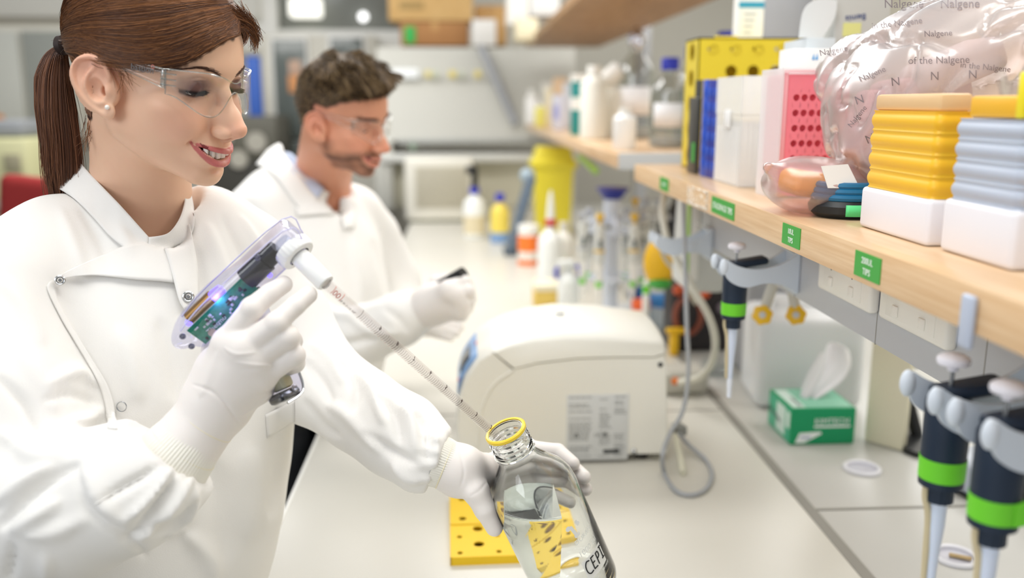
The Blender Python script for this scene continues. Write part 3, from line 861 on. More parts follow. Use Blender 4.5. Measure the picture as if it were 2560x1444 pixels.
def skin_colors(P, base, male=False, seed=1):
    """albedo of the skin in head coordinates"""
    x, y, z = P[:, 0] / cm, P[:, 1] / cm, P[:, 2] / cm
    C = np.tile(np.array(lin(base)), (len(P), 1))
    def mixc(col, w):
        nonlocal C
        w = np.clip(w, 0, 1)[:, None]; C = C * (1 - w) + np.array(lin(col)) * w
    g = lambda cx, cy, cz, r: np.exp(-(((x - cx) ** 2 + (np.abs(y) - cy) ** 2 + (z - cz) ** 2) / r ** 2))
    n = fbm(P, 30, seed, 3)
    mixc('d98f74' if not male else 'cf7a62', 0.10 + 0.05 * n)
    mixc('e08a76', 0.40 * g(6.8, 3.9, -3.6, 2.2))
    mixc('dc8068', 0.45 * g(11.2, 0, -4.2, 1.3))
    mixc('d98272', 0.35 * g(-1.2, 8, .5, 3.0))
    # lips
    def dl(pts):
        b = np.full(len(P), 9.); m_ = len(pts) - 1
        for i in range(len(pts) - 1):
            a = np.array(pts[i], float); c = np.array(pts[i + 1], float); ab = c - a
            q = np.stack([x, np.abs(y), z], 1) - a
            t = np.clip(q @ ab / (ab @ ab), 0, 1); wd = np.interp((i + t) / m_, [0, .3, 1], [.30, .9, 1.0]); b = np.minimum(b, np.linalg.norm(q - t[:, None] * ab, axis=1) / wd)
        return b
    lu, ll = dl(LIPU), dl(LIPL)
    lw = np.where(lu < ll, (0.44 - lu), (0.50 - ll)) / 0.10
    mixc('c8706c' if not male else 'c8776a', (1.0 if not male else 0.7) * np.clip(lw, 0, 1) * (x > 7.2))
    mixc('7c2a2c', ((np.abs(z - (-7.28 + .15 * y * y)) < .42) & (x > 7.5) & (x < 9.0) & (np.abs(y) < 2.5)).astype(float))
    # eye surroundings
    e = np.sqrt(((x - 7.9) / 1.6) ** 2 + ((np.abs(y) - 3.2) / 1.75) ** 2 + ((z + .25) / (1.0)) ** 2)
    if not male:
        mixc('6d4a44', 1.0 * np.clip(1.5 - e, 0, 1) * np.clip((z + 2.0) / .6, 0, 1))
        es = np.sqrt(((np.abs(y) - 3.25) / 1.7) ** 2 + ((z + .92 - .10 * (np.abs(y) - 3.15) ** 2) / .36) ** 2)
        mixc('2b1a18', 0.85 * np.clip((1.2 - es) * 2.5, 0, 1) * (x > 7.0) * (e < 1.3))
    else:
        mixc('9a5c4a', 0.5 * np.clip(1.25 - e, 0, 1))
    if male:
        # stubble beard
        jaw = np.clip((-5.4 - z + 0.10 * np.clip(x, -5, 9)) / 1.6, 0, 1) * np.clip((x - (0.2)) / 1.5, 0, 1)
        jaw = np.maximum(jaw, np.clip((-z - 3.2) / 2, 0, 1) * np.exp(-((x - 1.6) / 1.2) ** 2) * (np.abs(y) > 4))
        jaw *= 1 - np.clip((0.75 - np.minimum(lu, ll)) / .2, 0, 1)
        jaw *= (z > -12.0 + 0.25 * np.maximum(0, 5 - x))
        mous = np.exp(-((z + 5.9) / .45) ** 2) * (np.abs(y) < 3.0) * (x > 7.5)
        jn = np.clip(np.maximum(jaw * .85, mous * .8) * (0.85 + .4 * n), 0, .92)
        mixc('5e3f30', jn)
    return C

def eye_parts(parent, O, R, male=False):
    T = lambda p: O + R @ p
    for s in (1, -1):
        c = T(c3(6.85, s * 3.15, -0.3))
        ax = R @ V(0.74, 0.0, -0.67); ax /= np.linalg.norm(ax)
        e = obj('eyeball', MB().lathe([(0.0130 * math.sin(t), 0.0130 * math.cos(t)) for t in np.linspace(1e-3, PI - 1e-3, 24)], c, ax, 28), mat('eye_white', 'e8dfd8', 0.15), parent, world=True)
        obj('iris', MB().lathe([(0.0131 * math.sin(t), 0.01312 * math.cos(t)) for t in np.linspace(1e-3, 0.52, 8)], c, ax, 24), mat('iris_dark', '2a1d18', 0.1), e, world=True)

def strands(name, roots, m, parent, r0=0.00028, r1=0.00010, sides=3, world=True):
    """roots: array (n, k, 3) of strand points -> one mesh of thin tapered tubes"""
    A = np.asarray(roots, float); n, k, _ = A.shape
    T = np.gradient(A, axis=1); T /= np.linalg.norm(T, axis=2)[..., None] + 1e-12
    ref = np.array([0.31, 0.52, 0.79])
    N = np.cross(T, ref); N /= np.linalg.norm(N, axis=2)[..., None] + 1e-12
    B = np.cross(T, N)
    rad = np.linspace(0, 1, k); rr = (r0 * (1 - rad ** 2) + r1 * rad ** 2)[None, :, None]
    rings = [A + rr * (N * math.cos(2 * PI * j / sides) + B * math.sin(2 * PI * j / sides)) for j in range(sides)]
    P = np.stack(rings, 2).reshape(-1, 3)
    i = np.arange(n)[:, None, None]; a = np.arange(k - 1)[None, :, None]; j = np.arange(sides)[None, None, :]
    b = (i * k + a) * sides; j2 = (j + 1) % sides
    Fq = np.stack([b + j, b + j2, b + sides + j2, b + sides + j], -1).reshape(-1, 4)
    me = np_mesh(name, P, Fq); me.materials.append(m)
    o = bpy.data.objects.new(name, me); COL.objects.link(o)
    me.polygons.foreach_set('use_smooth', np.ones(len(me.polygons), dtype=bool))
    if parent is not None:
        o.parent = parent
        if world: o.matrix_parent_inverse = WM(parent).inverted()
    return o

def npobj(name, P, Fc, m, parent, cols=None, label=None):
    me = np_mesh(name, P, Fc); me.materials.append(m)
    if cols is not None: vpaint(me, cols)
    me.polygons.foreach_set('use_smooth', np.ones(len(me.polygons), dtype=bool))
    o = bpy.data.objects.new(name, me); COL.objects.link(o)
    if parent is not None:
        o.parent = parent; o.matrix_parent_inverse = WM(parent).inverted()
    if label: o['label'] = label
    return o

M_skin = mat('skin', 'e8bc9f', 0.45, vcol='col', sss=0.12, bump=0.10, bscale=900, spec=0.4, bdist=0.0006)

# ---- the woman
wR, wO = head_frame(19, 12, 3, 388, 172, 0.945)
w_person = thing('person', 'woman with brown ponytail in white lab coat and clear safety glasses, pipetting into a bottle', 'person', (-0.45, 1.0, 0))
w_neck = [(wO + wR @ c3(-1.6, 0, -4.0), .054), (W(352, 480, 1.035), .053), (W(335, 600, 1.06), .062), (W(330, 700, 1.08), .09)]
P_, F_ = build_head('woman', wR, wO, w_neck)
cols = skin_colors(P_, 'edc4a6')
Pw = wO + P_ @ wR.T
w_body = npobj('body', Pw, F_, M_skin, w_person)
bvh_head = BVHTree.FromPolygons([tuple(p) for p in Pw.tolist()], [tuple(f) for f in F_.tolist()])
TL = lambda p: wO + wR @ (np.asarray(p, float) * cm)
def hit(bvh, px, py):
    d = ray(px, py); d /= np.linalg.norm(d)
    h = bvh.ray_cast(Vector(CAM), Vector(d))
    return None if h[0] is None else np.array(h[0])
def hloc(px, py):
    h = hit(bvh_head, px, py)
    return wR.T @ (h - wO) / cm
C0 = np.array([-0.5, 0, 3.0])
def scalp(p):
    """distance from the skull centre to the skin in a direction, in cm"""
    d = p - C0; n = np.linalg.norm(d); d = d / n
    h = bvh_head.ray_cast(Vector(TL(C0 + d * 16)), Vector(wR @ -d))
    r = 8.5 if h[0] is None else 16 - h[3] / cm
    re_ = 1 / math.sqrt((d[0] / 9.3) ** 2 + (d[1] / 7.35) ** 2 + (d[2] / 8.5) ** 2)
    if abs(d[1]) > .55: r = min(r, re_ * 1.03)
    return min(r, 10.4), d
# the tie: local point that projects to (153, 112)
tie = np.array([-9.4, -1.2, 1.0])
for _ in range(20):
    q = proj(TL(tie)); e = np.array([153 - q[0], 112 - q[1]])
    J = np.array([[(proj(TL(tie + d))[i] - q[i]) / .1 for d in (V(.1, 0, 0), V(0, 0, .1))] for i in (0, 1)])
    st = np.linalg.solve(J, e); tie = tie + V(st[0], 0, st[1]) * .6
def resamp(P, n):
    P = spline(np.array(P, float), 6); L = np.r_[0, np.cumsum(np.linalg.norm(np.diff(P, axis=0), axis=1))]
    return np.stack([np.interp(np.linspace(0, L[-1], n), L, P[:, i]) for i in range(3)], 1)
K = 18
paths = [
    [(8.6, 1.2, 6.4), hloc(585, 84), hloc(545, 97), hloc(491, 127), hloc(431, 150), hloc(357, 155), hloc(290, 148), hloc(228, 122), tie],
    [(8.2, 1.8, 7.6), hloc(565, 55), hloc(500, 85), hloc(430, 115), hloc(350, 125), hloc(260, 110), hloc(200, 100), tie],
    [(7.0, 2.3, 9.2), (6.2, -.5, 9.6), (4.3, -3.2, 9.5), (1.0, -5.2, 8.6), (-3.0, -6.0, 6.5), (-7.0, -4.5, 3.5), tie],
    [(4.0, 2.6, 11.0), (1.5, .6, 11.9), (-2.5, -1.0, 11.5), (-6.5, -1.5, 9), (-9.2, -1.5, 5), tie],
    [(1.0, 3.2, 11.3), (-2.0, 2.6, 11.6), (-6.0, 1.8, 9.6), (-8.6, .6, 6), tie]]
back = [
    [(-2.2, -6.9, 3.6), (-4.0, -6.6, 3.2), (-6.5, -5.3, 2.4), tie],
    [(-3.0, -6.3, -1.0), (-4.5, -6.2, -.5), (-7, -4.5, .3), tie],
    [(-3.8, -5.0, -5.5), (-5.8, -4.5, -3.0), (-8, -2.8, -.5), tie],
    [(-4.8, -1.0, -7.5), (-7.6, -1.0, -4.5), (-9.0, -1.0, -1.2), tie],
    [(-4.0, 4.5, -6.0), (-7.0, 3.6, -3.5), (-9.0, 1.5, -1), tie]]
left = [
    [(8.8, 1.0, 6.3), (8.5, 3.0, 5.6), (7.2, 5.4, 4.2), (4.5, 6.7, 3.0), (.5, 7.4, 2.8), (-4, 6.8, 2.0), (-8, 3.5, 1.5), tie],
    [(8.2, 1.8, 7.6), (7.4, 4.0, 7.2), (4.5, 6.0, 6.8), (0, 7.2, 6.0), (-5, 6.0, 4.5), (-8.6, 2.6, 3), tie],
    [(4.0, 2.6, 11.0), (2.5, 4.5, 10.2), (-1, 5.6, 9.4), (-5, 5, 7.8), (-8.5, 2.5, 5), tie],
    [(1.0, 3.2, 11.3), (-2.0, 2.9, 11.6), (-6.0, 2.0, 9.6), (-8.6, .9, 6), tie]]
rng = np.random.RandomState(7)
def family(paths, n, lift, jit=.28, front=None, u_pow=1.0):
    Ps = np.array([resamp(p, K) for p in paths]); m = len(Ps) - 1
    out = []
    for i in range(n):
        u = rng.rand() ** u_pow * m; a = min(int(u), m - 1); t = u - a
        P = Ps[a] * (1 - t) + Ps[a + 1] * t
        j = rng.normal(size=3) * jit; w = np.sin(np.linspace(0.15, PI * .93, K))[:, None]
        ph = rng.uniform(0, 6.28); wav = np.sin(np.linspace(0, 3.5, K) + ph)[:, None] * rng.normal(size=3) * .05
        P = P + j * w + wav
        lay = rng.rand()
        Q = np.empty_like(P)
        for k in range(K):
            r, d = scalp(P[k]); s_ = k / (K - 1)
            e = lift * (0.18 + 0.82 * math.sin(min(1, s_ * 2.2 + .10) * PI / 2)) * (1 - 0.45 * s_) * (0.25 + .75 * lay)
            if front is not None: e += front * math.exp(-(s_ / .16) ** 2) * lay
            Q[k] = C0 + d * (r + e)
        Q[-1] = tie + (Q[-1] - tie) * .0 + j * .35
        Q[-2] = Q[-2] * .5 + (Q[-1] + Q[-3]) * .25
        out.append(Q)
    return out
A = family(paths, 9500, .95, .30, .55) + family(back, 1400, .45, .25) + family(left, 1700, .8, .25, .5)
# loose fringe tips at the forehead
for i in range(320):
    st = np.array([8.5 + rng.normal() * .25, 1.5 + rng.normal() * .9, 7.1 + rng.normal() * .7]); tip = np.array([9.5 + rng.normal() * .25, 3.9 + rng.normal() * .4, 4.9 + rng.normal() * .6])
    t = np.linspace(0, 1, K)[:, None]; mid = np.array([9.9 + rng.normal() * .35, 2.8 + rng.normal() * .5, 6.7 + rng.normal() * .5])
    A.append((1 - t) ** 2 * st + 2 * t * (1 - t) * mid + t ** 2 * tip)
for i in range(30):     # stray hairs
    b = A[rng.randint(9500)].copy(); w = np.linspace(0, 1, K)[:, None] ** 2
    A.append(b + w * rng.normal(size=3) * .6)
for i in range(40):     # wisps before the ear and at the nape
    o = hloc(300, 172) if i < 20 else hloc(222, 300)
    st = o + rng.normal(size=3) * .35; t = np.linspace(0, 1, K)[:, None]
    A.append(st + t * (V(1.3, -.1, -1.2) if i < 20 else V(-.2, -.3, -2.6)) + t * t * rng.normal(size=3) * .6)
A = np.array(A)
M_hair = mat('brown_hair', '5c3826', 0.38, vcol='col', spec=0.6)
def hair_obj(name, A, parent, dark, light, r0=.00026, r1=.00015, seed=3, label=None):
    o = strands(name, A, M_hair, parent, r0, r1)
    n, k, _ = A.shape; rg = np.random.RandomState(seed)
    v = rg.rand(n) ** 1.3
    v = np.repeat(v, k * 3)[:, None]
    C = np.array(lin(dark)) * (1 - v) + np.array(lin(light)) * v
    vpaint(o.data, C)
    if label: o['label'] = label
    return o
hair = hair_obj('hair', wO + (A * cm) @ wR.T, w_body, '4a2a1a', '9e673a', label='smooth brown hair swept back over the ear')
# scalp below the hair takes the hair colour
x, y, z = P_[:, 0] / cm, P_[:, 1] / cm, P_[:, 2] / cm
allp = A[:12600, 1:-1].reshape(-1, 3)
kd = __import__('mathutils').kdtree.KDTree(len(allp))
for i, p in enumerate(allp): kd.insert(p, i)
kd.balance()
cand = np.where((z > -8) & (np.linalg.norm(P_ / cm - C0, axis=1) < 11))[0]
for i in cand:
    p = P_[i] / cm
    if abs(p[1]) > 7.35 and p[2] < 3.2 and p[0] > -3.2: continue
    if abs(p[1]) > 6.1 and -6 < p[2] < 1.8 and -2.2 < p[0] < 2.4: continue
    dd = kd.find(p)[2]
    w = np.clip((.62 - dd) / .25, 0, 1)
    if w > 0: cols[i] = cols[i] * (1 - w) + np.array(lin('3a2218')) * w
# ponytail
tw = TL(tie); td = proj(tw)[2]
pc = [W(160, 112, td), W(140, 140, td + .008), W(133, 195, td + .012), W(140, 270, td + .018), W(152, 350, td + .025), W(158, 430, td + .035), W(160, 500, td + .045)]
pw = [.004, .012, .020, .023, .021, .019, .012]
pcs = spline(np.array(pc), 5); n = len(pcs); pws = np.interp(np.linspace(0, 1, n), np.linspace(0, 1, 7), pw)
B = []
for i in range(3400):
    a = rng.uniform(0, 2 * PI); rr = math.sqrt(rng.rand()); ln = rng.uniform(.75, 1.0); fly = rng.normal(size=3) * (.006 if rng.rand() < .12 else .0015)
    t = np.linspace(0, ln, 22); idx = t * (n - 1)
    base = np.stack([np.interp(idx, np.arange(n), pcs[:, k]) for k in range(3)], 1); w = np.interp(idx, np.arange(n), pws)[:, None]
    a2 = a + t * 0.8 * math.sin(a)
    off = (np.cos(a2)[:, None] * _r + np.sin(a2)[:, None] * _f * .75) * w * rr
    B.append(base + off + (t[:, None] ** 2) * fly + np.sin(t * 9 + a)[:, None] * V(.0006, .0005, 0))
pony = hair_obj('ponytail', np.array(B), hair, '46291d', '8a5a3c', .00032, .00018, 5)
obj('hair_tie', MB().lathe([(.0075, -.006), (.0105, -.003), (.0105, .003), (.0075, .006)], TL(tie + V(.2, 0, 0)), wR @ V(-1, -.1, -.3), 24), mat('tie_dark', '2a1c18', 0.6), hair, world=True)
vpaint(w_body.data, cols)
eye_parts(w_body, wO, wR)
m = MB()
for i in range(6):
    y = (i - 2.5) * 0.74
    x = 9.15 - .11 * y * y
    up = 0.13 * y * y
    m.box(c3(x - .2, y, -7.18 + up), c3(.5, .69, 1.15), .0014, 2, R=rotz(-math.atan(0.22 * y)))
obj('teeth', m.xf(wR, wO), mat('tooth', 'f6f0e6', 0.2), w_body, world=True, smooth=60)
# brows and lashes
def brow(s):
    out = []
    for i in range(230):
        t = rng.rand(); y0 = s * (1.15 + 3.9 * t); z0 = 1.15 + 0.75 * math.sin(min(1, t * 1.25) * PI * .62) - 0.75 * max(0, t - .65) * 1.6 + rng.normal() * (.09 * (1 - t) + .03)
        p = None
        o = TL((14, y0, z0)); h = bvh_head.ray_cast(Vector(o), Vector(wR @ V(-1, 0, 0)))
        if h[0] is None: continue
        p = np.array(h[0]); nn = np.array(h[1]); g = wR @ (V(-.25, s * 1.0, .38 - .75 * t)) ; g = g - nn * (g @ nn); g /= np.linalg.norm(g)
        L = .0075 * (1 - .3 * t); tt = np.linspace(0, 1, 5)[:, None]
        out.append(p + nn * (.0001 + tt * .0009) + g * tt * L)
    return out
M_brow = mat('brow_hair', '5a3a2c', 0.6)
strands('eyebrow', np.array(brow(-1)), M_brow, w_body, .00015, .00006)
strands('eyebrow', np.array(brow(1)), M_brow, w_body, .00015, .00006)
for s in (-1, 1):
    out = []
    for i in range(150):
        u = rng.uniform(-1.28, 1.28); y0 = s * 3.15 + u; z0 = -.80 + .10 * u * u
        h = bvh_head.ray_cast(Vector(TL((14, y0, z0 + .06))), Vector(wR @ V(-1, 0, 0)))
        if h[0] is None: continue
        p = np.array(h[0]); tt = np.linspace(0, 1, 6)[:, None]; L = .0085 * (1 - .25 * abs(u)) * rng.uniform(.7, 1)
        dr = wR @ V(.80, u * .42, -.55); up = wR @ V(.1, 0, .5)
        out.append(p - wR @ V(.0004, 0, 0) + dr * tt * L + up * tt ** 2 * L * .55)
    strands('eyelashes', np.array(out), mat('lash', '120c0c', 0.5), w_body, .00020, .00007)
# earring
h = hit(bvh_head, 268, 268)
if h is not None:
    er = obj('earring', MB().ball(h + (CAM - h) / np.linalg.norm(CAM - h) * .0015, .0025, 20), mat('pearl', 'f4efe8', 0.15, coat=1.0), w_body, world=True)
# clear safety glasses
def clear_mat(name, tint='ffffff', rough=0.03, ior=1.4, base=0.02):
    if name in _M: return _M[name]
    m = bpy.data.materials.new(name); m.use_nodes = True; nt = m.node_tree; nt.nodes.clear()
    o = nt.nodes.new('ShaderNodeOutputMaterial'); mx = nt.nodes.new('ShaderNodeMixShader')
    t = nt.nodes.new('ShaderNodeBsdfTransparent'); t.inputs[0].default_value = lin(tint) + (1,)
    g = nt.nodes.new('ShaderNodeBsdfGlossy'); g.inputs['Roughness'].default_value = rough; g.inputs['Color'].default_value = (1, 1, 1, 1)
    lw = nt.nodes.new('ShaderNodeLayerWeight'); lw.inputs['Blend'].default_value = 0.5
    pw_ = nt.nodes.new('ShaderNodeMath'); pw_.operation = 'POWER'; pw_.inputs[1].default_value = 4.0
    nt.links.new(lw.outputs['Facing'], pw_.inputs[0])
    ad = nt.nodes.new('ShaderNodeMath'); ad.operation = 'MULTIPLY_ADD'; ad.inputs[1].default_value = ior - 1.0; ad.inputs[2].default_value = base + 0.030; ad.use_clamp = True
    nt.links.new(pw_.outputs[0], ad.inputs[0]); nt.links.new(ad.outputs[0], mx.inputs[0])
    nt.links.new(t.outputs[0], mx.inputs[1]); nt.links.new(g.outputs[0], mx.inputs[2]); nt.links.new(mx.outputs[0], o.inputs[0])
    _M[name] = m; return m
M_lens = clear_mat('clear_lens', 'ffffff', 0.02, 1.35, 0.0)
M_edge = clear_mat('clear_edge', 'dfe3e2', 0.12, 1.5, 0.16)
def glasses(O, R, label, logo, dx=0.0):
    g = thing('safety_glasses', label, 'glasses', O, R)
    LX = lambda y: 10.25 + dx - 0.040 * y * y - 0.0014 * y ** 4
    ya = np.linspace(-6.2, 6.2, 63); ab = np.abs(ya)
    top = np.interp(ab, [0, .8, 1.6, 3.4, 5.2, 6.2], [.45, .65, 1.1, 1.5, 1.5, 1.4])
    bot = np.interp(ab, [0, .55, .95, 1.35, 1.8, 2.5, 3.4, 4.4, 5.3, 6.2], [-.15, -.3, -1.1, -2.0, -2.6, -3.0, -3.0, -2.45, -1.6, -.55])
    kr = np.hanning(13); kr /= kr.sum(); sm = lambda a: np.convolve(np.pad(a, 6, mode='reflect'), kr, 'valid')
    top = sm(top); bot = .55 * sm(bot) + .45 * sm(sm(bot))
    G = np.zeros((12, 63, 3))
    for i in range(12):
        t = i / 11; z = bot + (top - bot) * t
        G[i, :, 0] = LX(ya) - 0.02 * (z + .5) ** 2; G[i, :, 1] = ya; G[i, :, 2] = z
    lens = obj('lens', MB().grid(G * cm), M_lens, g, solid=0.0018)
    rim = np.vstack([G[0], G[-1][::-1]])
    obj('lens_edge', MB().tube(rim * cm, 0.0007, 6, closed=True, sub=1), M_edge, lens)
    for s in (-1, 1):
        T = np.zeros((5, 24, 3)); u = np.linspace(0, 1, 24)
        xx = 6.55 + dx + (-1.6 - 6.55) * u; yy = s * (6.25 + 1.1 * np.minimum(1, u * 1.35) ** .8); zt = 1.4 + .25 * u - .0 * u; zb_ = np.interp(u, [0, .35, .7, 1], [-.5, .2, .8, 1.2])
        for i in range(5):
            T[i, :, 0] = xx; T[i, :, 1] = yy; T[i, :, 2] = zb_ + (zt - zb_) * i / 4
        tm = obj('temple', MB().grid(T * cm), M_lens, g, solid=0.0016)
        obj('temple_edge', MB().tube(np.vstack([T[0], T[-1][::-1]]) * cm, 0.0006, 6, closed=True, sub=1), M_edge, tm)
        h = MB()
        for q in (1.0, .45, -.1): h.box(c3(6.9 + dx, s * 6.2, q), c3(1.5, .18, .16), .0006, R=rotz(-s * .9) if False else rotz(-s * .55))
        h.box(c3(6.35 + dx, s * 6.35, .45), c3(.35, .3, 1.7), .0008)
        obj('hinge', h, M_edge, g)
    if logo:
        o = V(3.2, -7.2, .75) ; e = V(1, .16, 0)
        obj('logo_print', text_mb('bastion', .0085, o * cm, e, V(0, 0, 1)), mat('logo_grey', '6e6a6a', 0.6), g, smooth=0)
        obj('logo_mark', MB().lathe([(.0014, 0), (.0020, 0)], c3(5.6, -6.95, 1.45), V(0, -1, 0), 14), mat('logo_red', 'd0776a', 0.6), g)
    return g
glasses(wO, wR, 'clear wraparound safety glasses worn by the woman in front', True)

# ================================================================== woman's coat, gloves and what she holds
M_coat = mat('coat_cotton', 'efede9', 0.85, bump=0.25, bscale=900, sheen=0.15, bdist=0.0006)
def body_frame(psi):
    psi = math.radians(psi); fh = np.array([_f[0], _f[1], 0]); fh /= np.linalg.norm(fh)
    fw = math.cos(psi) * _r - math.sin(psi) * fh
    return np.column_stack([fw, np.cross(V(0, 0, 1), fw), V(0, 0, 1)])
TB = body_frame(29)
lo = V(-1.02, 0.62, 0.42); hi = V(0.02, 1.45, 1.53)
S = SDF(lo, hi, 0.0036)
S.ell(W(410, 810, 1.075), (.118, .160, .155), R=TB)
S.ell(W(440, 1030, 1.07), (.114, .165, .21), R=TB, k=.07)
S.ell(W(375, 1290, 1.065), (.125, .180, .22), R=TB, k=.06)
S.cone(W(325, 1430, 1.07), W(310, 1700, 1.08) * V(1, 1, 0) + V(0, 0, .50), .125, .17, k=.06)
S.chain([W(330, 640, 1.06), W(160, 655, 1.00), W(5, 745, .93)], [.075, .068, .070], k=.05)
S.chain([W(350, 640, 1.06), W(520, 600, 1.10), W(615, 650, 1.13)], [.075, .058, .060], k=.05)
# near (right) sleeve
S.chain([W(5, 745, .93), W(-15, 1000, .89), W(50, 1290, .86)], [.072, .084, .080], k=.02, kk=.02)
S2pts = [W(50, 1290, .86), W(180, 1262, .835), W(320, 1215, .83), W(395, 1176, .835), W(432, 1150, .838)]
S.chain(S2pts, [.080, .070, .062, .054, .037], k=.018, kk=.012)
# far (left) sleeve
S.chain([W(615, 650, 1.13), W(700, 800, 1.13), W(790, 950, 1.10)], [.060, .060, .056], k=.02, kk=.02)
S.chain([W(790, 950, 1.10), W(900, 1025, 1.06), W(1000, 1090, 1.03), W(1060, 1138, 1.01), W(1095, 1152, 1.00)], [.056, .050, .050, .044, .030], k=.015, kk=.01)
def cut(c, d):
    d = d / np.linalg.norm(d)
    S.fn(lambda X, Y, Z: -((X - c[0]) * d[0] + (Y - c[1]) * d[1] + (Z - c[2]) * d[2]), c + d * .05 - .05, c + d * .05 + .05, k=.002, op=-1)
cut(W(437, 1145, .838), W(540, 1015, .845) - W(437, 1145, .838))
cut(W(1098, 1153, 1.0), W(1160, 1178, 1.0) - W(1098, 1153, 1.0))
S.fn(lambda X, Y, Z: np.maximum(-0.303 - X, Z - 0.906) + 0 * Y, V(-.31, .55, .3), V(.1, 1.6, .91), k=.01, op=-1)      # pressed against the bench edge
# opening for the neck
for a, b, ra, rb in ((W(345, 560, 1.05), W(350, 430, 1.03), .064, .075), (W(385, 600, 1.015), W(440, 480, 0.95), .022, .05)):
    S.cone(a, b, ra, rb, k=.006, op=-1)
P_, F_ = S.net()
P_ = relax(P_, F_, 3, .5)
N_ = vnormals(P_, F_)
# broad folds, then creases one by one
q = P_ - CAM; z = q @ _f; PX = 1280 + (q @ _r) / z * F; PY = 722 - (q @ _u) / z * F
body_w = np.clip((PX - 250) / 60, 0, 1) * np.clip((760 - PX) / 60, 0, 1)
P_ = P_ + N_ * (0.0030 * fbm(P_, 3.2, 5, 3) + 0.0016 * fbm(P_, 8, 8, 2))[:, None]
CR = [   # (points, width px, height m)
    ([(262, 470 + 30), (300, 560), (330, 640)], 16, .004), ([(200, 520), (250, 600), (280, 690)], 14, -.003), ([(150, 520), (190, 620), (215, 700)], 16, .003),
    ([(520, 560), (560, 680), (600, 800)], 18, .004), ([(560, 540), (610, 640), (660, 720)], 14, -.0045), ([(600, 540), (650, 620), (690, 690)], 12, .004), ([(490, 620), (520, 760), (560, 880)], 18, -.004),
    ([(0, 700), (60, 760), (110, 860)], 22, .004), ([(20, 850), (90, 930), (140, 1030)], 24, .005), ([(-10, 940), (60, 1010), (110, 1090), (200, 1080)], 16, -.006), ([(120, 960), (190, 930), (245, 960)], 16, .006), ([(110, 1000), (180, 985), (240, 1010)], 9, -.005),
    ([(150, 1075), (210, 1050), (262, 1020)], 14, .006), ([(0, 1080), (90, 1140), (170, 1130)], 22, .006), ([(0, 1320), (60, 1250), (120, 1200), (190, 1160)], 12, -.010), ([(30, 1330), (90, 1290), (150, 1250)], 16, .006),
    ([(-10, 1260), (60, 1205), (130, 1165)], 16, .006),
    ([(190, 1165), (205, 1220), (225, 1275), (300, 1330), (370, 1390)], 9, -.006), ([(215, 1170), (240, 1240), (300, 1310)], 22, .004),
    ([(235, 1265), (300, 1225), (360, 1190), (400, 1160)], 9, -.006), ([(300, 1310), (350, 1270), (400, 1220), (430, 1170)], 10, .007), ([(330, 1330), (370, 1290), (420, 1225), (440, 1185)], 9, -.007), ([(345, 1350), (400, 1300), (450, 1240), (480, 1190)], 12, .007),
    ([(310, 1345), (350, 1330), (440, 1310), (490, 1250)], 9, -.006), ([(420, 1340), (470, 1290), (500, 1220)], 12, .005),
    ([(30, 1360), (30, 1410), (25, 1450)], 10, -.006), ([(110, 1380), (115, 1420), (112, 1450)], 14, .004), ([(60, 1340), (140, 1330), (220, 1290)], 18, .004),
    ([(780, 860), (830, 900), (860, 960)], 16, .006), ([(760, 900), (800, 950), (830, 1010)], 14, -.007), ([(850, 900), (890, 960), (880, 1030)], 14, -.006), ([(880, 930), (930, 980), (960, 1060)], 14, .007),
    ([(820, 1010), (870, 1040), (950, 1130)], 16, .006), ([(950, 990), (985, 1040), (1000, 1110)], 12, -.007), ([(1000, 1010), (1030, 1060), (1040, 1130)], 12, .007), ([(1040, 1030), (1065, 1080), (1070, 1150)], 9, -.006), ([(900, 1080), (980, 1130), (1040, 1160)], 14, -.006),
    ([(1070, 1060), (1090, 1110), (1085, 1170)], 9, .005), ([(760, 1000), (800, 1060), (850, 1090)], 14, -.005), ([(980, 1150), (1010, 1190), (1050, 1205)], 12, .005),
    ([(520, 1150), (545, 1260), (560, 1400)], 40, -.004), ([(620, 1120), (640, 1230), (620, 1350)], 40, .004), ([(690, 1080), (695, 1180), (680, 1290)], 26, -.004), ([(460, 1330), (520, 1390), (540, 1450)], 26, .005),
    ([(300, 820), (330, 900), (350, 1000)], 26, .004), ([(400, 800), (430, 900), (440, 1000)], 30, -.003)]
rngc = random.Random(12)
for i in range(16):     # gathers at the knitted cuffs
    t = i / 15; a = np.array([412, 1075]) * (1 - t) + np.array([505, 1168]) * t; d = np.array([-.72, .69])
    L = rngc.uniform(38, 70); b = a + d * L + np.array([rngc.uniform(-8, 8), rngc.uniform(-8, 8)])
    CR.append(([tuple(a), tuple((a + b) / 2), tuple(b)], 4.5, .0028 * (1 if i % 2 else -1)))
for i in range(9):
    t = i / 8; a = np.array([1105, 1085]) * (1 - t) + np.array([1085, 1215]) * t
    b = a + np.array([-45, -12 + 30 * (t - .5)]); CR.append(([tuple(a), tuple((a + b) / 2), tuple(b)], 4.5, .0026 * (1 if i % 2 else -1)))
for pts, w_, am in CR:
    P_ = crease(P_, N_, pts, w_, am * 1.4)
P_ = relax(P_, F_, 2, .5)
coat = npobj('lab_coat', P_, F_, M_coat, w_person, label='white cotton lab coat')
bvh_coat = BVHTree.FromPolygons([tuple(p) for p in P_.tolist()], [tuple(f) for f in F_.tolist()])

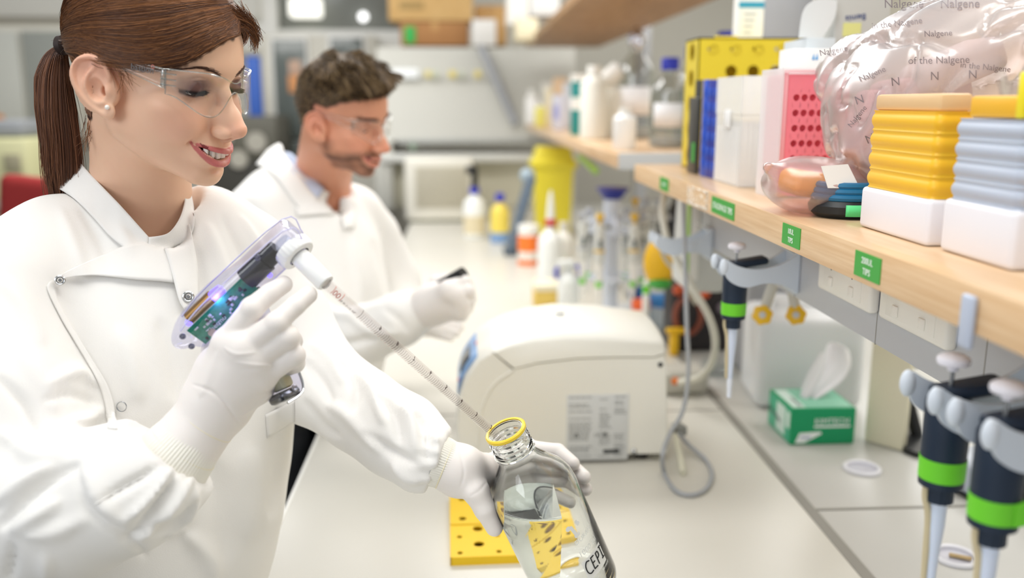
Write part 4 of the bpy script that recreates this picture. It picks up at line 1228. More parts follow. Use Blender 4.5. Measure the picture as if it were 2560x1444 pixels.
def on_coat(px, py, off=0.002, bvh=None, zf=None):
    h = hit(bvh or bvh_coat, px, py)
    if h is None: return W(px, py, zf if zf else 1.0)
    n = CAM - h; n /= np.linalg.norm(n)
    return h + n * off
def patch(name, A, B, n, m, off, m_, parent, thick=.0012, zs=None, label=None, bvh=None, maxjump=0.02):
    """cloth piece lying on the coat between two pixel polylines A and B"""
    A = resamp([(a[0], a[1], 0) for a in A], n)[:, :2]; B = resamp([(a[0], a[1], 0) for a in B], n)[:, :2]
    G = np.zeros((m, n, 3))
    Zg = np.zeros((m, n))
    for i in range(m):
        t = i / (m - 1)
        for j in range(n):
            p = A[j] * (1 - t) + B[j] * t
            if zs is not None:
                Zg[i, j] = (np.interp(j / (n - 1), np.linspace(0, 1, len(zs[0])), zs[0]) * (1 - t) + np.interp(j / (n - 1), np.linspace(0, 1, len(zs[1])), zs[1]) * t)
                h = hit(bvh or bvh_coat, *p)
                if h is not None: Zg[i, j] = min(Zg[i, j], proj(h)[2] - off)
            else:
                Zg[i, j] = proj(on_coat(p[0], p[1], off, bvh))[2]
    for _ in range(2):
        Z2 = Zg.copy(); Z2[1:-1, 1:-1] = (Zg[1:-1, 1:-1] * 2 + Zg[:-2, 1:-1] + Zg[2:, 1:-1] + Zg[1:-1, :-2] + Zg[1:-1, 2:]) / 6; Zg = np.minimum(Z2, Zg + .0005) if zs is None else Z2
    for i in range(m):
        t = i / (m - 1)
        for j in range(n):
            p = A[j] * (1 - t) + B[j] * t; G[i, j] = W(p[0], p[1], Zg[i, j])
    return obj(name, MB().grid(G), m_, parent, world=True, smooth=180, solid=thick, label=label, off=0.0)
# stand collar, near side and far side, then the folded-open flap and the placket
patch('collar', [(160, 368), (182, 362), (200, 405), (245, 455), (300, 512), (345, 562), (372, 592)], [(142, 468), (190, 500), (235, 545), (275, 590), (315, 622), (345, 640), (368, 640)], 40, 12, .004, M_coat, coat,
      zs=([1.03, 1.01, .985, .965, .955, .955, .958], [1.0, .975, .96, .955, .955, .955, .955]))
patch('collar', [(455, 478), (462, 500), (452, 540), (430, 575), (408, 588), (372, 592)], [(476, 478), (484, 520), (485, 560), (470, 600), (440, 615), (368, 640)], 30, 8, .004, M_coat, coat, zs=([1.03, 1.02, 1.0, .98, .965, .958], [1.05, 1.04, 1.02, 1.0, .98, .955]))
patch('flap', [(152, 700), (150, 688), (200, 662), (250, 640), (320, 612), (400, 600), (440, 600)], [(152, 704), (165, 694), (220, 688), (270, 690), (340, 698), (400, 702), (436, 706)], 40, 12, .006, M_coat, coat, label='turned-back front flap of the coat')
patch('placket', [(404, 596), (424, 660), (436, 706), (448, 750), (462, 774)], [(474, 560), (484, 610), (493, 660), (497, 710), (497, 748)], 30, 8, .008, M_coat, coat, label='narrow front tab with a snap at its tip')
patch('front_edge', [(130, 700), (118, 720), (150, 790), (185, 850), (215, 900), (245, 955), (262, 1010), (268, 1070)], [(150, 716), (140, 735), (172, 800), (207, 860), (238, 910), (268, 960), (286, 1015), (294, 1072)], 44, 5, .0022, M_coat, coat, thick=.0006, label='stitched front edge of the coat')
pk = patch('pocket_edge', [(664, 1036), (668, 1095)], [(735, 1000), (737, 1055)], 8, 8, .0015, M_coat, coat, thick=.0006)
# snaps
def snap(px, py, bv, r=.0062, parent=coat, off=.0095):
    h = on_coat(px, py, off); n = CAM - h; n /= np.linalg.norm(n)
    o = obj('snap_button', MB().lathe([(r, 0), (r, .0012), (r * .8, .0020), (r * .62, .0014), (r * .50, .0004)], h, n, 28), M_steel, parent, world=True)
    obj('snap_centre', MB().lathe([(r * .34, 0), (r * .34, .0014), (r * .2, .0022), (r * .12, .0008), (0.00001, .0006)], h, n, 20), M_steel, o, world=True)
snap(195, 459, None, off=.012); snap(471, 741, None, off=.011); snap(150, 700, None, r=.0052, off=.010)
h = on_coat(304, 1016, .004); n = CAM - h; n /= np.linalg.norm(n)
obj('snap_ring', MB().tube([h + (_r * math.cos(a) + _u * math.sin(a)) * .0050 for a in np.linspace(0, 2 * PI, 25)[:-1]], .0006, 6, closed=True, sub=1), M_steel, coat, world=True)
# stitches: seam ridges
def seam(pts, off=.0006, r=.0005, parent=coat):
    P = spline([(a, b, 0) for a, b in pts], 8)[:, :2]
    obj('seam', MB().tube([on_coat(a, b, off) for a, b in P], r, 5, sub=1), M_coat, parent, world=True)
seam([(235, 1262), (300, 1222), (360, 1190)])
# dark stripe of the shirt inside the collar
patch('shirt', [(176, 366), (206, 360)], [(196, 398), (206, 418)], 6, 5, .001, mat('shirt_dark', '2c3a33', 0.8), coat, zs=([1.035, 1.03], [1.02, 1.02]), label='dark green shirt seen inside the collar')
# knitted cuffs
M_knit = mat('knit_cuff', 'f1eee4', 0.9)
def ribcuff(a, b, ra, rb, parent, nr=64, amp=.0007):
    n = nr * 4; ax = (b - a) / np.linalg.norm(b - a); t = np.array([0, 0, 1.]); e1 = np.cross(ax, t); e1 /= np.linalg.norm(e1); e2 = np.cross(ax, e1)
    vs_ = []; m_ = 10
    for i in range(m_):
        u = i / (m_ - 1); c = a + (b - a) * u; r = ra + (rb - ra) * u
        for k in range(n):
            an = 2 * PI * k / n; rr = r + amp * math.sin(an * nr) * math.sin(PI * (.15 + .8 * u)); vs_.append(c + (e1 * math.cos(an) + e2 * math.sin(an)) * rr)
    fs = [(i * n + k, i * n + (k + 1) % n, (i + 1) * n + (k + 1) % n, (i + 1) * n + k) for i in range(m_ - 1) for k in range(n)]
    return obj('knitted_cuff', MB().add(vs_, fs), M_knit, parent, world=True, smooth=180)
ribcuff(W(428, 1155, .838), W(492, 1078, .842), .0375, .0300, coat)
ribcuff(W(1088, 1149, 1.0), W(1140, 1170, 1.0), .0300, .0255, coat)

# trousers and shoes, below the picture, so that she stands
hipc = W(310, 1444, 1.07)
fw, lf = TB[:, 0], TB[:, 1]
S = SDF(V(hipc[0] - .35, hipc[1] - .35, 0.02), V(hipc[0] + .35, hipc[1] + .35, .75), 0.008)
for s in (1, -1):
    b = V(hipc[0], hipc[1], 0) + lf * s * .095
    S.chain([b + V(0, 0, .72), b + V(0, 0, .45), b + V(0, 0, .09)], [.085, .065, .05], k=.03)
P_, F_ = S.net(); npobj('trousers', relax(P_, F_, 1), F_, mat('trousers_black', '1c1d20', 0.8), w_person)
for s in (1, -1):
    b = V(hipc[0], hipc[1], 0) + lf * s * .095
    S = SDF(b - V(.2, .2, .02), b + V(.2, .2, .14), .006)
    S.chain([b - fw * .05 + V(0, 0, .042), b + fw * .16 + V(0, 0, .035)], [.042, .035]); S.cone(b + V(0, 0, .06), b + V(0, 0, .11), .04, .045, k=.02)
    S.rbox(b + fw * .055 + V(0, 0, -.06), (.3, .3, .06), .001, op=-1)
    P_, F_ = S.net(); npobj('shoe', relax(P_, F_, 1), F_, mat('shoe_black', '17171a', 0.4), w_person)

# gloves ---------------------------------------------------------------
M_glove = mat('nitrile_glove', 'ece6e1', 0.48, sss=0.05, bump=0.12, bscale=260, bdist=0.0008)
def pw(p): return W(p[0], p[1], p[2])
def glove(name, wrist, mcps, chains, thumb, cuff, rest, parent, creases=(), h=.0011, label=None):
    """wrist (px,py,z,r); mcps: list of knuckles; chains: finger joint lists; cuff: two (px,py,z,r)"""
    allp = np.array([pw(p) for c in chains for p in c] + [pw(p) for p in thumb] + [pw(wrist), pw(cuff[0]), pw(cuff[1])])
    S_ = SDF(allp.min(0) - .04, allp.max(0) + .04, h)
    for m in mcps:
        S_.cone(pw(wrist), pw(m), wrist[3], m[3], k=.018)
    for a, b in zip(mcps[:-1], mcps[1:]): S_.cone(pw(a), pw(b), a[3], b[3], k=.008)
    for p, q in rest: S_.cone(pw(p), pw(q), p[3], q[3], k=.014)
    for c in chains:
        pts = [pw(p) for p in c]; rs = [p[3] for p in c]
        S_.chain(pts, rs, k=.004, kk=.003)
        S_.cone(pts[1], pts[1], rs[1] * 1.05, k=.003)      # knuckle
    pts = [pw(p) for p in thumb]; S_.chain(pts, [p[3] for p in thumb], k=.010, kk=.005)
    a, b = pw(cuff[0]), pw(cuff[1])
    S_.cone(a, b, cuff[0][3], cuff[1][3], k=.012)
    d = (a - b) / np.linalg.norm(a - b)
    S_.fn(lambda X, Y, Z: -((X - a[0]) * d[0] + (Y - a[1]) * d[1] + (Z - a[2]) * d[2]), a + d * .05 - .06, a + d * .05 + .06, k=.001, op=-1)
    P, Fc = S_.net(); P = relax(P, Fc, 2, .5); N = vnormals(P, Fc)
    P = P + N * (0.00035 * fbm(P, 22, 3, 2))[:, None]
    for pts, w_, am in creases: P = crease(P, N, pts, w_, am)
    P = relax(P, Fc, 1, .25)
    o = npobj(name, P, Fc, M_glove, parent, label=label)
    n = (b - a) / np.linalg.norm(b - a); e1 = np.cross(n, V(0, 0, 1)); e1 /= np.linalg.norm(e1); e2 = np.cross(n, e1)
    for u, rr in ((0.01, cuff[0][3] + .0004), (0.62, None)):
        c = a + (b - a) * u; r = rr or (cuff[0][3] * (1 - u) + cuff[1][3] * u) + .0003
        obj('rolled_rim' if u < .1 else 'cuff_band', MB().tube([c + (e1 * math.cos(t) + e2 * math.sin(t)) * r for t in np.linspace(0, 2 * PI, 49)[:-1]], .0007 if u < .1 else .0004, 6, closed=True, sub=1), mat('glove_rim', 'efe6c6', 0.5), o, world=True)
    return o
zz = .835
g_r = glove('glove', (545, 1000, .845, .0285),
      [(574, 862, .822, .0165), (612, 872, .815, .0165), (636, 898, .818, .0160), (654, 934, .828, .0150)],
      [[(576, 848, .822, .0135), (630, 770, .812, .0102), (674, 733, .822, .0092), (709, 711, .832, .0085)],
       [(620, 865, .815, .0135), (692, 806, .805, .0102), (738, 764, .815, .0092), (771, 737, .825, .0085)],
       [(640, 890, .818, .0130), (718, 842, .812, .0108), (728, 852, .840, .0105), (690, 862, .862, .0095)],
       [(660, 932, .828, .0125), (734, 888, .822, .0104), (736, 906, .846, .0100), (700, 925, .864, .0088)]],
      [(560, 960, .850, .0200), (548, 878, .868, .0165), (590, 820, .888, .0125), (640, 790, .890, .0105)],
      ((458, 1119, .841, .0338), (540, 1015, .845, .0290)),
      [((545, 1000, .845, .0285), (560, 930, .846, .026)), ((560, 930, .846, .026), (620, 930, .836, .022)), ((560, 970, .85, .026), (640, 965, .846, .018))],
      w_person, creases=[([(640, 985), (690, 975), (735, 965)], 4, -.0010), ([(590, 905), (640, 912), (690, 912)], 4, .0009), ([(600, 920), (650, 925)], 4, -.0008),
      ([(560, 868), (590, 885), (640, 880)], 5, .0008), ([(480, 960), (540, 985), (600, 1060)], 5, -.0012), ([(600, 1040), (640, 1015), (672, 990)], 4, .0009), ([(655, 1000), (690, 980), (712, 972)], 3, .001), ([(545, 880), (520, 940), (500, 990)], 12, .0012)], label='off-white glove gripping the pipette filler')
g_l = glove('glove', (1150, 1176, 1.005, .0245),
      [(1212, 1166, 1.045, .0150), (1212, 1186, 1.052, .0150), (1208, 1208, 1.055, .0145), (1200, 1228, 1.050, .0135)],
      [[(1218, 1163, 1.050, .0135), (1325, 1122, 1.098, .0112), (1395, 1128, 1.094, .0098), (1432, 1158, 1.075, .0088)],
       [(1218, 1186, 1.055, .0135), (1340, 1158, 1.108, .0112), (1425, 1163, 1.098, .0098), (1460, 1192, 1.076, .0088)],
       [(1214, 1208, 1.058, .0130), (1335, 1195, 1.115, .0108), (1425, 1198, 1.102, .0095), (1464, 1222, 1.082, .0085)],
       [(1206, 1228, 1.055, .0120), (1310, 1235, 1.115, .0098), (1390, 1238, 1.108, .0088), (1432, 1255, 1.092, .0080)]],
      [(1165, 1190, .998, .0190), (1190, 1228, .985, .0150), (1212, 1272, .985, .0120), (1236, 1318, .990, .0098)],
      ((1112, 1161, 1.0, .0275), (1150, 1176, 1.0, .0255)),
      [((1150, 1176, 1.0, .0245), (1190, 1190, 1.02, .022))],
      w_person, creases=[([(1150, 1130), (1160, 1180), (1150, 1220)], 4, -.0008), ([(1175, 1240), (1200, 1225), (1215, 1205)], 5, -.0008)], label='off-white glove steadying the bottle')

# pipette filler --------------------------------------------------------
pf = thing('pipette_filler', 'clear-shelled motor pipette filler showing a green circuit board, in the gloved hand', 'pipette filler', W(620, 830, .85))
fa = W(474, 836, .852); fb = W(742, 577, .836)
ax = (fb - fa) / np.linalg.norm(fb - fa)
pa = W(815, 708, .828); _n = W(1264, 1077, .968); _b = _r * (-.4 * .934) + _u * (.917 * .934) - _f * .358
pb = _n - _b * .024 - _r * .003       # direction of the pipette
pdir = (pb - pa) / np.linalg.norm(pb - pa)
side = pdir - ax * (pdir @ ax); side /= np.linalg.norm(side)
FR = np.column_stack([ax, side, np.cross(ax, side)])
Lf = np.linalg.norm(fb - fa)
def FL(x, y, z=0): return fa + FR @ V(x, y, z)
M_shell = clear_mat('clear_shell', 'eeeef8', 0.05, 1.5, 0.03)
S = SDF(np.minimum(fa, W(700, 1020, .86)) - .05, np.maximum(fb, W(760, 1000, .84)) + .06, .0016)
S.rbox(FL(Lf * .5, 0.000), (Lf / 2, .0155, .0165), .007, R=FR)
S.ell(FL(Lf * .28, -.002), (.060, .021, .018), R=FR, k=.01)
g0 = FL(Lf * .42, .012); g1 = W(714, 985, .852)
gd = (g1 - g0) / np.linalg.norm(g1 - g0); gy = side - gd * (side @ gd); gy /= np.linalg.norm(gy)
GR = np.column_stack([gd, gy, np.cross(gd, gy)]); Lg = np.linalg.norm(g1 - g0)
S.rbox((g0 + g1) / 2, (Lg / 2 + .004, .0150, .0150), .007, R=GR, k=.006)
P_, F_ = S.net(); P_ = relax(P_, F_, 1)
npobj('shell', P_, F_, M_shell, pf, label='clear plastic shell')
for s in (-1, 1):
    obj('shell_edge', MB().tube([FL(.004, -.0135, s * .0145), FL(Lf * .3, -.0175, s * .0150), FL(Lf * .97, -.0135, s * .0145), FL(Lf * 1.0, .006, s * .0145), FL(Lf * .93, .0135, s * .0145), FL(Lf * .60, .0135, s * .0145)], .0007, 6), mat('violet_highlight', 'd8d4f4', 0.2), pf, world=True)  # violet highlights of the blue lamp, put into the edge colour
def fbox(name, x0, x1, y0, y1, z0, z1, m_, bev=.0005, parent=None, label=None):
    mb = MB().box(((x0 + x1) / 2, (y0 + y1) / 2, (z0 + z1) / 2), (abs(x1 - x0), abs(y1 - y0), abs(z1 - z0)), bev)
    return obj(name, mb.xf(FR, fa), m_, parent or pf, world=True, label=label)
zc = float(np.sign(FR[:, 2] @ (CAM - fa)))   # side facing the camera
M_pcb = mat('circuit_green', '2f9a72', 0.4, c2='268562', cscale=300)
pcb = fbox('circuit_board', .006, .082, -.008, .0145, zc * .009, zc * .0105, M_pcb, .0003, label='green circuit board')
rg = random.Random(3)
for i in range(34):
    x = rg.uniform(.010, .079); y = rg.uniform(-.005, .0125); dk = rg.random() < .55
    fbox('chip', x, x + rg.uniform(.0015, .0045), y, y + rg.uniform(.001, .003), zc * .0105, zc * rg.uniform(.0112, .0125), mat('chip_dark', '1f2a26', 0.4) if dk else mat('chip_silver', 'd5d8d2', 0.3), .0002, pcb)
obj('board_print', text_mb('Thermo', .0072, FL(.017, .010, zc * .0108), ax, -side, thick=.0004), mat('print_white', 'f2f6f2', 0.5), pcb, world=True, smooth=0)
obj('round_contact', MB().lathe([(.0042, 0), (.0042, .001), (.0026, .0014), (.0001, .0014)], FL(.020, .0105, zc * .0105), FR[:, 2] * zc, 20), mat('contact_copper', 'c9b9a0', 0.3, metal=.6), pcb, world=True)
obj('motor', MB().cyl(FL(.080, -.001, zc * .002), FL(.106, -.001, zc * .002), .0115, 28), mat('motor_black', '16171b', 0.3), pf, world=True, label='black motor')
obj('motor_end', MB().cyl(FL(.106, -.001, zc * .002), FL(.122, -.001, zc * .002), .0095, 28), M_black, pf, world=True)
M_black = mat('black_plastic', '0c0d10', 0.45)
obj('battery', MB().cyl(FL(.014, -.0125, zc * .002), FL(.046, -.0125, zc * .002), .0062, 24), mat('battery_gold', '9a7230', 0.3, metal=.7), pf, world=True, label='gold battery')
obj('blue_lamp', MB().lathe([(.0058, 0), (.0062, .004), (.005, .012), (.0001, .014)], FL(.046, -.0115, zc * .004), ax, 20), mat('lamp_blue', '5a4cff', 0.3, emit=3.5), pf, world=True, label='glowing blue lamp')
obj('blue_lamp', MB().ball(FL(.012, -.011, zc * .006), .0035, 14), mat('lamp_blue2', '7a6cff', 0.3, emit=2.0), pf, world=True)
obj('blue_lamp', MB().ball(FL(.098, .0115, zc * .004), .0028, 14), mat('lamp_blue3', '8878ff', 0.3, emit=1.5), pf, world=True)
l = bpy.data.lights.new('blue_lamp_light', 'POINT'); l.energy = .035; l.color = (.3, .25, 1); l.shadow_soft_size = .005
lo_ = bpy.data.objects.new('blue_lamp_light', l); COL.objects.link(lo_); lo_.location = FL(.050, -.0105, zc * .013)
obj('socket_tube', MB().cyl(FL(.128, -.003, 0), FL(.128, .012, 0), .010, 24), mat('tube_frost', 'dfe6ee', 0.3, alpha=.6), pf, world=True)
for (x, y) in ((.108, -.0135), (-.001, .004), (.002, -.009)):
    obj('screw', MB().lathe([(.003, 0), (.003, .001), (.0018, .0016), (.0001, .001)], FL(x, y, zc * .0165), FR[:, 2] * zc, 16), mat('screw_dark', '77788a', 0.3, metal=.8), pf, world=True)
obj('triggers', MB().box(FL(.073, .019, 0), (.014, .010, .016), .003, 2, R=FR).box(FL(.052, .024, 0), (.014, .010, .016), .003, 2, R=FR), M_black, pf, world=True, label='black finger triggers')
# nose: knurled ring and cone
def PD(t, a=pa): return a + pdir * t
n0 = W(738, 630, .836); nL = np.linalg.norm(pa - n0)
nax = (pa - n0) / nL
prof = []
mb = MB(); nn = 96; vs_ = []; fs = []
for i, (r, hh) in enumerate([(.0165, -.007), (.0180, -.006), (.0182, .003), (.0170, .0055), (.0110, .0062)]):
    for k in range(nn):
        a = 2 * PI * k / nn; rr = r + (.0004 if (k % 4 < 2) and 0 < i < 3 else 0)
        t = np.cross(nax, V(0, 0, 1)); t /= np.linalg.norm(t); b = np.cross(nax, t)
        vs_.append(n0 + nax * hh + (t * math.cos(a) + b * math.sin(a)) * rr)
for i in range(4):
    for k in range(nn): fs.append((i * nn + k, i * nn + (k + 1) % nn, (i + 1) * nn + (k + 1) % nn, (i + 1) * nn + k))
fs.append(tuple(range(nn - 1, -1, -1)))
M_pw = mat('white_nose', 'f3f3f2', 0.35, sss=.05)
obj('nose_ring', mb.add(vs_, fs), M_pw, pf, world=True, label='white knurled ring')
obj('nose_cone', MB().lathe([(.0092, .004), (.0096, .008), (.0094, nL - .002), (.0086, nL), (.0056, nL + .0006), (.0052, nL - .0004), (.0001, nL - .0006)], n0, nax, 40), M_pw, pf, world=True, label='white pipette holder')
# grip end: battery window, chrome screw plate
def GL(x, y, z=0): return g1 + GR @ V(x, y, z)
obj('grip_battery', MB().box(GL(-.022, .0, 0), (.034, .018, .018), .004, 2, R=GR), mat('battery_pale', 'd9d9b0', 0.4), pf, world=True)
zg = float(np.sign(GR[:, 2] @ (CAM - g1)))
obj('grip_end', MB().box(GL(.001, -.002, 0), (.010, .024, .024), .004, 2, R=GR), mat('chrome_dark', '77797c', 0.15, metal=1.0), pf, world=True)
obj('grip_screw', MB().lathe([(.0035, 0), (.0035, .001), (.0022, .0016), (.0010, .0008), (.0001, .0008)], GL(-.002, .002, zg * .0125), GR[:, 2] * zg, 20), M_steel, pf, world=True)
obj('grip_rail', MB().tube([GL(-.045, .0160, zg * .010), GL(-.012, .0165, zg * .011), GL(.004, .010, zg * .012), GL(.008, -.012, zg * .012)], .0014, 8), mat('chrome', 'd0d2d4', 0.1, metal=1.0), pf, world=True)

# serological pipette ----------------------------------------------------
pp = thing('serological_pipette', 'long clear graduated glass pipette with brown and red markings, dipping into the bottle', 'pipette', pa)
M_glass = mat('thin_glass', 'ffffff', 0.0, trans=1.0, ior=1.45)
M_tube = clear_mat('pipette_wall', 'fbfafa', 0.03, 1.6, 0.0)
pr = .00525; pL = np.linalg.norm(pb - pa)
obj('tube', MB().lathe([(pr, -.006), (pr, pL * .96), (pr * .55, pL), (pr * .35, pL + .0005)], pa, pdir, 32), M_tube, pp, world=True)
obj('inner_bore', MB().lathe([(pr * .72, -.004), (pr * .72, pL * .95), (pr * .3, pL)], pa, pdir, 24), M_tube, pp, world=True)
obj('tip_rim', MB().lathe([(pr * .9, .001), (pr * 1.03, .0016), (pr * .9, .0022)], pa, pdir, 24), mat('rim_grey', 'b9b6b2', 0.3), pp, world=True)
tocam = CAM - (pa + pb) / 2; tocam -= pdir * (tocam @ pdir); tocam /= np.linalg.norm(tocam)
crossd = np.cross(pdir, tocam)
def arc(t, a0, a1, w, r=pr * 1.012, n=9):
    G = np.zeros((2, n, 3))
    for j in range(n):
        a = a0 + (a1 - a0) * j / (n - 1)
        d = tocam * math.cos(a) + crossd * math.sin(a)
        for i in (0, 1): G[i, j] = PD(t + w * (i - .5)) + d * r
    return G
blk = MB(); red = MB()
for i in range(96):
    t = .046 + i * (pL * .985 - .046) / 95
    long_ = (i % 10 == 0); mid_ = (i % 5 == 0)
    m_ = blk
    m_.grid(arc(t, -1.2 if long_ else (-.6 if mid_ else -.35), 1.25 if long_ else 1.0, .00046 if long_ else .00027))
    if i % 2 == 0 and i < 45: red.grid(arc(t + .0006, 1.15, 1.6, .0004))
obj('graduation_marks', blk, mat('mark_brown', '4a3230', 0.6), pp, world=True, smooth=0)
obj('graduation_red', red, mat('mark_red', 'cf5c40', 0.6), pp, world=True, smooth=0)
def wraptext(s_, size, t, ang, m_, flip=False, name='scale_number'):
    mb = text_mb(s_, size, (0, 0, 0), (1, 0, 0), (0, 1, 0), 'CENTER', .0001)
    if not mb.n: return
    v = np.vstack(mb.v); a = ang + v[:, 1] / pr * (1)
    q = pa + np.outer(t + v[:, 0], pdir) + (np.cos(a)[:, None] * tocam + np.sin(a)[:, None] * crossd) * (pr * 1.02)
    b = MB().add(q, mb.f); obj(name, b, m_, pp, world=True, smooth=0)
M_mk = mat('mark_brown'); M_mr = mat('mark_red')
sgn = 1.0 if crossd @ _u > 0 else -1.0
for i in range(1, 10):
    t = .046 + i * 10 * (pL * .985 - .046) / 95
    if t < pL * .93: wraptext(str(10 - i), .0062, t, -.95, M_mk)
wraptext('10 in 1/10 mL', .0040, .030, .35, M_mk, name='print_text')
wraptext('00', .0085, .0135, -.35, M_mr, name='print_text')
red2 = MB().grid(arc(.0085, -1.0, .9, .0006)).grid(arc(.0200, -1.0, .9, .0006)); obj('red_band', red2, M_mr, pp, world=True, smooth=0)

# the bottle --------------------------------------------------------------
Mg = mat('bottle_glass', 'fbfdfc', 0.0, trans=1.0, ior=1.45)
nt_ = W(1264, 1077, .968)
bd = _r * (-.4 * .934) + _u * (.917 * .934) - _f * .358; bd /= np.linalg.norm(bd)
HB = .230; b0 = nt_ - bd * HB
bt = thing('reagent_bottle', 'large clear reagent bottle with a yellow pouring ring, tilted and held over the bench', 'bottle', b0)
outer = [(.0001, .004), (.030, .003), (.044, .000), (.0495, .004), (.0505, .010), (.0505, .140), (.0490, .152), (.0440, .164), (.0350, .176), (.0270, .187), (.0225, .194), (.0212, .199), (.0212, .203)]
thr = []
for k in range(3):
    h0 = .206 + k * .006; thr += [(.0212, h0), (.0232, h0 + .0015), (.0232, h0 + .0028), (.0212, h0 + .0042)]
outer2 = outer + [(.0240, .2025), (.0242, .2045), (.0214, .2055)] + thr + [(.0214, .2262), (.0222, .229), (.0216, .2300)]
inner = [(.0188, .2300), (.0184, .22), (.0184, .200), (.0195, .195), (.0240, .186), (.0325, .1745), (.0415, .1625), (.0465, .151), (.0480, .139), (.0480, .012), (.046, .008), (.04, .0065), (.0001, .0075)]
obj('glass', MB().lathe(outer2 + inner, b0, bd, 96), Mg, bt, world=True, smooth=50)
obj('pouring_ring', MB().lathe([(.0226, .2272), (.0236, .2283), (.0236, .2310), (.0224, .2322), (.0200, .2318), (.0198, .2303), (.0218, .2303)], b0, bd, 64), mat('ring_yellow', 'f0cf3c', 0.3), bt, world=True, label='yellow pouring ring')
# liquid: inside the body, cut level
BR = frame(np.cross(bd, V(0, 0, 1)), bd)      # columns: horizontal across, axis, other
lvl = proj(W(1355, 1240, 1.01)); Zl = W(1352, 1243, 1.01)[2]
S = SDF(b0 - V(.09, .09, .02), nt_ + V(.06, .09, -.02), .0014)
for (r0, h0), (r1, h1) in zip([(.0478, .055), (.0478, .1385), (.0463, .1508), (.0413, .1622)][:-1], [(.0478, .1385), (.0463, .1508), (.0413, .1622)]): pass
def liq(X, Y, Z):
    dx, dy, dz = X - b0[0], Y - b0[1], Z - b0[2]
    hgt = dx * bd[0] + dy * bd[1] + dz * bd[2]
    rad = np.sqrt(np.maximum((dx - hgt * bd[0]) ** 2 + (dy - hgt * bd[1]) ** 2 + (dz - hgt * bd[2]) ** 2, 0))
    R_ = np.interp(hgt.ravel(), [0, .0078, .012, .139, .151, .1625, .1745, .186, .195], [.044, .046, .0481, .0481, .0466, .0416, .0326, .0229, .0176]).reshape(hgt.shape)
    return np.maximum(np.maximum(rad - R_ - .0003, .0070 - hgt), Z - Zl)
S.fn(liq, b0 - .16, nt_ + .06)
P_, F_ = S.net(); P_ = relax(P_, F_, 2, .4)
npobj('liquid', P_, F_, mat('water', 'f6fbfa', 0.0, trans=1.0, ior=1.33), bt, label='clear liquid')
# prints on the glass
tc = CAM - (b0 + bd * .07); tc -= bd * (tc @ bd); tc /= np.linalg.norm(tc); cd = np.cross(bd, tc)
if cd @ _r < 0: cd = -cd
def on_bottle(mb, rad=.0507):
    v = np.vstack(mb.v); a = v[:, 0] / rad
    q = b0 + v[:, 1:2] * bd + (np.cos(a)[:, None] * tc + np.sin(a)[:, None] * cd) * (rad + v[:, 2:3]); return MB().add(q, mb.f)
M_pr = mat('enamel_white', 'eef0ee', 0.5)
obj('print_text', on_bottle(text_mb('DURAN', .0085, (.0165, .0885, 0), (1, 0, 0), (0, 1, 0), 'LEFT', .0001)), M_pr, bt, world=True, smooth=0)
obj('print_text', on_bottle(text_mb('1000 ml', .0098, (.0150, .0715, 0), (1, 0, 0), (0, 1, 0), 'LEFT', .0001)), M_pr, bt, world=True, smooth=0)
obj('print_text', on_bottle(text_mb('Made in Germany', .0050, (.0160, .0335, 0), (1, 0, 0), (0, 1, 0), 'LEFT', .0001)), M_pr, bt, world=True, smooth=0)
lg = MB(); 
def flat(P): return lg.add([(p[0], p[1], .00005) for p in P], [tuple(range(len(P)))])
def disc(cx, cy_, r, n=14): return flat([(cx + r * math.cos(a), cy_ + r * math.sin(a)) for a in np.linspace(0, 2 * PI, n + 1)[:-1]])
for i in range(6): disc(.0225 - i * .0004, .1010 + i * .0019, .0022)
disc(.0165, .1130, .0032); disc(.0200, .1120, .0022); disc(.0305, .1100, .0026); disc(.0290, .1130, .0022); disc(.0225, .0990, .0030); disc(.0255, .0985, .0022)
obj('maker_emblem', on_bottle(lg), M_pr, bt, world=True, smooth=0)
pn = MB(); n = 24; x0, x1, y0, y1 = .0135, .0490, .0385, .0655
G = np.zeros((6, n, 3))
for i in range(6):
    for j in range(n): G[i, j] = (x0 + (x1 - x0) * j / (n - 1), y0 + (y1 - y0) * i / 5, .00008)
obj('label_field', on_bottle(pn.grid(G)), mat('label_white', 'f3f4f2', 0.6), bt, world=True, label='white writing field')
pen = MB()
def stroke(pts, r=.0007):
    P = spline(np.array([(a, b, .0004) for a, b in pts]), 5); v = np.array(P); a = v[:, 0] / .0507
    q = b0 + v[:, 1:2] * bd + (np.cos(a)[:, None] * tc + np.sin(a)[:, None] * cd) * (.0508 + v[:, 2:3]); pen.tube(q, r, 6, sub=1)
stroke([(.0235, .0610), (.0195, .0620), (.0165, .0570), (.0165, .0490), (.0195, .0455), (.0240, .0465)])
stroke([(.0265, .0625), (.0262, .0460)]); stroke([(.0262, .0620), (.0315, .0618)]); stroke([(.0262, .0545), (.0305, .0545)]); stroke([(.0262, .0465), (.0318, .0462)])
stroke([(.0350, .0460), (.0352, .0615)]); stroke([(.0350, .0610), (.0390, .0605), (.0392, .0550), (.0352, .0535)])
stroke([(.0430, .0620), (.0475, .0615)]); stroke([(.0452, .0618), (.0450, .0465)]); stroke([(.0428, .0465), (.0475, .0462)])
obj('handwriting', pen, mat('marker_black', '16181c', 0.5), bt, world=True, label='black handwritten letters')

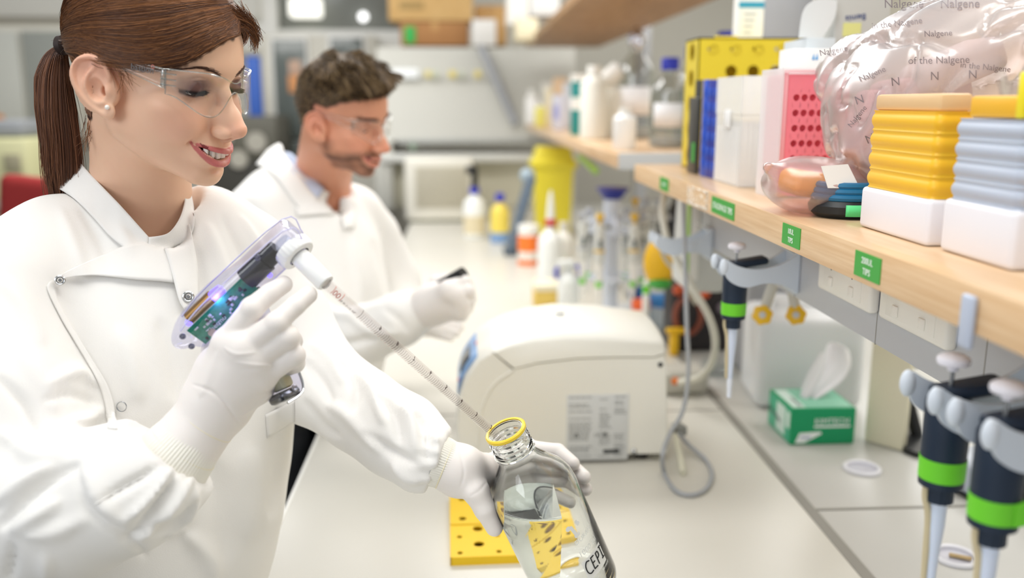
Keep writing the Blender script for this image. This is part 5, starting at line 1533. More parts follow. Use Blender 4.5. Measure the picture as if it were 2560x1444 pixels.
# ================================================================== the man
mR, mO = head_frame(20, 14, 7, 852, 286, 1.78)
man = thing('person', 'bearded man with short brown hair and clear glasses in white lab coat behind the woman', 'person', (-0.35, 1.9, 0))
m_neck = [(mO + mR @ c3(-1.6, 0, -4.0), .060), (W(805, 450, 1.93), .060), (W(790, 540, 1.95), .075)]
P_, F_ = build_head('man', mR, mO, m_neck, male=True, h=.0018, smile=False)
cols = skin_colors(P_, 'dc9f80', True, 4)
Pw = mO + P_ @ mR.T
m_body = npobj('body', Pw, F_, M_skin, man)
bm_ = BVHTree.FromPolygons([tuple(p) for p in Pw.tolist()], [tuple(f) for f in F_.tolist()])
eye_parts(m_body, mO, mR, True)
TM = lambda p: mO + mR @ (np.asarray(p, float) * cm)
rng = np.random.RandomState(11)
A = []; KK = 8
for i in range(9000):
    th = rng.uniform(-PI, PI); zz_ = rng.uniform(-.75, 1); rr = math.sqrt(max(0, 1 - zz_ * zz_))
    d = V(rr * math.cos(th), rr * math.sin(th), zz_)
    lat = abs(d[1]); front = d[0]
    # hair region
    zmin = -.20 + (.62 * max(0, front) ** 1.0 if front > 0 else 0) - (.62 * (-front) if front < 0 else 0)
    if front > .15 and lat > .55: zmin = -.08 + .55 * front
    if d[2] < zmin: continue
    if abs(front) < .30 and d[2] < .02: continue
    h = bm_.ray_cast(Vector(TM(C0 + d * 16)), Vector(mR @ -d))
    if h[0] is None: continue
    p = C0 + d * (16 - h[3] / cm)
    topw = np.clip((d[2] - .25) / .4, 0, 1)
    if topw == 0 and np.linalg.norm(p - C0) > 9.9: continue
    L = .9 + topw * (3.9 + .8 * rng.rand() + (1.4 if front > .3 else 0))
    clump = math.sin(p[0] * 1.1 + 1.3 * math.sin(p[1] * .9)) * .6 + math.sin(p[1] * 1.5 + p[0] * .7) * .5
    g = V(.50 * topw + .45 * max(0, front) * topw - .25 * (1 - topw), .25 * np.sign(d[1]) * (1 - topw) - .35 * topw + .25 * clump * topw, -.75 * (1 - topw) + .30 * clump * topw)
    t = np.linspace(0, 1, KK)[:, None]
    Q = p + d * (.55 * topw + .12) * L * (t - .45 * t * t) + g * L * t * .8 + t * t * V(0, 0, -.25) * L * topw + rng.normal(size=3) * .12 * t
    A.append(Q)
A = np.array(A)
m_hair = hair_obj('hair', mO + (A * cm) @ mR.T, m_body, '3c2d24', 'a68a62', .0009, .0005, 9, label='short tousled brown hair')
allp = A[:, :2].reshape(-1, 3); kd = __import__('mathutils').kdtree.KDTree(len(allp))
for i, p in enumerate(allp): kd.insert(p, i)
kd.balance()
for i in np.where(np.linalg.norm(P_ / cm - C0, axis=1) < 11)[0]:
    p = P_[i] / cm
    if p[2] < -8: continue
    w = np.clip((1.0 - kd.find(p)[2]) / .4, 0, 1)
    if w > 0: cols[i] = cols[i] * (1 - w) + np.array(lin('3a2a22')) * w
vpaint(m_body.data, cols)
def brow2(s):
    out = []
    for i in range(160):
        t = rng.rand(); y0 = s * (1.2 + 3.8 * t); z0 = 1.25 + .4 * math.sin(t * 2.2) + rng.normal() * .14
        h = bm_.ray_cast(Vector(TM((14, y0, z0))), Vector(mR @ V(-1, 0, 0)))
        if h[0] is None: continue
        p = np.array(h[0]); tt = np.linspace(0, 1, 4)[:, None]; out.append(p + mR @ V(.1, s * 1, .1) * tt * .008 + mR @ V(1, 0, 0) * .001)
    return np.array(out)
for s in (-1, 1): strands('eyebrow', brow2(s), M_brow, m_body, .0005, .0002)
glasses(mO, mR, 'clear safety glasses worn by the man behind', False, dx=.15)
# coat
TM_ = body_frame(22)
S = SDF(V(-.95, 1.30, .40), V(.25, 2.35, 1.50), .006)
S.ell(W(775, 640, 1.92), (.13, .19, .17), R=TM_)
S.ell(W(800, 800, 1.90), (.135, .18, .24), R=TM_, k=.08)
S.ell(W(735, 980, 1.90), (.14, .18, .26), R=TM_, k=.08)
S.cone(W(720, 1050, 1.90), W(700, 1300, 1.92) * V(1, 1, 0) + V(0, 0, .5), .15, .18, k=.08)
S.chain([W(770, 520, 1.94), W(700, 515, 1.86), W(650, 560, 1.80)], [.075, .075, .078], k=.05)
S.chain([W(790, 520, 1.94), W(880, 540, 2.02), W(925, 590, 2.06)], [.070, .068, .068], k=.04)
S.chain([W(650, 560, 1.80), W(680, 720, 1.74), W(790, 850, 1.72)], [.078, .072, .070], k=.03, kk=.02)
S.chain([W(790, 850, 1.72), W(900, 840, 1.68), W(1000, 800, 1.66), W(1045, 780, 1.655)], [.070, .060, .052, .040], k=.03, kk=.02)
S.chain([W(925, 590, 2.06), W(985, 700, 2.08), W(1010, 790, 2.05), W(1040, 790, 1.95)], [.066, .060, .056, .045], k=.02, kk=.02)
S.fn(lambda X, Y, Z: np.maximum(-0.305 - X, Z - 0.91) + 0 * Y, V(-.31, 1.2, .3), V(.3, 2.5, .92), k=.01, op=-1)
S.fn(lambda X, Y, Z: Z - .945 + 0 * X + 0 * Y, V(-1, 1.2, .3), V(.3, 2.5, .945), k=.004, op=-1)
S.cone(W(800, 520, 1.93), W(812, 400, 1.90), .066, .080, k=.008, op=-1)
S.cone(W(830, 540, 1.86), W(890, 440, 1.80), .025, .05, k=.006, op=-1)
P_, F_ = S.net(); P_ = relax(P_, F_, 3); N_ = vnormals(P_, F_)
P_ = P_ + N_ * (0.004 * fbm(P_, 2.6, 15, 3))[:, None]
for pts, w_, am in [([(640, 560), (680, 640), (720, 720)], 16, .008), ([(700, 700), (760, 780), (850, 800)], 14, -.009), ([(780, 760), (860, 790), (950, 760)], 12, .008),
                    ([(800, 880), (870, 860), (950, 840)], 12, -.009), ([(860, 780), (930, 830), (1000, 830)], 10, .007), ([(960, 770), (1000, 800), (1020, 830)], 9, -.007),
                    ([(620, 500), (660, 560), (670, 620)], 12, -.006), ([(880, 600), (900, 700), (900, 780)], 16, .006), ([(930, 600), (960, 680), (970, 740)], 12, -.006)]:
    P_ = crease(P_, N_, pts, w_, am)
m_coat = npobj('lab_coat', relax(P_, F_, 1, .3), F_, M_coat, man, label='white lab coat with a turned-up collar')
bvm = BVHTree.FromPolygons([tuple(p) for p in P_.tolist()], [tuple(f) for f in F_.tolist()])
patch('shirt_collar', [(698, 382), (730, 384), (765, 425), (800, 460), (812, 470)], [(700, 392), (722, 415), (745, 445), (770, 475), (792, 498)], 20, 6, .004, mat('shirt_blue', 'c5d2ea', 0.8), man, zs=([1.93, 1.90, 1.865, 1.845, 1.84], [1.91, 1.88, 1.86, 1.84, 1.835]), bvh=bvm, label='pale blue shirt collar')
patch('collar', [(668, 375), (700, 358), (712, 385), (740, 425), (775, 475), (800, 500)], [(640, 410), (670, 425), (700, 455), (725, 490), (745, 515), (765, 530)], 24, 8, .005, M_coat, m_coat, zs=([1.95, 1.93, 1.87, 1.85, 1.84, 1.835], [1.86, 1.85, 1.84, 1.84, 1.84, 1.835]), bvh=bvm)
patch('flap', [(738, 520), (790, 505), (850, 495), (880, 480)], [(745, 540), (790, 536), (850, 534), (882, 530)], 20, 6, .008, M_coat, m_coat, bvh=bvm, label='turned-back coat flap')
patch('placket', [(850, 490), (852, 530), (860, 572)], [(884, 470), (888, 520), (888, 568)], 14, 5, .010, M_coat, m_coat, bvh=bvm, label='hanging front tab')
ribcuff(W(1040, 782, 1.655), W(1072, 768, 1.645), .038, .034, m_coat, 30, .0015)
glove('glove', (1082, 762, 1.64, .034),
      [(1120, 728, 1.60, .020), (1140, 738, 1.60, .019), (1150, 756, 1.605, .018), (1148, 778, 1.61, .017)],
      [[(1122, 722, 1.60, .017), (1160, 706, 1.61, .0130), (1172, 722, 1.64, .0115), (1150, 740, 1.66, .010)],
       [(1142, 736, 1.60, .016), (1170, 728, 1.60, .0128), (1176, 748, 1.63, .0115), (1152, 760, 1.66, .010)],
       [(1152, 756, 1.605, .015), (1172, 752, 1.61, .0120), (1170, 770, 1.64, .011), (1150, 778, 1.66, .0095)],
       [(1148, 778, 1.61, .014), (1163, 776, 1.62, .0108), (1158, 790, 1.64, .010), (1140, 792, 1.66, .009)]],
      [(1085, 735, 1.66, .022), (1092, 708, 1.66, .016), (1120, 700, 1.65, .0128), (1142, 698, 1.64, .0115)],
      ((1058, 772, 1.65, .0375), (1082, 762, 1.64, .0345)), [((1082, 762, 1.64, .034), (1105, 755, 1.63, .034))], man, h=.0022, label='pale glove closed round a small tool')
# second glove on the far hand, resting lower on the bench
glove('glove', (1062, 800, 1.90, .030), [(1095, 800, 1.89, .018), (1098, 812, 1.885, .018), (1096, 822, 1.88, .017)],
      [[(1095, 800, 1.89, .015), (1125, 796, 1.885, .0115), (1148, 802, 1.88, .0095)], [(1098, 812, 1.885, .015), (1128, 812, 1.88, .0115), (1150, 818, 1.875, .0095)], [(1096, 822, 1.88, .014), (1122, 826, 1.875, .011), (1142, 832, 1.87, .009)], [(1090, 830, 1.88, .013), (1112, 838, 1.875, .010), (1128, 844, 1.87, .0085)]],
      [(1070, 790, 1.88, .018), (1095, 782, 1.87, .013), (1118, 782, 1.865, .0105)], ((1040, 795, 1.91, .033), (1062, 800, 1.90, .031)), [((1062, 800, 1.90, .03), (1080, 808, 1.89, .028))], man, h=.0025)
tl = thing('pipette', 'small black and orange hand tool held in the man\'s glove', 'tool', W(1135, 700, 1.63))
obj('tool_body', MB().tube([W(1098, 716, 1.64), W(1130, 700, 1.625), W(1160, 682, 1.61)], [.010, .013, .012], 16), M_black, tl, world=True)
obj('tool_stripe', MB().tube([W(1104, 718, 1.625), W(1128, 708, 1.612), W(1142, 699, 1.606)], .0045, 8), mat('tool_orange', 'd8663a', 0.5), tl, world=True)
tl.name = 'hand_tool'
hm = W(735, 1000, 1.92)
fw, lf = TM_[:, 0], TM_[:, 1]
S = SDF(V(hm[0] - .35, hm[1] - .35, 0.02), V(hm[0] + .35, hm[1] + .35, .93), 0.01)
for s in (1, -1):
    b = V(hm[0], hm[1], 0) + lf * s * .1; S.chain([b + V(0, 0, .86), b + V(0, 0, .45), b + V(0, 0, .09)], [.09, .07, .055], k=.03)
P_, F_ = S.net(); npobj('trousers', relax(P_, F_, 1), F_, mat('trousers_grey', '24262a', 0.8), man)
for s in (1, -1):
    b = V(hm[0], hm[1], 0) + lf * s * .1
    S = SDF(b - V(.22, .22, .02), b + V(.22, .22, .14), .008)
    S.chain([b - fw * .05 + V(0, 0, .045), b + fw * .18 + V(0, 0, .038)], [.045, .038]); S.cone(b + V(0, 0, .06), b + V(0, 0, .12), .045, .05, k=.02)
    S.rbox(b + fw * .055 + V(0, 0, -.06), (.3, .3, .06), .001, op=-1)
    P_, F_ = S.net(); npobj('shoe', relax(P_, F_, 1), F_, mat('shoe_black'), man)

# ================================================================== things on the bench
M_clear = clear_mat('clear_plastic', 'f4f6f6', 0.08, 1.45, 0.04)
def LT(name, prof, loc, m_, parent, n=32, axis=(0, 0, 1), **k):
    return obj(name, MB().lathe(prof, loc, axis, n), m_, parent, world=True, **k)
# --- centrifuge
CZ = WZ(1560, 1156, BT); CY0 = CZ[1]; CD = 0.235
cf = thing('centrifuge', 'large cream benchtop centrifuge with a rounded lid and grey data plate', 'centrifuge', (0.17, CY0 + CD / 2, BT))
def cp(px, py): q = WY(px, py, CY0); return (q[0], q[2])
body = [(1150, 1146), (1672, 1146), (1670, 905), (1664, 886), (1640, 893), (1545, 893), (1443, 896), (1340, 908), (1279, 923), (1229, 880), (1196, 902), (1163, 948), (1146, 1000), (1140, 1070)]
body = np.array([cp(*p) for p in body]); body[0:2, 1] = BT + 0.014
lid = [(1229, 881), (1280, 921), (1340, 906), (1443, 894), (1545, 891), (1640, 891), (1666, 882), (1664, 862), (1652, 857), (1519, 850), (1405, 850), (1328, 855), (1270, 866)]
lid = np.array([cp(*p) for p in lid])
def loft(poly, y0, dy, crown, inset, closed_top=None):
    vs_ = []; fs = []; n = len(poly); c = poly.mean(0)
    vv = [0, .02, .06, .12, .25, .5, .75, .88, .94, .98, 1]
    for v in vv:
        e = min(v, 1 - v); s_ = 1 - inset * max(0, 1 - e / .06) ** 2
        up = crown * math.sin(PI * min(1, max(0, v))) ** .7
        for p in poly:
            q = c + (p - c) * s_; wz = np.clip((p[1] - poly[:, 1].min()) / (np.ptp(poly[:, 1])), 0, 1) ** 3
            vs_.append((q[0], y0 + dy * v, q[1] + up * wz))
    m = len(vv)
    for i in range(m - 1):
        for k in range(n):
            fs.append((i * n + k, i * n + (k + 1) % n, (i + 1) * n + (k + 1) % n, (i + 1) * n + k))
    fs.append(tuple(range(n))[::-1]); fs.append(tuple((m - 1) * n + k for k in range(n)))
    return MB().add(vs_, fs)
def smoothpoly(p, r=2, keep=()):
    return p
M_cf = mat('centrifuge_cream', 'eeece3', 0.38, bump=.02, bscale=800)
obj('body', loft(body, CY0, CD, 0.004, .02), M_cf, cf, world=True, smooth=40)
obj('lid', loft(lid, CY0 - .002, CD + .004, 0.034, .03), mat('centrifuge_lid', 'f1efe6', 0.35), cf, world=True, smooth=60)
for s_, c_ in (((1668, 896), (1640, 896)),): pass
arcp = [(1283, 926), (1240, 955), (1212, 1000), (1198, 1060), (1192, 1140)]
obj('side_rib', MB().tube([WY(a, b, CY0 - .0005) for a, b in arcp], .0022, 8), M_cf, cf, world=True)
def onfront(px, py): return WY(px, py, CY0 - .001)
a = WY(1415, 1150, CY0); b = WY(1573, 984, CY0)
dp = obj('data_plate', MB().box2((a[0], CY0 - .0016, a[2]), (b[0], CY0 + .004, b[2]), .0002), mat('plate_grey', 'd6d8d8', 0.4), cf, world=True, label='grey data plate')
rg = random.Random(5); m = MB()
w_, h_ = b[0] - a[0], b[2] - a[2]
for r_ in range(26):
    z = b[2] - h_ * (.035 + r_ * .036)
    for (u0, u1) in ((.03, .42), (.52, .72), (.76, .97)):
        if rg.random() < .30: continue
        x = u0 + .01
        while x < u1 - .05:
            L = rg.uniform(.03, .09)
            if x + L > u1: break
            m.box2((a[0] + w_ * x, CY0 - .0021, z - h_ * .006), (a[0] + w_ * (x + L), CY0 - .0015, z + h_ * .006)); x += L + .014
        if rg.random() < .2: break
obj('plate_print', m, mat('print_grey', '8c8e8e', 0.6), dp, world=True, smooth=0)
m = MB()
for (u, v, r_) in ((.16, .38, .0042), (.62, .39, .0038)): m.lathe([(r_ * .45, 0), (r_, .0003)], (a[0] + w_ * u, CY0 - .0018, a[2] + h_ * v), (0, -1, 0), 20)
m.box2((a[0] + w_ * .60, CY0 - .0021, a[2] + h_ * .10), (a[0] + w_ * .86, CY0 - .0015, a[2] + h_ * .16))
obj('plate_symbols', m, mat('print_dark', '4a4c4c', 0.6), dp, world=True, smooth=0)
obj('ce_mark', text_mb('CE', .0085, (a[0] + w_ * .44, CY0 - .002, a[2] + h_ * .365), (1, 0, 0), (0, 0, 1), thick=.0003), mat('print_grey'), dp, world=True, smooth=0)
q = onfront(1585, 1128); obj('screw', MB().lathe([(.0048, 0), (.0048, .001), (.003, .003), (.0001, .0035)], q, (0, -1, 0), 20), M_steel, cf, world=True)
q = onfront(1651, 911); obj('screw_hole', MB().lathe([(.0046, .0006), (.0001, .0002)], q, (0, -1, 0), 20), M_dark, cf, world=True)
tq = WY(1400, 781, CY0 + CD * .42)
zl = lid[:, 1].max() + .0335
xl = WZ(1400, 782, zl)
obj('lid_badge', MB().ball((xl[0], xl[1], zl - .0008), .010, 20, (1, .35, .16)), mat('badge_grey', '6d7478', 0.4), cf, world=True)
# sloped front with the blue control panel
p0, p1 = body[10], body[12]
Pn = np.array([[(p0[0] - .0012 + (p1[0] - p0[0]) * t, CY0 + .03 + v * (CD - .06), p0[1] + (p1[1] - p0[1]) * t) for v in np.linspace(0, 1, 5)] for t in np.linspace(0, 1, 6)])
for i, t in enumerate(np.linspace(0, 1, 6)): Pn[i, :, 0] -= .0075 * math.sin(PI * t)
obj('control_panel', MB().grid(Pn), mat('panel_blue', '7fa3cf', 0.35), cf, world=True, solid=.002, off=0, label='blue control panel')
dsp = Pn.copy()[1:4, 1:4]; dsp[:, :, 0] -= .0022
obj('display', MB().grid(dsp), mat('display_dark', '3a4048', 0.15), cf, world=True, solid=.001, off=0)
for (i, j) in ((0, 2), (4, 1)):
    obj('panel_mark', MB().ball(Pn[i, j] - V(.0018, 0, 0), .006, 12, (.3, 1, .8)), mat('mark_pink', 'cf5a74', 0.4), cf, world=True)
for x in (body[0][0] + .05, body[1][0] - .045):
    for y in (CY0 + .03, CY0 + CD - .03):
        obj('foot', MB().cyl((x, y, BT), (x, y, BT + .016), .012, 20), M_black, cf, world=True)

# --- yellow rack on the bench
def holes_plate(W_, H_, nx, ny, rad, T, seg=20):
    """plate in the xy plane with a round hole in each cell; rad(i, j) may be 0"""
    m = MB()
    for i in range(nx):
        for j in range(ny):
            x0, x1 = W_ * i / nx, W_ * (i + 1) / nx; y0, y1 = H_ * j / ny, H_ * (j + 1) / ny
            cx_, cy_ = (x0 + x1) / 2, (y0 + y1) / 2; r = rad(i, j)
            if r <= 0:
                m.add([(x0, y0, T), (x1, y0, T), (x1, y1, T), (x0, y1, T), (x0, y0, 0), (x1, y0, 0), (x1, y1, 0), (x0, y1, 0)], [(0, 1, 2, 3), (7, 6, 5, 4)]); continue
            A_ = [2 * PI * (k + .5) / seg for k in range(seg)]
            ring = [(cx_ + r * math.cos(a), cy_ + r * math.sin(a)) for a in A_]; out = []
            for a in A_:
                c, s = math.cos(a), math.sin(a); t = min((x1 - x0) / 2 / max(abs(c), 1e-6), (y1 - y0) / 2 / max(abs(s), 1e-6)); out.append((cx_ + c * t, cy_ + s * t))
            v = [(p[0], p[1], T) for p in ring] + [(p[0], p[1], T) for p in out] + [(p[0], p[1], 0) for p in ring] + [(p[0], p[1], 0) for p in out]
            f = []
            for k in range(seg):
                k2 = (k + 1) % seg
                f += [(k, seg + k, seg + k2, k2), (2 * seg + k2, 3 * seg + k2, 3 * seg + k, 2 * seg + k), (k2, 2 * seg + k2, 2 * seg + k, k)]
            for c_ in ((x0, y0), (x1, y0), (x1, y1), (x0, y1)):       # corners
                ds = sorted(range(seg), key=lambda k: (out[k][0] - c_[0]) ** 2 + (out[k][1] - c_[1]) ** 2)[:2]
                b_ = len(v); v += [(c_[0], c_[1], T), (c_[0], c_[1], 0)]
                f += [(seg + ds[0], b_, seg + ds[1]), (3 * seg + ds[0], 3 * seg + ds[1], b_ + 1)]
            m.add(v, f)
    m.add([(0, 0, T), (W_, 0, T), (W_, H_, T), (0, H_, T), (0, 0, 0), (W_, 0, 0), (W_, H_, 0), (0, H_, 0)], [(0, 4, 5, 1), (1, 5, 6, 2), (2, 6, 7, 3), (3, 7, 4, 0)])
    return m
M_yel = mat('rack_yellow', 'f2c81e', 0.35, spec=.5)
M_yeld = mat('rack_inside', '8a5c12', 0.7)
r0 = WZ(1126, 1414, BT); r1 = WZ(1113, 1236, BT + .012)
ry = thing('tube_rack', 'flat yellow tube rack lying on the bench behind the bottle', 'rack', r0)
RW = .198; ang = 0.02; RH = r1[1] - r0[1]
Rr = rotz(ang)
hn = lambda i, j: (.0085 if (i + j) % 2 == 0 else .0048)
obj('near_plate', holes_plate(RW, RH * .46, 7, 4, lambda i, j: .0080 if (i % 2 == 1 and j % 2 == 1) else (.0042 if (i % 2 == 0 and j % 2 == 0) else 0), .0025).xf(Rr, r0 + V(0, .001, .0105)), M_yel, ry, world=True, smooth=30)
obj('far_plate', holes_plate(RW, RH * .50, 5, 3, lambda i, j: .0135 if i % 2 == 1 else (.0060 if j != 1 else 0), .0025).xf(Rr, r0 + Rr @ V(0, RH * .49, 0) + V(0, 0, .0105)), M_yel, ry, world=True, smooth=30)
w1 = MB().box2((0, 0, 0), (RW, .0022, .0128)).box2((0, RH * .475, .002), (RW, RH * .49, .0145), .001).box2((0, RH - .002, 0), (RW, RH, .0128)).box2((0, 0, 0), (.0022, RH, .0128)).box2((RW - .0022, 0, 0), (RW, RH, .0128))
obj('rim', w1.xf(Rr, r0), M_yel, ry, world=True)
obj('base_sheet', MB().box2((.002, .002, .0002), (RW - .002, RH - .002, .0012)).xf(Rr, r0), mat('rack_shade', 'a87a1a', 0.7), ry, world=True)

# --- cables
cab = thing('power_cable', 'thin grey cable hanging beside the centrifuge and looped on the bench', 'cable', WZ(1730, 1237, BT))
def bz(px, py, dz=.004): return WZ(px, py, BT + dz)
pts = [W(1709, 500, 1.66), W(1712, 620, 1.66), W(1717, 814, 1.64), W(1721, 929, 1.62), W(1708, 1024, 1.60), W(1676, 1081, 1.58), W(1657, 1135, 1.545), bz(1662, 1185), bz(1690, 1226), bz(1729, 1237), bz(1765, 1222), bz(1780, 1188), bz(1765, 1150), W(1722, 1112, 1.665), W(1694, 1078, 1.68)]
obj('sheath', MB().tube(pts, .0042, 10, sub=6), mat('cable_grey', 'a6a9ad', 0.45), cab, world=True)
obj('plug', MB().box((W(1698, 1072, 1.69)), (.02, .03, .02), .004, R=rotz(.3)), mat('plug_grey', '8d8f8c', 0.5), cab, world=True)
lv = obj('white_spatula', MB().tube([W(1688, 1085, 1.66), W(1698, 1130, 1.625), WZ(1708, 1182, BT + .006)], [.004, .0065, .0065], 10), mat('lever_cream', 'd9d7c4', 0.4)); setp(lv, 'small cream plastic lever leaning inside the cable loop', 'lever')
hs = obj('white_hose', MB().tube([W(1668, 468, 1.86), W(1656, 520, 1.84), W(1668, 600, 1.82), W(1698, 660, 1.80), W(1735, 725, 1.78), W(1772, 790, 1.78), W(1788, 850, 1.80), W(1780, 905, 1.84), W(1750, 942, 1.88), W(1700, 955, 1.95)], .0075, 12, sub=6), mat('hose_white', 'd8d6ca', 0.45))
setp(hs, 'thick off-white hose curving down from under the shelf end', 'hose')
hs2 = obj('grey_hose', MB().tube([W(1645, 600, 2.06), W(1665, 650, 2.05), W(1700, 690, 2.04), W(1740, 760, 2.04)], .005, 8, sub=4), mat('hose_grey', 'b3ad9c', 0.5)); setp(hs2, 'thinner beige hose crossing behind the thick white one', 'hose')

# --- tissue box
A_ = WZ(1974, 1112, BT); B_ = WZ(2134, 1108, BT); C_ = WZ(1906, 1056, BT)
ex = B_ - A_; w = np.linalg.norm(ex); ex /= w; ey = V(-ex[1], ex[0], 0); d_ = (C_ - A_) @ ey; hh = .073
tb = thing('tissue_box', 'green and white box of lab wipes with a white tissue pulled up', 'tissue box', A_)
TR = np.column_stack([ex, ey, V(0, 0, 1)])
d_ = max(.095, min(d_, .125))
M_tg = mat('box_green', '0f9a62', 0.45); M_tw = mat('box_pale', 'd9eee4', 0.45); M_tgw = mat('box_side', '46b58c', 0.45)
def TBx(n_, a, b, m_, bev=.0003): return obj(n_, MB().box2(a, b, bev).xf(TR, A_), m_, tb, world=True)
TBx('carton', (0, 0, 0), (w, d_, hh), M_tg, .0015)
TBx('side_panel', (-.0005, .004, .002), (0, d_ - .004, hh - .003), M_tgw)
TBx('side_panel', (-.0009, .030, .008), (-.0004, d_ * .62, hh - .008), M_tw)
TBx('side_panel', (-.0009, .006, .030), (-.0004, .024, hh - .010), M_tw)
TBx('top_panel', (.004, .006, hh), (w - .004, d_ - .006, hh + .0006), mat('box_top', '8fd0b4', 0.45))
TBx('top_panel', (.006, .008, hh), (.030, d_ - .010, hh + .0010), M_tw)
def txt(n_, s_, size, o, e1, e2, m_, al='LEFT'):
    mb = text_mb(s_, size, A_ + TR @ V(*o), TR @ V(*e1), TR @ V(*e2), al, .0004)
    obj(n_, mb, m_, tb, world=True, smooth=0)
M_wp = mat('print_pure_white', 'f3f8f5', 0.5)
txt('brand_print', 'KIMTECH', .0165, (.046, -.0008, .042), (1, 0, 0), (0, 0, 1), M_wp)
TBx('print_bar', (.046, -.0007, .0345), (.118, 0, .0385), M_wp)
pm = MB().prism([(.010, -.0006, .004), (.018, -.0006, .024), (.060, -.0006, .026), (.062, -.0006, .022), (.028, -.0006, .004)], (0, .0005, 0)); obj('print_wedge', pm.xf(TR, A_), M_wp, tb, world=True, smooth=0)
txt('maker_print', 'Kimberly', .0055, (.020, -.0012, .014), (1, 0, 0), (0, 0, 1), mat('print_blue', '3a62b8', 0.5))
txt('side_print', 'Kimwipes', .017, (-.0013, d_ * .95, .034), (0, -1, -.12), (0, -.12, 1), mat('print_greyd', '6a7672', 0.5))
txt('top_print', 'Kimwipes', .014, (.026, .012, hh + .0012), (0, 1, 0), (-1, 0, 0), mat('print_greyd'))
S = SDF(A_ - V(.05, .05, 0), A_ + V(.25, .25, .26), .0025)
t0 = A_ + TR @ V(w * .42, d_ * .5, hh)
tip_ = W(2082, 868, proj(t0)[2] + .02)
ti = []
nU, nV = 22, 30
for i in range(nV):
    v = i / (nV - 1); c = t0 * (1 - v) + tip_ * v + V(.012 * math.sin(v * 3), 0, 0); wd_ = .012 + .030 * math.sin(v * PI * .78) ** .8 * (1 - .12 * v)
    row = []
    for j in range(nU):
        u = j / (nU - 1) * 2 - 1
        row.append(c + ex * (u * wd_) + ey * (.010 * math.sin(u * 4.2 + v * 2) * (.35 + v) + .006 * math.sin(u * 9 + 1.5) * (1 - v)) + V(0, 0, .008 * math.sin(u * 3 + 1) * v * (1 if v < .99 else 1)))
    ti.append(row)
obj('tissue', MB().grid(np.array(ti)), mat('tissue_white', 'efeef0', 0.9), tb, world=True, solid=.0008, smooth=180)

# --- white canister with two yellow-handled taps above
S = SDF(V(.40, 1.6, BT - .01), V(1.05, 2.35, 1.25), .005)
c1 = WZ(1900, 1028, BT); 
cn = thing('canister', 'white plastic canister standing behind the box of wipes', 'canister', c1 + V(.12, .07, 0))
Rc = rotz(-.10)
S.rbox(c1 + V(.115, .085, .105), (.115, .085, .104), .022, R=Rc); S.rbox(c1 + V(.10, .085, .215), (.06, .04, .02), .012, R=Rc, k=.03)
P_, F_ = S.net(); npobj('container', relax(P_, F_, 2), F_, mat('canister_white', 'e6e8ea', 0.35, sss=.05), cn)
q = W(1866, 985, 1.86); obj('rivet', MB().lathe([(.008, 0), (.008, .002), (.006, .003), (.0001, .0032)], c1 + V(-.004, .04, .035), (-1, 0, 0), 20), M_white, cn, world=True)
LT('cap', [(.022, 0), (.022, .018), (.0001, .020)], c1 + V(.10, .085, .228), mat('canister_white'), cn)
for i, (px, py) in enumerate(((1906, 787), (1990, 787))):
    c = W(px, py, 1.50); ct = V(c[0] + (.035 if i == 0 else -.012), c[1] + .02, 1.284)
    t_ = thing('gas_tap', ['left yellow-handled tap on a white pipe under the service rail', 'right yellow-handled tap on a white pipe under the service rail'][i], 'tap', ct)
    obj('pipe', MB().tube([ct, (ct + c) / 2 + V(0, 0, .002), c], [.0105, .0095, .0085], 12), mat('tap_white', 'c9c6bc', 0.4), t_, world=True)
    d = CAM - c; d /= np.linalg.norm(d)
    prof = [(.0001, -.014), (.0125, -.014), (.0160, -.011), (.0168, .0), (.0160, .009), (.0085, .010), (.0001, .010)]
    m = MB(); nn = 36; vs_ = []; t1 = np.cross(d, V(0, 0, 1)); t1 /= np.linalg.norm(t1); b1_ = np.cross(d, t1)
    for r_, h_ in prof:
        for k in range(nn):
            a = 2 * PI * k / nn; rr = r_ * (1 + .07 * math.sin(6 * a)); vs_.append(c + d * h_ + (t1 * math.cos(a) + b1_ * math.sin(a)) * rr)
    m.add(vs_, [(i_ * nn + k, i_ * nn + (k + 1) % nn, (i_ + 1) * nn + (k + 1) % nn, (i_ + 1) * nn + k) for i_ in range(len(prof) - 1) for k in range(nn)])
    h_ = obj('handle', m, mat('tap_yellow', 'e8b820', 0.4), t_, world=True)
    obj('handle_cap', MB().lathe([(.0058, .010), (.0055, .0125), (.0001, .013)], c, d, 20), M_lgrey, h_, world=True)

# --- cream board and black stand at the right
a = WZ(2164, 1098, BT); b = WZ(2262, 1126, BT)
cb_ = obj('cream_panel', MB().box(((a + b) / 2 + V(0, 0, .17)), (np.linalg.norm(b - a), .018, .34), .004, R=frame(b - a, V(-(b - a)[1], (b - a)[0], 0))), mat('panel_cream', 'e6e0c6', 0.5))
setp(cb_, 'cream upright panel standing on the bench behind the black stand', 'panel')
bs = thing('black_stand', 'black metal stand with a flat angular foot behind the hanging pipettes', 'stand', WZ(2270, 1105, BT))
ft = [WZ(x, y, BT + .001) for x, y in ((2192, 1072), (2250, 1064), (2345, 1118), (2345, 1143), (2290, 1143), (2262, 1132))]
obj('foot', MB().prism(ft, (0, 0, .010)), mat('stand_black', '1b1c1e', 0.35), bs, world=True, smooth=0)
zz_ = proj(WZ(2290, 1105, BT))[2]
obj('post', MB().tube([W(2296, 1098, zz_ + .01), W(2268, 990, zz_ + .02), W(2252, 930, zz_ + .03)], .012, 10), mat('stand_black'), bs, world=True)
obj('upper_arm', MB().tube([W(2252, 935, zz_ + .03), W(2236, 880, zz_ + .04), W(2300, 905, zz_ + .05)], .014, 10, sub=2), mat('stand_black'), bs, world=True)
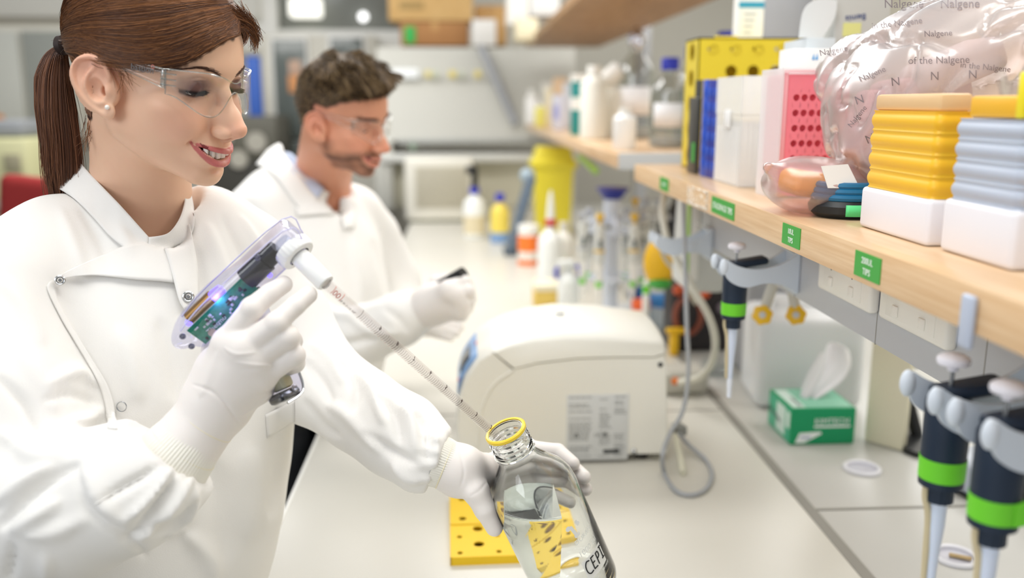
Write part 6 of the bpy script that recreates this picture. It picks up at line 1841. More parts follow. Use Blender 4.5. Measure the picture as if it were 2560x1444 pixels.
sd = thing('bench_meter', 'small blue-grey bench meter partly hidden behind the hanging pipettes', 'meter', WZ(2420, 1245, BT))
c = WZ(2425, 1240, BT) + V(.03, .04, .0)
obj('case', MB().box(c + V(0, 0, .03), (.10, .09, .055), .012, 3, R=rotz(.2)), mat('meter_grey', 'b9c0cc', 0.35), sd, world=True)
obj('case_base', MB().box(c + V(0, 0, .004), (.104, .094, .008), .003, 2, R=rotz(.2)), M_dark, sd, world=True)
obj('button', MB().lathe([(.006, 0), (.006, .003), (.0001, .004)], c + rotz(.2) @ V(-.030, -.0455, .026), rotz(.2) @ V(0, -1, 0), 16), mat('button_blue', '2f66b8', 0.4), sd, world=True)
obj('side_screen', MB().box(c + rotz(.2) @ V(-.012, -.0455, .040), (.05, .003, .012), .001, 1, R=rotz(.2)), mat('button_blue'), sd, world=True)
kb = thing('black_knob', 'black ribbed knob at the right picture edge', 'knob', WZ(2552, 1285, BT))
kb.name = 'clamp_knob'
c = WZ(2556, 1290, BT) + V(.03, .03, 0)
m = MB(); 
for k, (r_, z) in enumerate(((.020, .012), (.023, .040), (.021, .070))): m.lathe([(r_ * .85, -.012), (r_, -.008), (r_, .008), (r_ * .85, .012)], c + V(0, 0, z), n=30)
obj('grip', m, M_black, kb, world=True); obj('spindle', MB().cyl(c, c + V(0, 0, .10), .008, 16), M_steel, kb, world=True)

# --- hanging pipettes -----------------------------------------------------
M_navy = mat('pipette_navy', '15263a', 0.5); M_cone = mat('cone_pale', 'd5dff2', 0.3, sss=.1); M_hook = mat('hook_grey', 'c9d2dd', 0.4)
def hang_pipette(label):
    t = thing('pipette', label, 'pipette', (0, 0, 0), group=None)
    L_ = lambda n_, pr_, m_, par=t, n=36, o=(0, 0, 0), **k: obj(n_, MB().lathe(pr_, o, (0, 0, 1), n), m_, par, **k)
    kn = [(.0001, 0)] + [(.0085, -.0004), (.0122, -.0028), (.0130, -.0055), (.0120, -.0085), (.0070, -.0100), (.0045, -.0102), (.0040, -.014), (.0001, -.014)]
    L_('plunger_knob', kn, mat('knob_white', 'eceaf2', 0.35), n=40)
    L_('plunger_rod', [(.0018, -.012), (.0018, -.034)], M_steel)
    hd_ = obj('head', MB().box((.016, 0, -.0295), (.058, .028, .011), .005, 3, R=roty(-.16)), M_navy, t)
    obj('volume_window', MB().box((.026, -.0012, -.0232), (.018, .012, .0012), .0003, R=roty(-.16)), mat('window_orange', 'd8a02c', 0.4), hd_)
    L_('grip', [(.0001, -.033), (.0150, -.034), (.0178, -.040), (.0180, -.070), (.0172, -.106), (.0176, -.1085), (.0174, -.1125), (.0150, -.1135), (.0001, -.1135)], M_navy)
    L_('green_tape', [(.0179, -.0880), (.0183, -.0880), (.0180, -.1062), (.0176, -.1062)], mat('tape_green', '6fd12c', 0.55))
    rb = MB(); vs_ = []; nn = 60
    for z in (-.1135, -.127):
        for k in range(nn): r_ = .0108 + (.0005 if k % 4 < 2 else 0); vs_.append((r_ * math.cos(2 * PI * k / nn), r_ * math.sin(2 * PI * k / nn), z))
    rb.add(vs_, [(k, (k + 1) % nn, nn + (k + 1) % nn, nn + k) for k in range(nn)] + [tuple(nn + k for k in range(nn))])
    obj('collar', rb, M_navy, t)
    L_('tip_cone', [(.0072, -.126), (.0068, -.150), (.0050, -.172), (.0040, -.200), (.0028, -.226), (.0022, -.226)], M_cone)
    obj('tip_ejector', MB().tube([(-.0125, 0, -.112), (-.0120, 0, -.124), (-.0075, 0, -.142), (-.0065, 0, -.175), (-.0058, 0, -.205)], [.0024, .0028, .0030, .0028, .0022], 8), mat('ejector_beige', 'cdbf9c', 0.4), t)
    L_('ejector_sleeve', [(.0042, -.205), (.0044, -.212), (.0036, -.222), (.0034, -.235), (.0020, -.235)], mat('sleeve_white', 'e4e9f4', 0.3))
    return t
def hang_holder(label):
    t = thing('pipette_holder', label, 'holder', (0, 0, 0))
    prof = spline([(-.0260, 0, -.022), (-.0215, 0, -.044), (-.010, 0, -.056), (.010, 0, -.0615), (.034, 0, -.056), (.060, 0, -.058), (.0835, 0, -.070)], 4)
    topl = spline([(.0835, 0, -.012), (.062, 0, -.0265), (.040, 0, -.033), (.018, 0, -.035), (-.004, 0, -.0305), (-.0200, 0, -.0215)], 4)
    poly = np.vstack([prof, topl])
    for y in (-.0255, .0205):
        obj('prong', MB().prism(poly + V(0, y, 0), (0, .005, 0)), M_hook, t, smooth=0)
    obj('back_plate', MB().box2((.080, -.0255, -.072), (.0865, .0255, -.010), .002), M_hook, t)
    for y in (-.0225, .0225): obj('front_lug', MB().ball((-.0245, y, -.0315), .0066, 16, (1, .75, 1.8)), mat('lug_pale', 'd8e0ea', 0.4), t)
    obj('paper_tag', MB().box((.070, -.004, -.0085), (.030, .030, .0008), 0, R=roty(.55)), M_white, t)
    return t
P0 = hang_pipette('dark blue pipette hanging alone under the near shelf, green tape on its grip')
H0 = hang_holder('pale grey hook holding the lone dark pipette')
pz = RX - .0868
def put(px, py, pr=None, ho=None, labs=None, yoff=0, base=False):
    p = WX(px, py, pz); 
    if base: pr.location = Vector(p); ho.location = Vector(p); return pr, ho
    a = dup(P0, p, label=labs[0]); b = dup(H0, p, label=labs[1]); return a, b
put(1843, 606, P0, H0, base=True)
PB, HBk = put(2386, 884, labs=('left of the two large dark pipettes hanging close to the camera', 'pale grey hook holding the left near pipette'))
PC, HCk = put(2524, 952, labs=('right of the two large dark pipettes, green tape with a loose end', 'pale grey hook holding the rightmost pipette'))
HDk = dup(H0, WX(1668, 556, pz), label='empty pale grey pipette hook far under the shelf behind the hoses')
pc_ = PC.location; pcv = np.array(pc_)
tg = obj('tape_end', MB().prism([(.004, -.0185, -.088), (.0155, -.0195, -.0835), (.0195, -.019, -.0925), (.0215, -.0195, -.0985), (.012, -.0190, -.105), (.004, -.0185, -.1062)], (0, .0006, 0)), mat('tape_green'), PC, smooth=0)
for pt, o in (('P 200', HBk), ('P 1000', HCk)):
    q = np.array(o.location)
    obj('tag_writing', text_mb(pt, .0075, V(.060, -.0002, -.0030) + V(0, -.004, 0), V(.85, 0, -.52), V(0, 1, 0), 'LEFT', .0003), mat('pen_dark', '2a2c30', 0.5), o, smooth=0)
for o, txt_ in ((P0, 'GILSON'),): pass

# --- grey machine hanging under the shelf end
gm = thing('grey_dispenser', 'grey box-shaped dispenser with a green edge under the far end of the near shelf', 'dispenser', W(1760, 735, 1.80))
a = WY(1716, 735, 1.80); b = WY(1835, 500, 1.80)
S = SDF(V(a[0] - .02, 1.76, a[2] - .02), V(b[0] + .02, 1.98, 1.40), .003)
S.rbox(V((a[0] + b[0]) / 2, 1.87, (a[2] + 1.384) / 2), ((b[0] - a[0]) / 2, .07, (1.384 - a[2]) / 2), .018, R=roty(.03)); P_, F_ = S.net()
npobj('case', relax(P_, F_, 2), F_, mat('dispenser_grey', 'c6c7c4', 0.45), gm)
obj('green_edge', MB().tube([V(a[0] - .001, 1.805, 1.375), V(a[0] + .001, 1.805, a[2] + .03)], .004, 8, sub=1), mat('edge_green', 'b9e07c', 0.5), gm, world=True)
obj('front_strip', MB().box2((a[0] + .004, 1.797, a[2] + .03), (a[0] + .022, 1.803, 1.37), .001), mat('strip_pale', 'e2e0dc', 0.5), gm, world=True)

# ================================================================== mid and far bench
def bot(name, lab, cat, px, pyb, prof, m_, parts=(), z=None, n=28, group=None):
    base = WZ(px, pyb, BT) if z is None else W(px, pyb, z) * V(1, 1, 0) + V(0, 0, BT)
    t = thing(name, lab, cat, base, group=group)
    obj('container', MB().lathe(prof, (0, 0, 0), (0, 0, 1), n, True), m_, t)
    for (n_, pr_, mm) in parts: obj(n_, MB().lathe(pr_, (0, 0, 0), (0, 0, 1), n), mm, t)
    return t
B = lambda r, h, neck=.35: [(r * .9, 0), (r, .006), (r, h * .72), (r * .85, h * .82), (r * neck, h * .92), (r * neck, h)]
M_milk = mat('milky_plastic', 'ecebe4', 0.45, sss=.1); M_bcap = mat('cap_blue', '2b35b4', 0.45)
t = bot('wash_bottle', 'white bottle with blue collar and black pump at the far bench end', 'bottle', 1187, 592, B(.055, .22), mat('bottle_white', 'e9ebe8', .4), [('collar', [(.024, .215), (.024, .245), (.0001, .25)], M_bcap)])
obj('pump', MB().cyl((0, 0, .245), (0, 0, .31), .016, 16).box((-.012, 0, .33), (.06, .03, .04), .012), M_black, t)
obj('label_band', MB().lathe([(.0555, .02), (.0556, .11)], (0, 0, 0), n=28), mat('liq_tan', 'dccfae', .5), t)
t = bot('wash_bottle', 'small bottle with blue cap and yellow label, right of the black-pump bottle', 'bottle', 1250, 605, B(.045, .20), mat('bottle_yellow', 'e6cf5a', .4), [('cap', [(.020, .195), (.022, .23), (.0001, .235)], M_bcap)])
obj('blue_base', MB().cyl((0, 0, .002), (0, 0, .05), .047, 24), mat('base_blue', '7b9bc4', .5), t)
q = WZ(1290, 632, BT); st = thing('slanted_stand', 'dark blue-grey slanted stand between the small bottles and yellow bin', 'stand', q)
obj('leaning_plate', MB().box((.02, 0, .178), (.035, .16, .34), .008, R=roty(.28)), mat('slate', '5d6c7c', .5), st); obj('foot', MB().box((.0, 0, .008), (.11, .17, .016), .004), mat('slate_dark', '46525e', .5), st)
obj('glass_top', MB().ball((.05, 0, .34), .035, 16), mat('slate_glass', '9fb0ba', .2), st)
q = WZ(1380, 585, BT); yb = thing('sharps_bin', 'tall yellow sharps bin on the bench under the far shelf', 'bin', q)
S = SDF(V(-.14, -.12, -.01), V(.14, .12, .50), .006)
S.fn(lambda X, Y, Z: np.maximum(np.maximum(np.abs(X) - (.082 + .04 * Z), np.abs(Y) - (.075 + .03 * Z)), np.maximum(-Z, Z - .34)) , V(-.12, -.12, 0), V(.12, .12, .34)); S.rbox(V(0, 0, .355), (.115, .10, .018), .012, k=.01)
S.fn(lambda X, Y, Z: np.maximum(np.maximum(np.abs(X) - (.105 - .3 * (Z - .36)), np.abs(Y) - (.09 - .3 * (Z - .36))), np.maximum(.36 - Z, Z - .44)), V(-.12, -.12, .35), V(.12, .12, .44), k=.01)
P_, F_ = S.net(); P_ = relax(P_, F_, 2); me = np_mesh('bin_body', P_, F_); obj('bin_body', me, mat('bin_yellow', 'e2d33a', .45), yb, smooth=180)
t = bot('reagent_jar', 'small white jar with a bright orange label on the bench', 'jar', 1321, 662, [(.040, 0), (.043, .005), (.043, .13), (.038, .14)], mat('jar_white', 'ece6de', .4), [('lid', [(.043, .14), (.043, .165), (.0001, .167)], M_white), ('orange_label', [(.0436, .06), (.0436, .125)], mat('label_orange', 'f07a2a', .5))])
obj('orange_base', MB().lathe([(.0437, .004), (.0437, .025)], n=28), mat('label_orange'), t)
t = bot('squeeze_bottle', 'white squeeze bottle with a red collar and pointed nozzle', 'bottle', 1375, 712, B(.046, .22, .4), mat('bottle_white'), [('collar', [(.020, .218), (.022, .222), (.022, .238), (.017, .242)], mat('collar_red', 'c8342c', .45)), ('nozzle', [(.015, .24), (.012, .29), (.007, .33), (.003, .345)], mat('bottle_white'))])
t = bot('squeeze_bottle', 'plain milky bottle right behind the red-collared squeeze bottle', 'bottle', 1408, 692, B(.040, .19, .4), M_milk, [('cap', [(.018, .188), (.018, .21), (.0001, .212)], mat('cap_pale', 'ddd8cc', .5))])
q = WZ(1366, 768, BT); tb2 = thing('tip_box', 'yellow tip box on the bench just behind the centrifuge', 'tip box', q)
obj('box', MB().box((0, 0, .035), (.085, .11, .06), .006), mat('tip_yellow', 'e3c364', .45), tb2); obj('lid', MB().box((0, 0, .075), (.088, .114, .022), .006), mat('lid_pale', 'eee6cc', .35), tb2)
q = WZ(1420, 790, BT); sb = thing('spray_bottle', 'white spray bottle with a blue trigger behind the centrifuge', 'spray bottle', q)
obj('container', MB().lathe(B(.034, .15, .4), n=24, cap0=True), mat('bottle_white'), sb); obj('spray_head', MB().box((-.008, 0, .165), (.055, .024, .028), .008), mat('bottle_white'), sb)
obj('trigger', MB().tube([(-.028, 0, .16), (-.038, 0, .145), (-.036, 0, .12)], .007, 8), M_bcap, sb); obj('trigger_guard', MB().tube([(.022, 0, .16), (.034, 0, .15), (.036, 0, .125)], .007, 8), M_bcap, sb)

# pipette carousel
q = WZ(1524, 800, BT); cz = proj(q)[2]
cr = thing('pipette_stand', 'white pipette carousel with a dark blue top holding six pipettes', 'pipette stand', q)
cth = (722 - 487) / F
LT('base_plate', [(.0001, 0), (.085, 0), (.09, .008), (.04, .022), (.026, .03)], q, M_white, cr)
LT('column', [(.026, .03), (.022, .05), (.022, .32), (.026, .335), (.026, .37)], q, mat('column_pale', 'd4dae6', .4), cr)
LT('top_cap', [(.026, .372), (.030, .376), (.046, .398), (.050, .404), (.0001, .406)], q, mat('cap_deepblue', '27308c', .4), cr)
for zc_ in (.275, .135):
    obj('hanger_ring', MB().tube([q + V(.062 * math.cos(a), .062 * math.sin(a), zc_) for a in np.linspace(0, 2 * PI, 37)[:-1]], .006, 8, closed=True, sub=1), mat('column_pale'), cr, world=True)
for k in range(6):
    a = PI / 6 + k * PI / 3
    obj('arm', MB().tube([q + V(.02 * math.cos(a), .02 * math.sin(a), .30), q + V(.05 * math.cos(a), .05 * math.sin(a), .318), q + V(.08 * math.cos(a), .08 * math.sin(a), .29)], .005, 8), mat('column_pale'), cr, world=True)
def grey_pipette(lab, cap):
    t = thing('pipette', lab, 'pipette', (0, 0, 0))
    Q = lambda n_, pr_, m_: obj(n_, MB().lathe(pr_, (0, 0, 0), (0, 0, 1), 20), m_, t)
    Q('plunger', [(.0001, .262), (.012, .260), (.013, .248), (.006, .246), (.005, .230)], cap)
    Q('grip', [(.009, .232), (.0155, .228), (.0160, .13), (.013, .115)], mat('pip_grey', 'dadbd6', .4))
    obj('window', MB().box((0, -.0162, .175), (.010, .002, .026), .0005), mat('pip_window', '4e5a5e', .4), t)
    Q('colour_ring', [(.0163, .150), (.0163, .157)], cap)
    Q('shaft', [(.012, .115), (.009, .10), (.008, .03), (.004, 0), (.003, -.01)], M_white)
    Q('green_band', [(.0095, .045), (.0095, .062)], mat('tape_green'))
    obj('finger_rest', MB().box((.016, .0, .222), (.034, .018, .010), .003), mat('pip_rest', '8e9290', .4), t)
    return t
capY = mat('cap_yellow', 'e8bc2c', .4); capG = mat('cap_grey', 'b6bac2', .4)
GY = grey_pipette('pipette with yellow plunger on the near left side of the carousel', capY); GG = None
names_ = ['pipette with yellow plunger on the near right side of the carousel', 'pipette at the right side of the carousel', 'pipette at the far right of the carousel', 'pipette at the far left of the carousel', 'pipette at the left side of the carousel']
angs = [-PI / 2 - .55, -PI / 2 + .62, -.25, .9, 2.25, PI + .25]
for k, a in enumerate(angs):
    loc = q + V(.092 * math.cos(a), .092 * math.sin(a), .075)
    if k == 0: GY.location = Vector(loc)
    else:
        g = dup(GY, loc, label=names_[k - 1], mats=None if k == 1 else {'plunger': capG, 'colour_ring': capG})
# pipettes standing a little farther right
for i, (px, py, lab) in enumerate(((1583, 800, 'yellow-topped pipette standing just right of the carousel'), (1612, 800, 'grey-topped pipette second right of the carousel'), (1642, 800, 'grey-topped pipette farthest right behind the carousel'))):
    p = WZ(px, py, BT) + V(.02, .12, .10)
    g = dup(GY, p, label=lab, mats=None if i == 0 else {'plunger': capG, 'colour_ring': capG})

sp_ = thing('tip_stand', 'low grey rail stand carrying the pipettes right of the carousel', 'stand', WZ(1608, 800, BT) + V(.02, .12, 0))
obj('rail_bar', MB().box((0, 0, .30), (.16, .03, .015), .004), M_lgrey, sp_); obj('post', MB().cyl((.0, .03, 0), (.0, .03, .30), .010, 14), M_lgrey, sp_); obj('foot', MB().box((0, .03, .006), (.16, .10, .012), .004), M_lgrey, sp_)

# cluttered corner below the shelf end
def clut(name, lab, cat, px, py, z, fnm):
    t = thing(name, lab, cat, W(px, py, z)); fnm(t); return t
t = thing('black_bag', 'dark crumpled black bag heaped under the shelf end', 'bag', WZ(1700, 790, BT) + V(.1, .35, 0))
S = SDF(V(-.16, -.1, -.005), V(.18, .12, .5), .007)
for (x, y, z, r_) in ((-.04, 0, .08, .07), (.05, .01, .12, .08), (.0, 0, .22, .075), (.06, 0, .30, .07), (-.03, 0, .36, .06), (.09, 0, .06, .06)): S.ell(V(x, y, z), (r_, r_ * .8, r_), k=.05)
P_, F_ = S.net(); N_ = vnormals(P_, F_); P_ = P_ + N_ * (.007 * fbm(P_, 6, 4, 3))[:, None]; P_[:, 2] = np.maximum(P_[:, 2], 0)
P_ = P_ * 1.12; me = np_mesh('bag_film', P_, F_); obj('bag_film', me, mat('bag_black', '202024', .35), t, smooth=180)
t = thing('power_strip', 'dark equipment with cables standing behind the white hose', 'equipment', WZ(1735, 900, BT) + V(.02, .08, 0)); t.name = 'mixer_block'
obj('block', MB().box((0.02, .05, .09), (.17, .10, .18), .012), mat('dark_brown', '2e2a2c', .5), t)
obj('dial_ring', MB().tube([(-.02 + .035 * math.cos(a), -.004, .10 + .05 * math.sin(a)) for a in np.linspace(0, 2 * PI, 25)[:-1]], .008, 8, closed=True, sub=1), mat('ring_rust', '8a4a38', .5), t)
for (x, z, c_) in ((.02, .16, 'd85a2a'), (-.05, .17, 'c85630'), (.07, .12, '88808c')): obj('knob', MB().ball((x, -.006, z), .015, 14), mat('kn_' + c_, c_, .4), t)
for i, (px, py, c_, r_, h_, lab) in enumerate(((1622, 800, '2f78c0', .028, .06, 'blue-capped tube rack low behind the centrifuge'), (1655, 812, '3a86cc', .030, .07, 'blue container beside the orange cap behind the centrifuge'), (1590, 798, '2a5f9c', .022, .08, 'dark blue tube behind the carousel foot'))):
    t = bot('sample_pot', lab, 'pot', px, py + 10, [(r_ * .9, 0), (r_, .01), (r_, h_)], mat('pot_clear', 'c9d4dc', .3), [('lid', [(r_ * 1.1, h_), (r_ * 1.1, h_ + .03), (.0001, h_ + .032)], mat('pl_' + c_, c_, .45))])
t = bot('sample_pot', 'orange-capped pot low behind the centrifuge', 'pot', 1600, 830, [(.022, 0), (.024, .01), (.024, .07)], mat('pot_clear'), [('lid', [(.027, .07), (.027, .095), (.0001, .097)], mat('lid_orange', 'e2602c', .45))])
t = bot('tube', 'slim white tube with a green band behind the centrifuge', 'tube', 1612, 840, [(.008, 0), (.010, .02), (.010, .16), (.0001, .165)], M_white, [('green_band', [(.0105, .125), (.0105, .15)], mat('tape_green'))])
q = WZ(1690, 895, BT) + V(0, .03, 0); t = thing('yellow_clamp', 'small yellow plastic clamp on the bench right of the centrifuge', 'clamp', q)
obj('clamp_body', MB().box((0, 0, .03), (.022, .03, .06), .006), mat('clamp_yellow', 'e8b820', .4), t); obj('clamp_jaw', MB().box((.004, 0, .066), (.05, .026, .014), .005), mat('clamp_yellow'), t)
q = WZ(1700, 985, BT) + V(.0, .02, 0); t = thing('timer', 'grey rounded timer with an orange button right of the centrifuge', 'timer', q)
S = SDF(V(-.07, -.06, -.005), V(.09, .08, .08), .004); S.rbox(V(.01, .01, .028), (.055, .045, .028), .018); P_, F_ = S.net(); me = np_mesh('case', relax(P_, F_, 1), F_); obj('case', me, mat('timer_grey', 'bdbab0', .45), t, smooth=180)
obj('orange_button', MB().ball((-.015, -.033, .036), .011, 16, (1, .6, .8)), mat('button_orange', 'ee7a1c', .4), t)
t = bot('glass_beaker', 'small clear glass dish beside the white hose end', 'beaker', 1790, 935, [(.030, 0), (.034, .004), (.036, .035), (.034, .036), (.032, .006), (.0001, .005)], M_clear)
t = thing('yellow_case', 'yellow oval case hanging behind the beige hose', 'case', W(1650, 670, 2.25))
S = SDF(W(1650, 655, 2.25) - .09, W(1650, 655, 2.25) + .09, .004); S.ell(W(1650, 655, 2.25), (.042, .03, .066)); P_, F_ = S.net(); npobj('shell', P_, F_, mat('case_yellow', 'e6b41e', .45), t)
obj('green_cap', MB().ball(W(1650, 708, 2.25), .026, 16, (1.2, 1, .6)), mat('cap_green', '3e9a3a', .5), t, world=True)
obj('hanging_strap', MB().tube([W(1650, 600, 2.25), W(1655, 540, 2.25), W(1660, 470, 2.25)], .004, 6), M_dark, t, world=True)

# ================================================================== things on the near shelf
ST = z1t + .0003
def yz(px, X): return WX(px, 400, X)[1]
def hgt(px, py, X): return WX(px, py, X)[2]
# yellow rack standing on end
XN = .455
y0, y1 = yz(1735, XN), yz(1704, XN); x1 = WY(2013, 300, y0)[0]; H = hgt(1735, 97, XN) - ST
rk = thing('tube_rack', 'yellow tube rack standing on its end on the near shelf', 'rack', (XN, y0, ST))
Wd = x1 - XN
M_yel2 = mat('rack_lemon', 'e4cc34', 0.4)
Rf = np.column_stack([V(1, 0, 0), V(0, 0, 1), V(0, -1, 0)])
obj('face_plate', holes_plate(Wd, H, 5, 6, lambda i, j: (.0115 if j in (4,) and 0 < i < 5 else (.004 if j in (3, 5) else .0115 if j < 3 and i % 2 else 0)), .0022).xf(Rf, V(XN, y0 + .0022, ST)), M_yel2, rk, world=True, smooth=30)
Rs = np.column_stack([V(0, -1, 0), V(0, 0, 1), V(-1, 0, 0)])
obj('side_plate', holes_plate(y1 - y0, H, 1, 5, lambda i, j: .0175, .0022, 28).xf(Rs, V(XN + .0022, y1, ST)), M_yel2, rk, world=True, smooth=30)
obj('back_plate', holes_plate(Wd, H, 3, 4, lambda i, j: .02, .0022).xf(Rf, V(XN, y1, ST)), M_yel2, rk, world=True, smooth=30)
obj('top_rib', MB().box2((XN + .03, y0 - .002, ST + H - .002), (XN + .075, y0 + .004, ST + H + .003), .001), M_yel2, rk, world=True)
obj('rim', MB().box2((XN, y0, ST + H - .003), (x1, y1, ST + H)).box2((XN, y0, ST), (x1, y1, ST + .003)).box2((x1 - .002, y0, ST), (x1, y1, ST + H)), M_yel2, rk, world=True)
for i in range(5):
    obj('boss', MB().lathe([(.008, 0), (.0095, .001), (.0095, .002), (.007, .002)], (XN + .03 + i * .045, y0, ST + H - .021), (0, -1, 0), 20), M_yel2, rk, world=True)

def sbox(name, lab, cat, pn, pf_, pr_, ptop, X, m_, bev=.002, part='box', hz=None):
    y0, y1 = yz(pn, X), yz(pf_, X); x1 = WY(pr_, 300, y0)[0]; h = hgt(pn, ptop, X) - ST
    t = thing(name, lab, cat, (X, y0, ST))
    obj(part, MB().box2((0, 0, 0), (x1 - X, y1 - y0, h), bev), m_, t)
    return t, x1 - X, y1 - y0, h
M_blu = mat('rack_blue', '1a4fc4', .3); M_blu2 = mat('rack_deepblue', '1c2f9e', .3)
t, w_, d_, h_ = sbox('folder_box', 'thin black plastic holder between the yellow rack and blue racks', 'holder', 1748, 1731, 1752, 200, .432, M_black, .003)
obj('side_clip', MB().box2((-.006, .004, 0), (0, d_ + .02, h_ * .82), .003), mat('clip_grey', '3c3a36', .4), t)
t.name = 'plastic_holder'
o = obj('green_tag', MB().box2((-.0072, .012, .022), (-.0061, .030, .058)), mat('label_green'), t, label='green tag')
for i, (a, b, mm, lab) in enumerate(((1762, 1749, M_blu, 'leftmost thin blue rack standing next to the black holder'), (1774, 1763, M_blu2, 'middle of the three upright blue racks'), (1787, 1775, M_blu2, 'rightmost dark blue rack touching the frosted tip box'))):
    t, w_, d_, h_ = sbox('blue_rack', lab, 'rack', a, b, a + 9, 199, .430 + .001 * i, mm, .002)
    mb = MB()
    for k in range(6): mb.box2((-.0012, d_ * .2, h_ * (.08 + k * .15)), (.0005, d_ * .8, h_ * (.17 + k * .15)), .0005)
    obj('rib', mb, M_blu, t)
# frosted tip box
def frost(name, c, dens=.45, rough=.4):
    if name in _M: return _M[name]
    m = bpy.data.materials.new(name); m.use_nodes = True; nt = m.node_tree; b = nt.nodes['Principled BSDF']; out = nt.nodes['Material Output']
    b.inputs['Base Color'].default_value = lin(c) + (1,); b.inputs['Roughness'].default_value = rough; b.inputs['Alpha'].default_value = dens
    _M[name] = m; return m

def film(name, tint, c, dens):
    if name in _M: return _M[name]
    m = bpy.data.materials.new(name); m.use_nodes = True; nt = m.node_tree; nt.nodes.clear(); Lk = nt.links.new
    o = nt.nodes.new('ShaderNodeOutputMaterial'); t = nt.nodes.new('ShaderNodeBsdfTransparent'); t.inputs[0].default_value = lin(tint) + (1,)
    d = nt.nodes.new('ShaderNodeBsdfDiffuse'); d.inputs[0].default_value = lin(c) + (1,); tl = nt.nodes.new('ShaderNodeBsdfTranslucent'); tl.inputs[0].default_value = lin(c) + (1,)
    g = nt.nodes.new('ShaderNodeBsdfGlossy'); g.inputs['Roughness'].default_value = .3
    dm = nt.nodes.new('ShaderNodeMixShader'); dm.inputs[0].default_value = .5; Lk(d.outputs[0], dm.inputs[1]); Lk(tl.outputs[0], dm.inputs[2])
    m1 = nt.nodes.new('ShaderNodeMixShader'); m1.inputs[0].default_value = dens; Lk(t.outputs[0], m1.inputs[1]); Lk(dm.outputs[0], m1.inputs[2])
    lw = nt.nodes.new('ShaderNodeLayerWeight'); lw.inputs[0].default_value = .35
    m2 = nt.nodes.new('ShaderNodeMixShader'); Lk(lw.outputs['Facing'], m2.inputs[0]); Lk(m1.outputs[0], m2.inputs[1]); Lk(g.outputs[0], m2.inputs[2]); Lk(m2.outputs[0], o.inputs[0])
    _M[name] = m; return m
M_fr = frost('frosted_clear', 'ffffff', .46, .4)
XF = .430
y0, y1 = yz(1848, XF), yz(1786, XF); x1 = WY(1895, 300, y0)[0] + .03; H = hgt(1848, 190, XF) - ST
tbx = thing('tip_box', 'tall frosted tip box with a hinged lid, left of the pink rack', 'tip box', (XF, y0, ST))
wx, dy = x1 - XF, y1 - y0; hm_ = H * .66
obj('base_box', MB().box2((0, 0, 0), (wx, .002, hm_)).box2((0, dy - .002, 0), (wx, dy, hm_)).box2((0, 0, 0), (.002, dy, hm_)).box2((wx - .002, 0, 0), (wx, dy, hm_)).box2((0, 0, 0), (wx, dy, .002)), M_fr, tbx)
obj('lid', MB().box2((-.001, -.001, hm_), (wx + .001, .001, H)).box2((-.001, dy - .001, hm_), (wx + .001, dy + .001, H)).box2((-.001, -.001, hm_), (.001, dy + .001, H)).box2((wx - .001, -.001, hm_), (wx + .001, dy, H)).box2((-.001, -.001, H - .002), (wx + .001, dy + .001, H)), M_fr, tbx)
obj('latch', MB().box2((-.004, dy * .38, hm_ - .022), (-.001, dy * .58, hm_ + .006), .001), mat('latch_white', 'f6f6f6', .3), tbx)
mb = MB()
for k in range(11): mb.box2((-.0012, dy * (.08 + k * .08), .004), (0, dy * (.10 + k * .08), hm_ * .82), 0)
obj('flutes', mb, M_fr, tbx)
mb = MB()
for i in range(5):
    for j in range(9): mb.lathe([(.0035, hm_ - .01), (.0035, hm_ - .03), (.001, .015)], (.012 + i * (wx - .024) / 4, .012 + j * (dy - .024) / 8, 0), n=8)
obj('tips', mb, mat('tips_pale', 'f2edd8', .4), tbx)
obj('tip_tray', MB().box2((.004, .004, hm_ - .012), (wx - .004, dy - .004, hm_ - .008)), mat('tray_yellow', 'f0d98a', .4), tbx)
# pink rack in a frosted cover
XP = .428
y0, y1 = yz(1941, XP), yz(1893, XP); H = hgt(1941, 172, XP) - ST; x1 = WY(2130, 300, y0)[0]
pk_ = thing('pink_rack', 'bright pink tube rack with round wells in a frosted case', 'rack', (XP, y0, ST))
wx, dy = x1 - XP, y1 - y0
obj('frosted_cover', MB().box2((0, -.004, 0), (wx, -.002, .001)).box2((0, -.004, 0), (.0025, dy, H)).box2((0, dy - .002, 0), (wx, dy, H)).box2((0, -.004, H - .0025), (wx, dy, H)), M_fr, pk_)
M_pink = mat('pink_plastic', 'ff8b98', .35, sss=.2); M_pinkd = mat('pink_deep', 'f26478', .4, sss=.2)
obj('rack_block', MB().box2((.006, .012, .004), (wx - .004, dy - .004, H - .008), .003), mat('pink_core', 'fb7688', .4), pk_)
obj('well_plate', holes_plate(wx - .012, H - .012, 8, 8, lambda i, j: .0047 if (0 < i < 7 and 0 < j < 7) else 0, .003).xf(Rf, V(.006, .0035, .004)), M_pink, pk_, smooth=30)
obj('border', MB().box2((.003, -.001, .002), (.010, .004, H - .006), .001), mat('pink_pale', 'fbb0b6', .4), pk_)
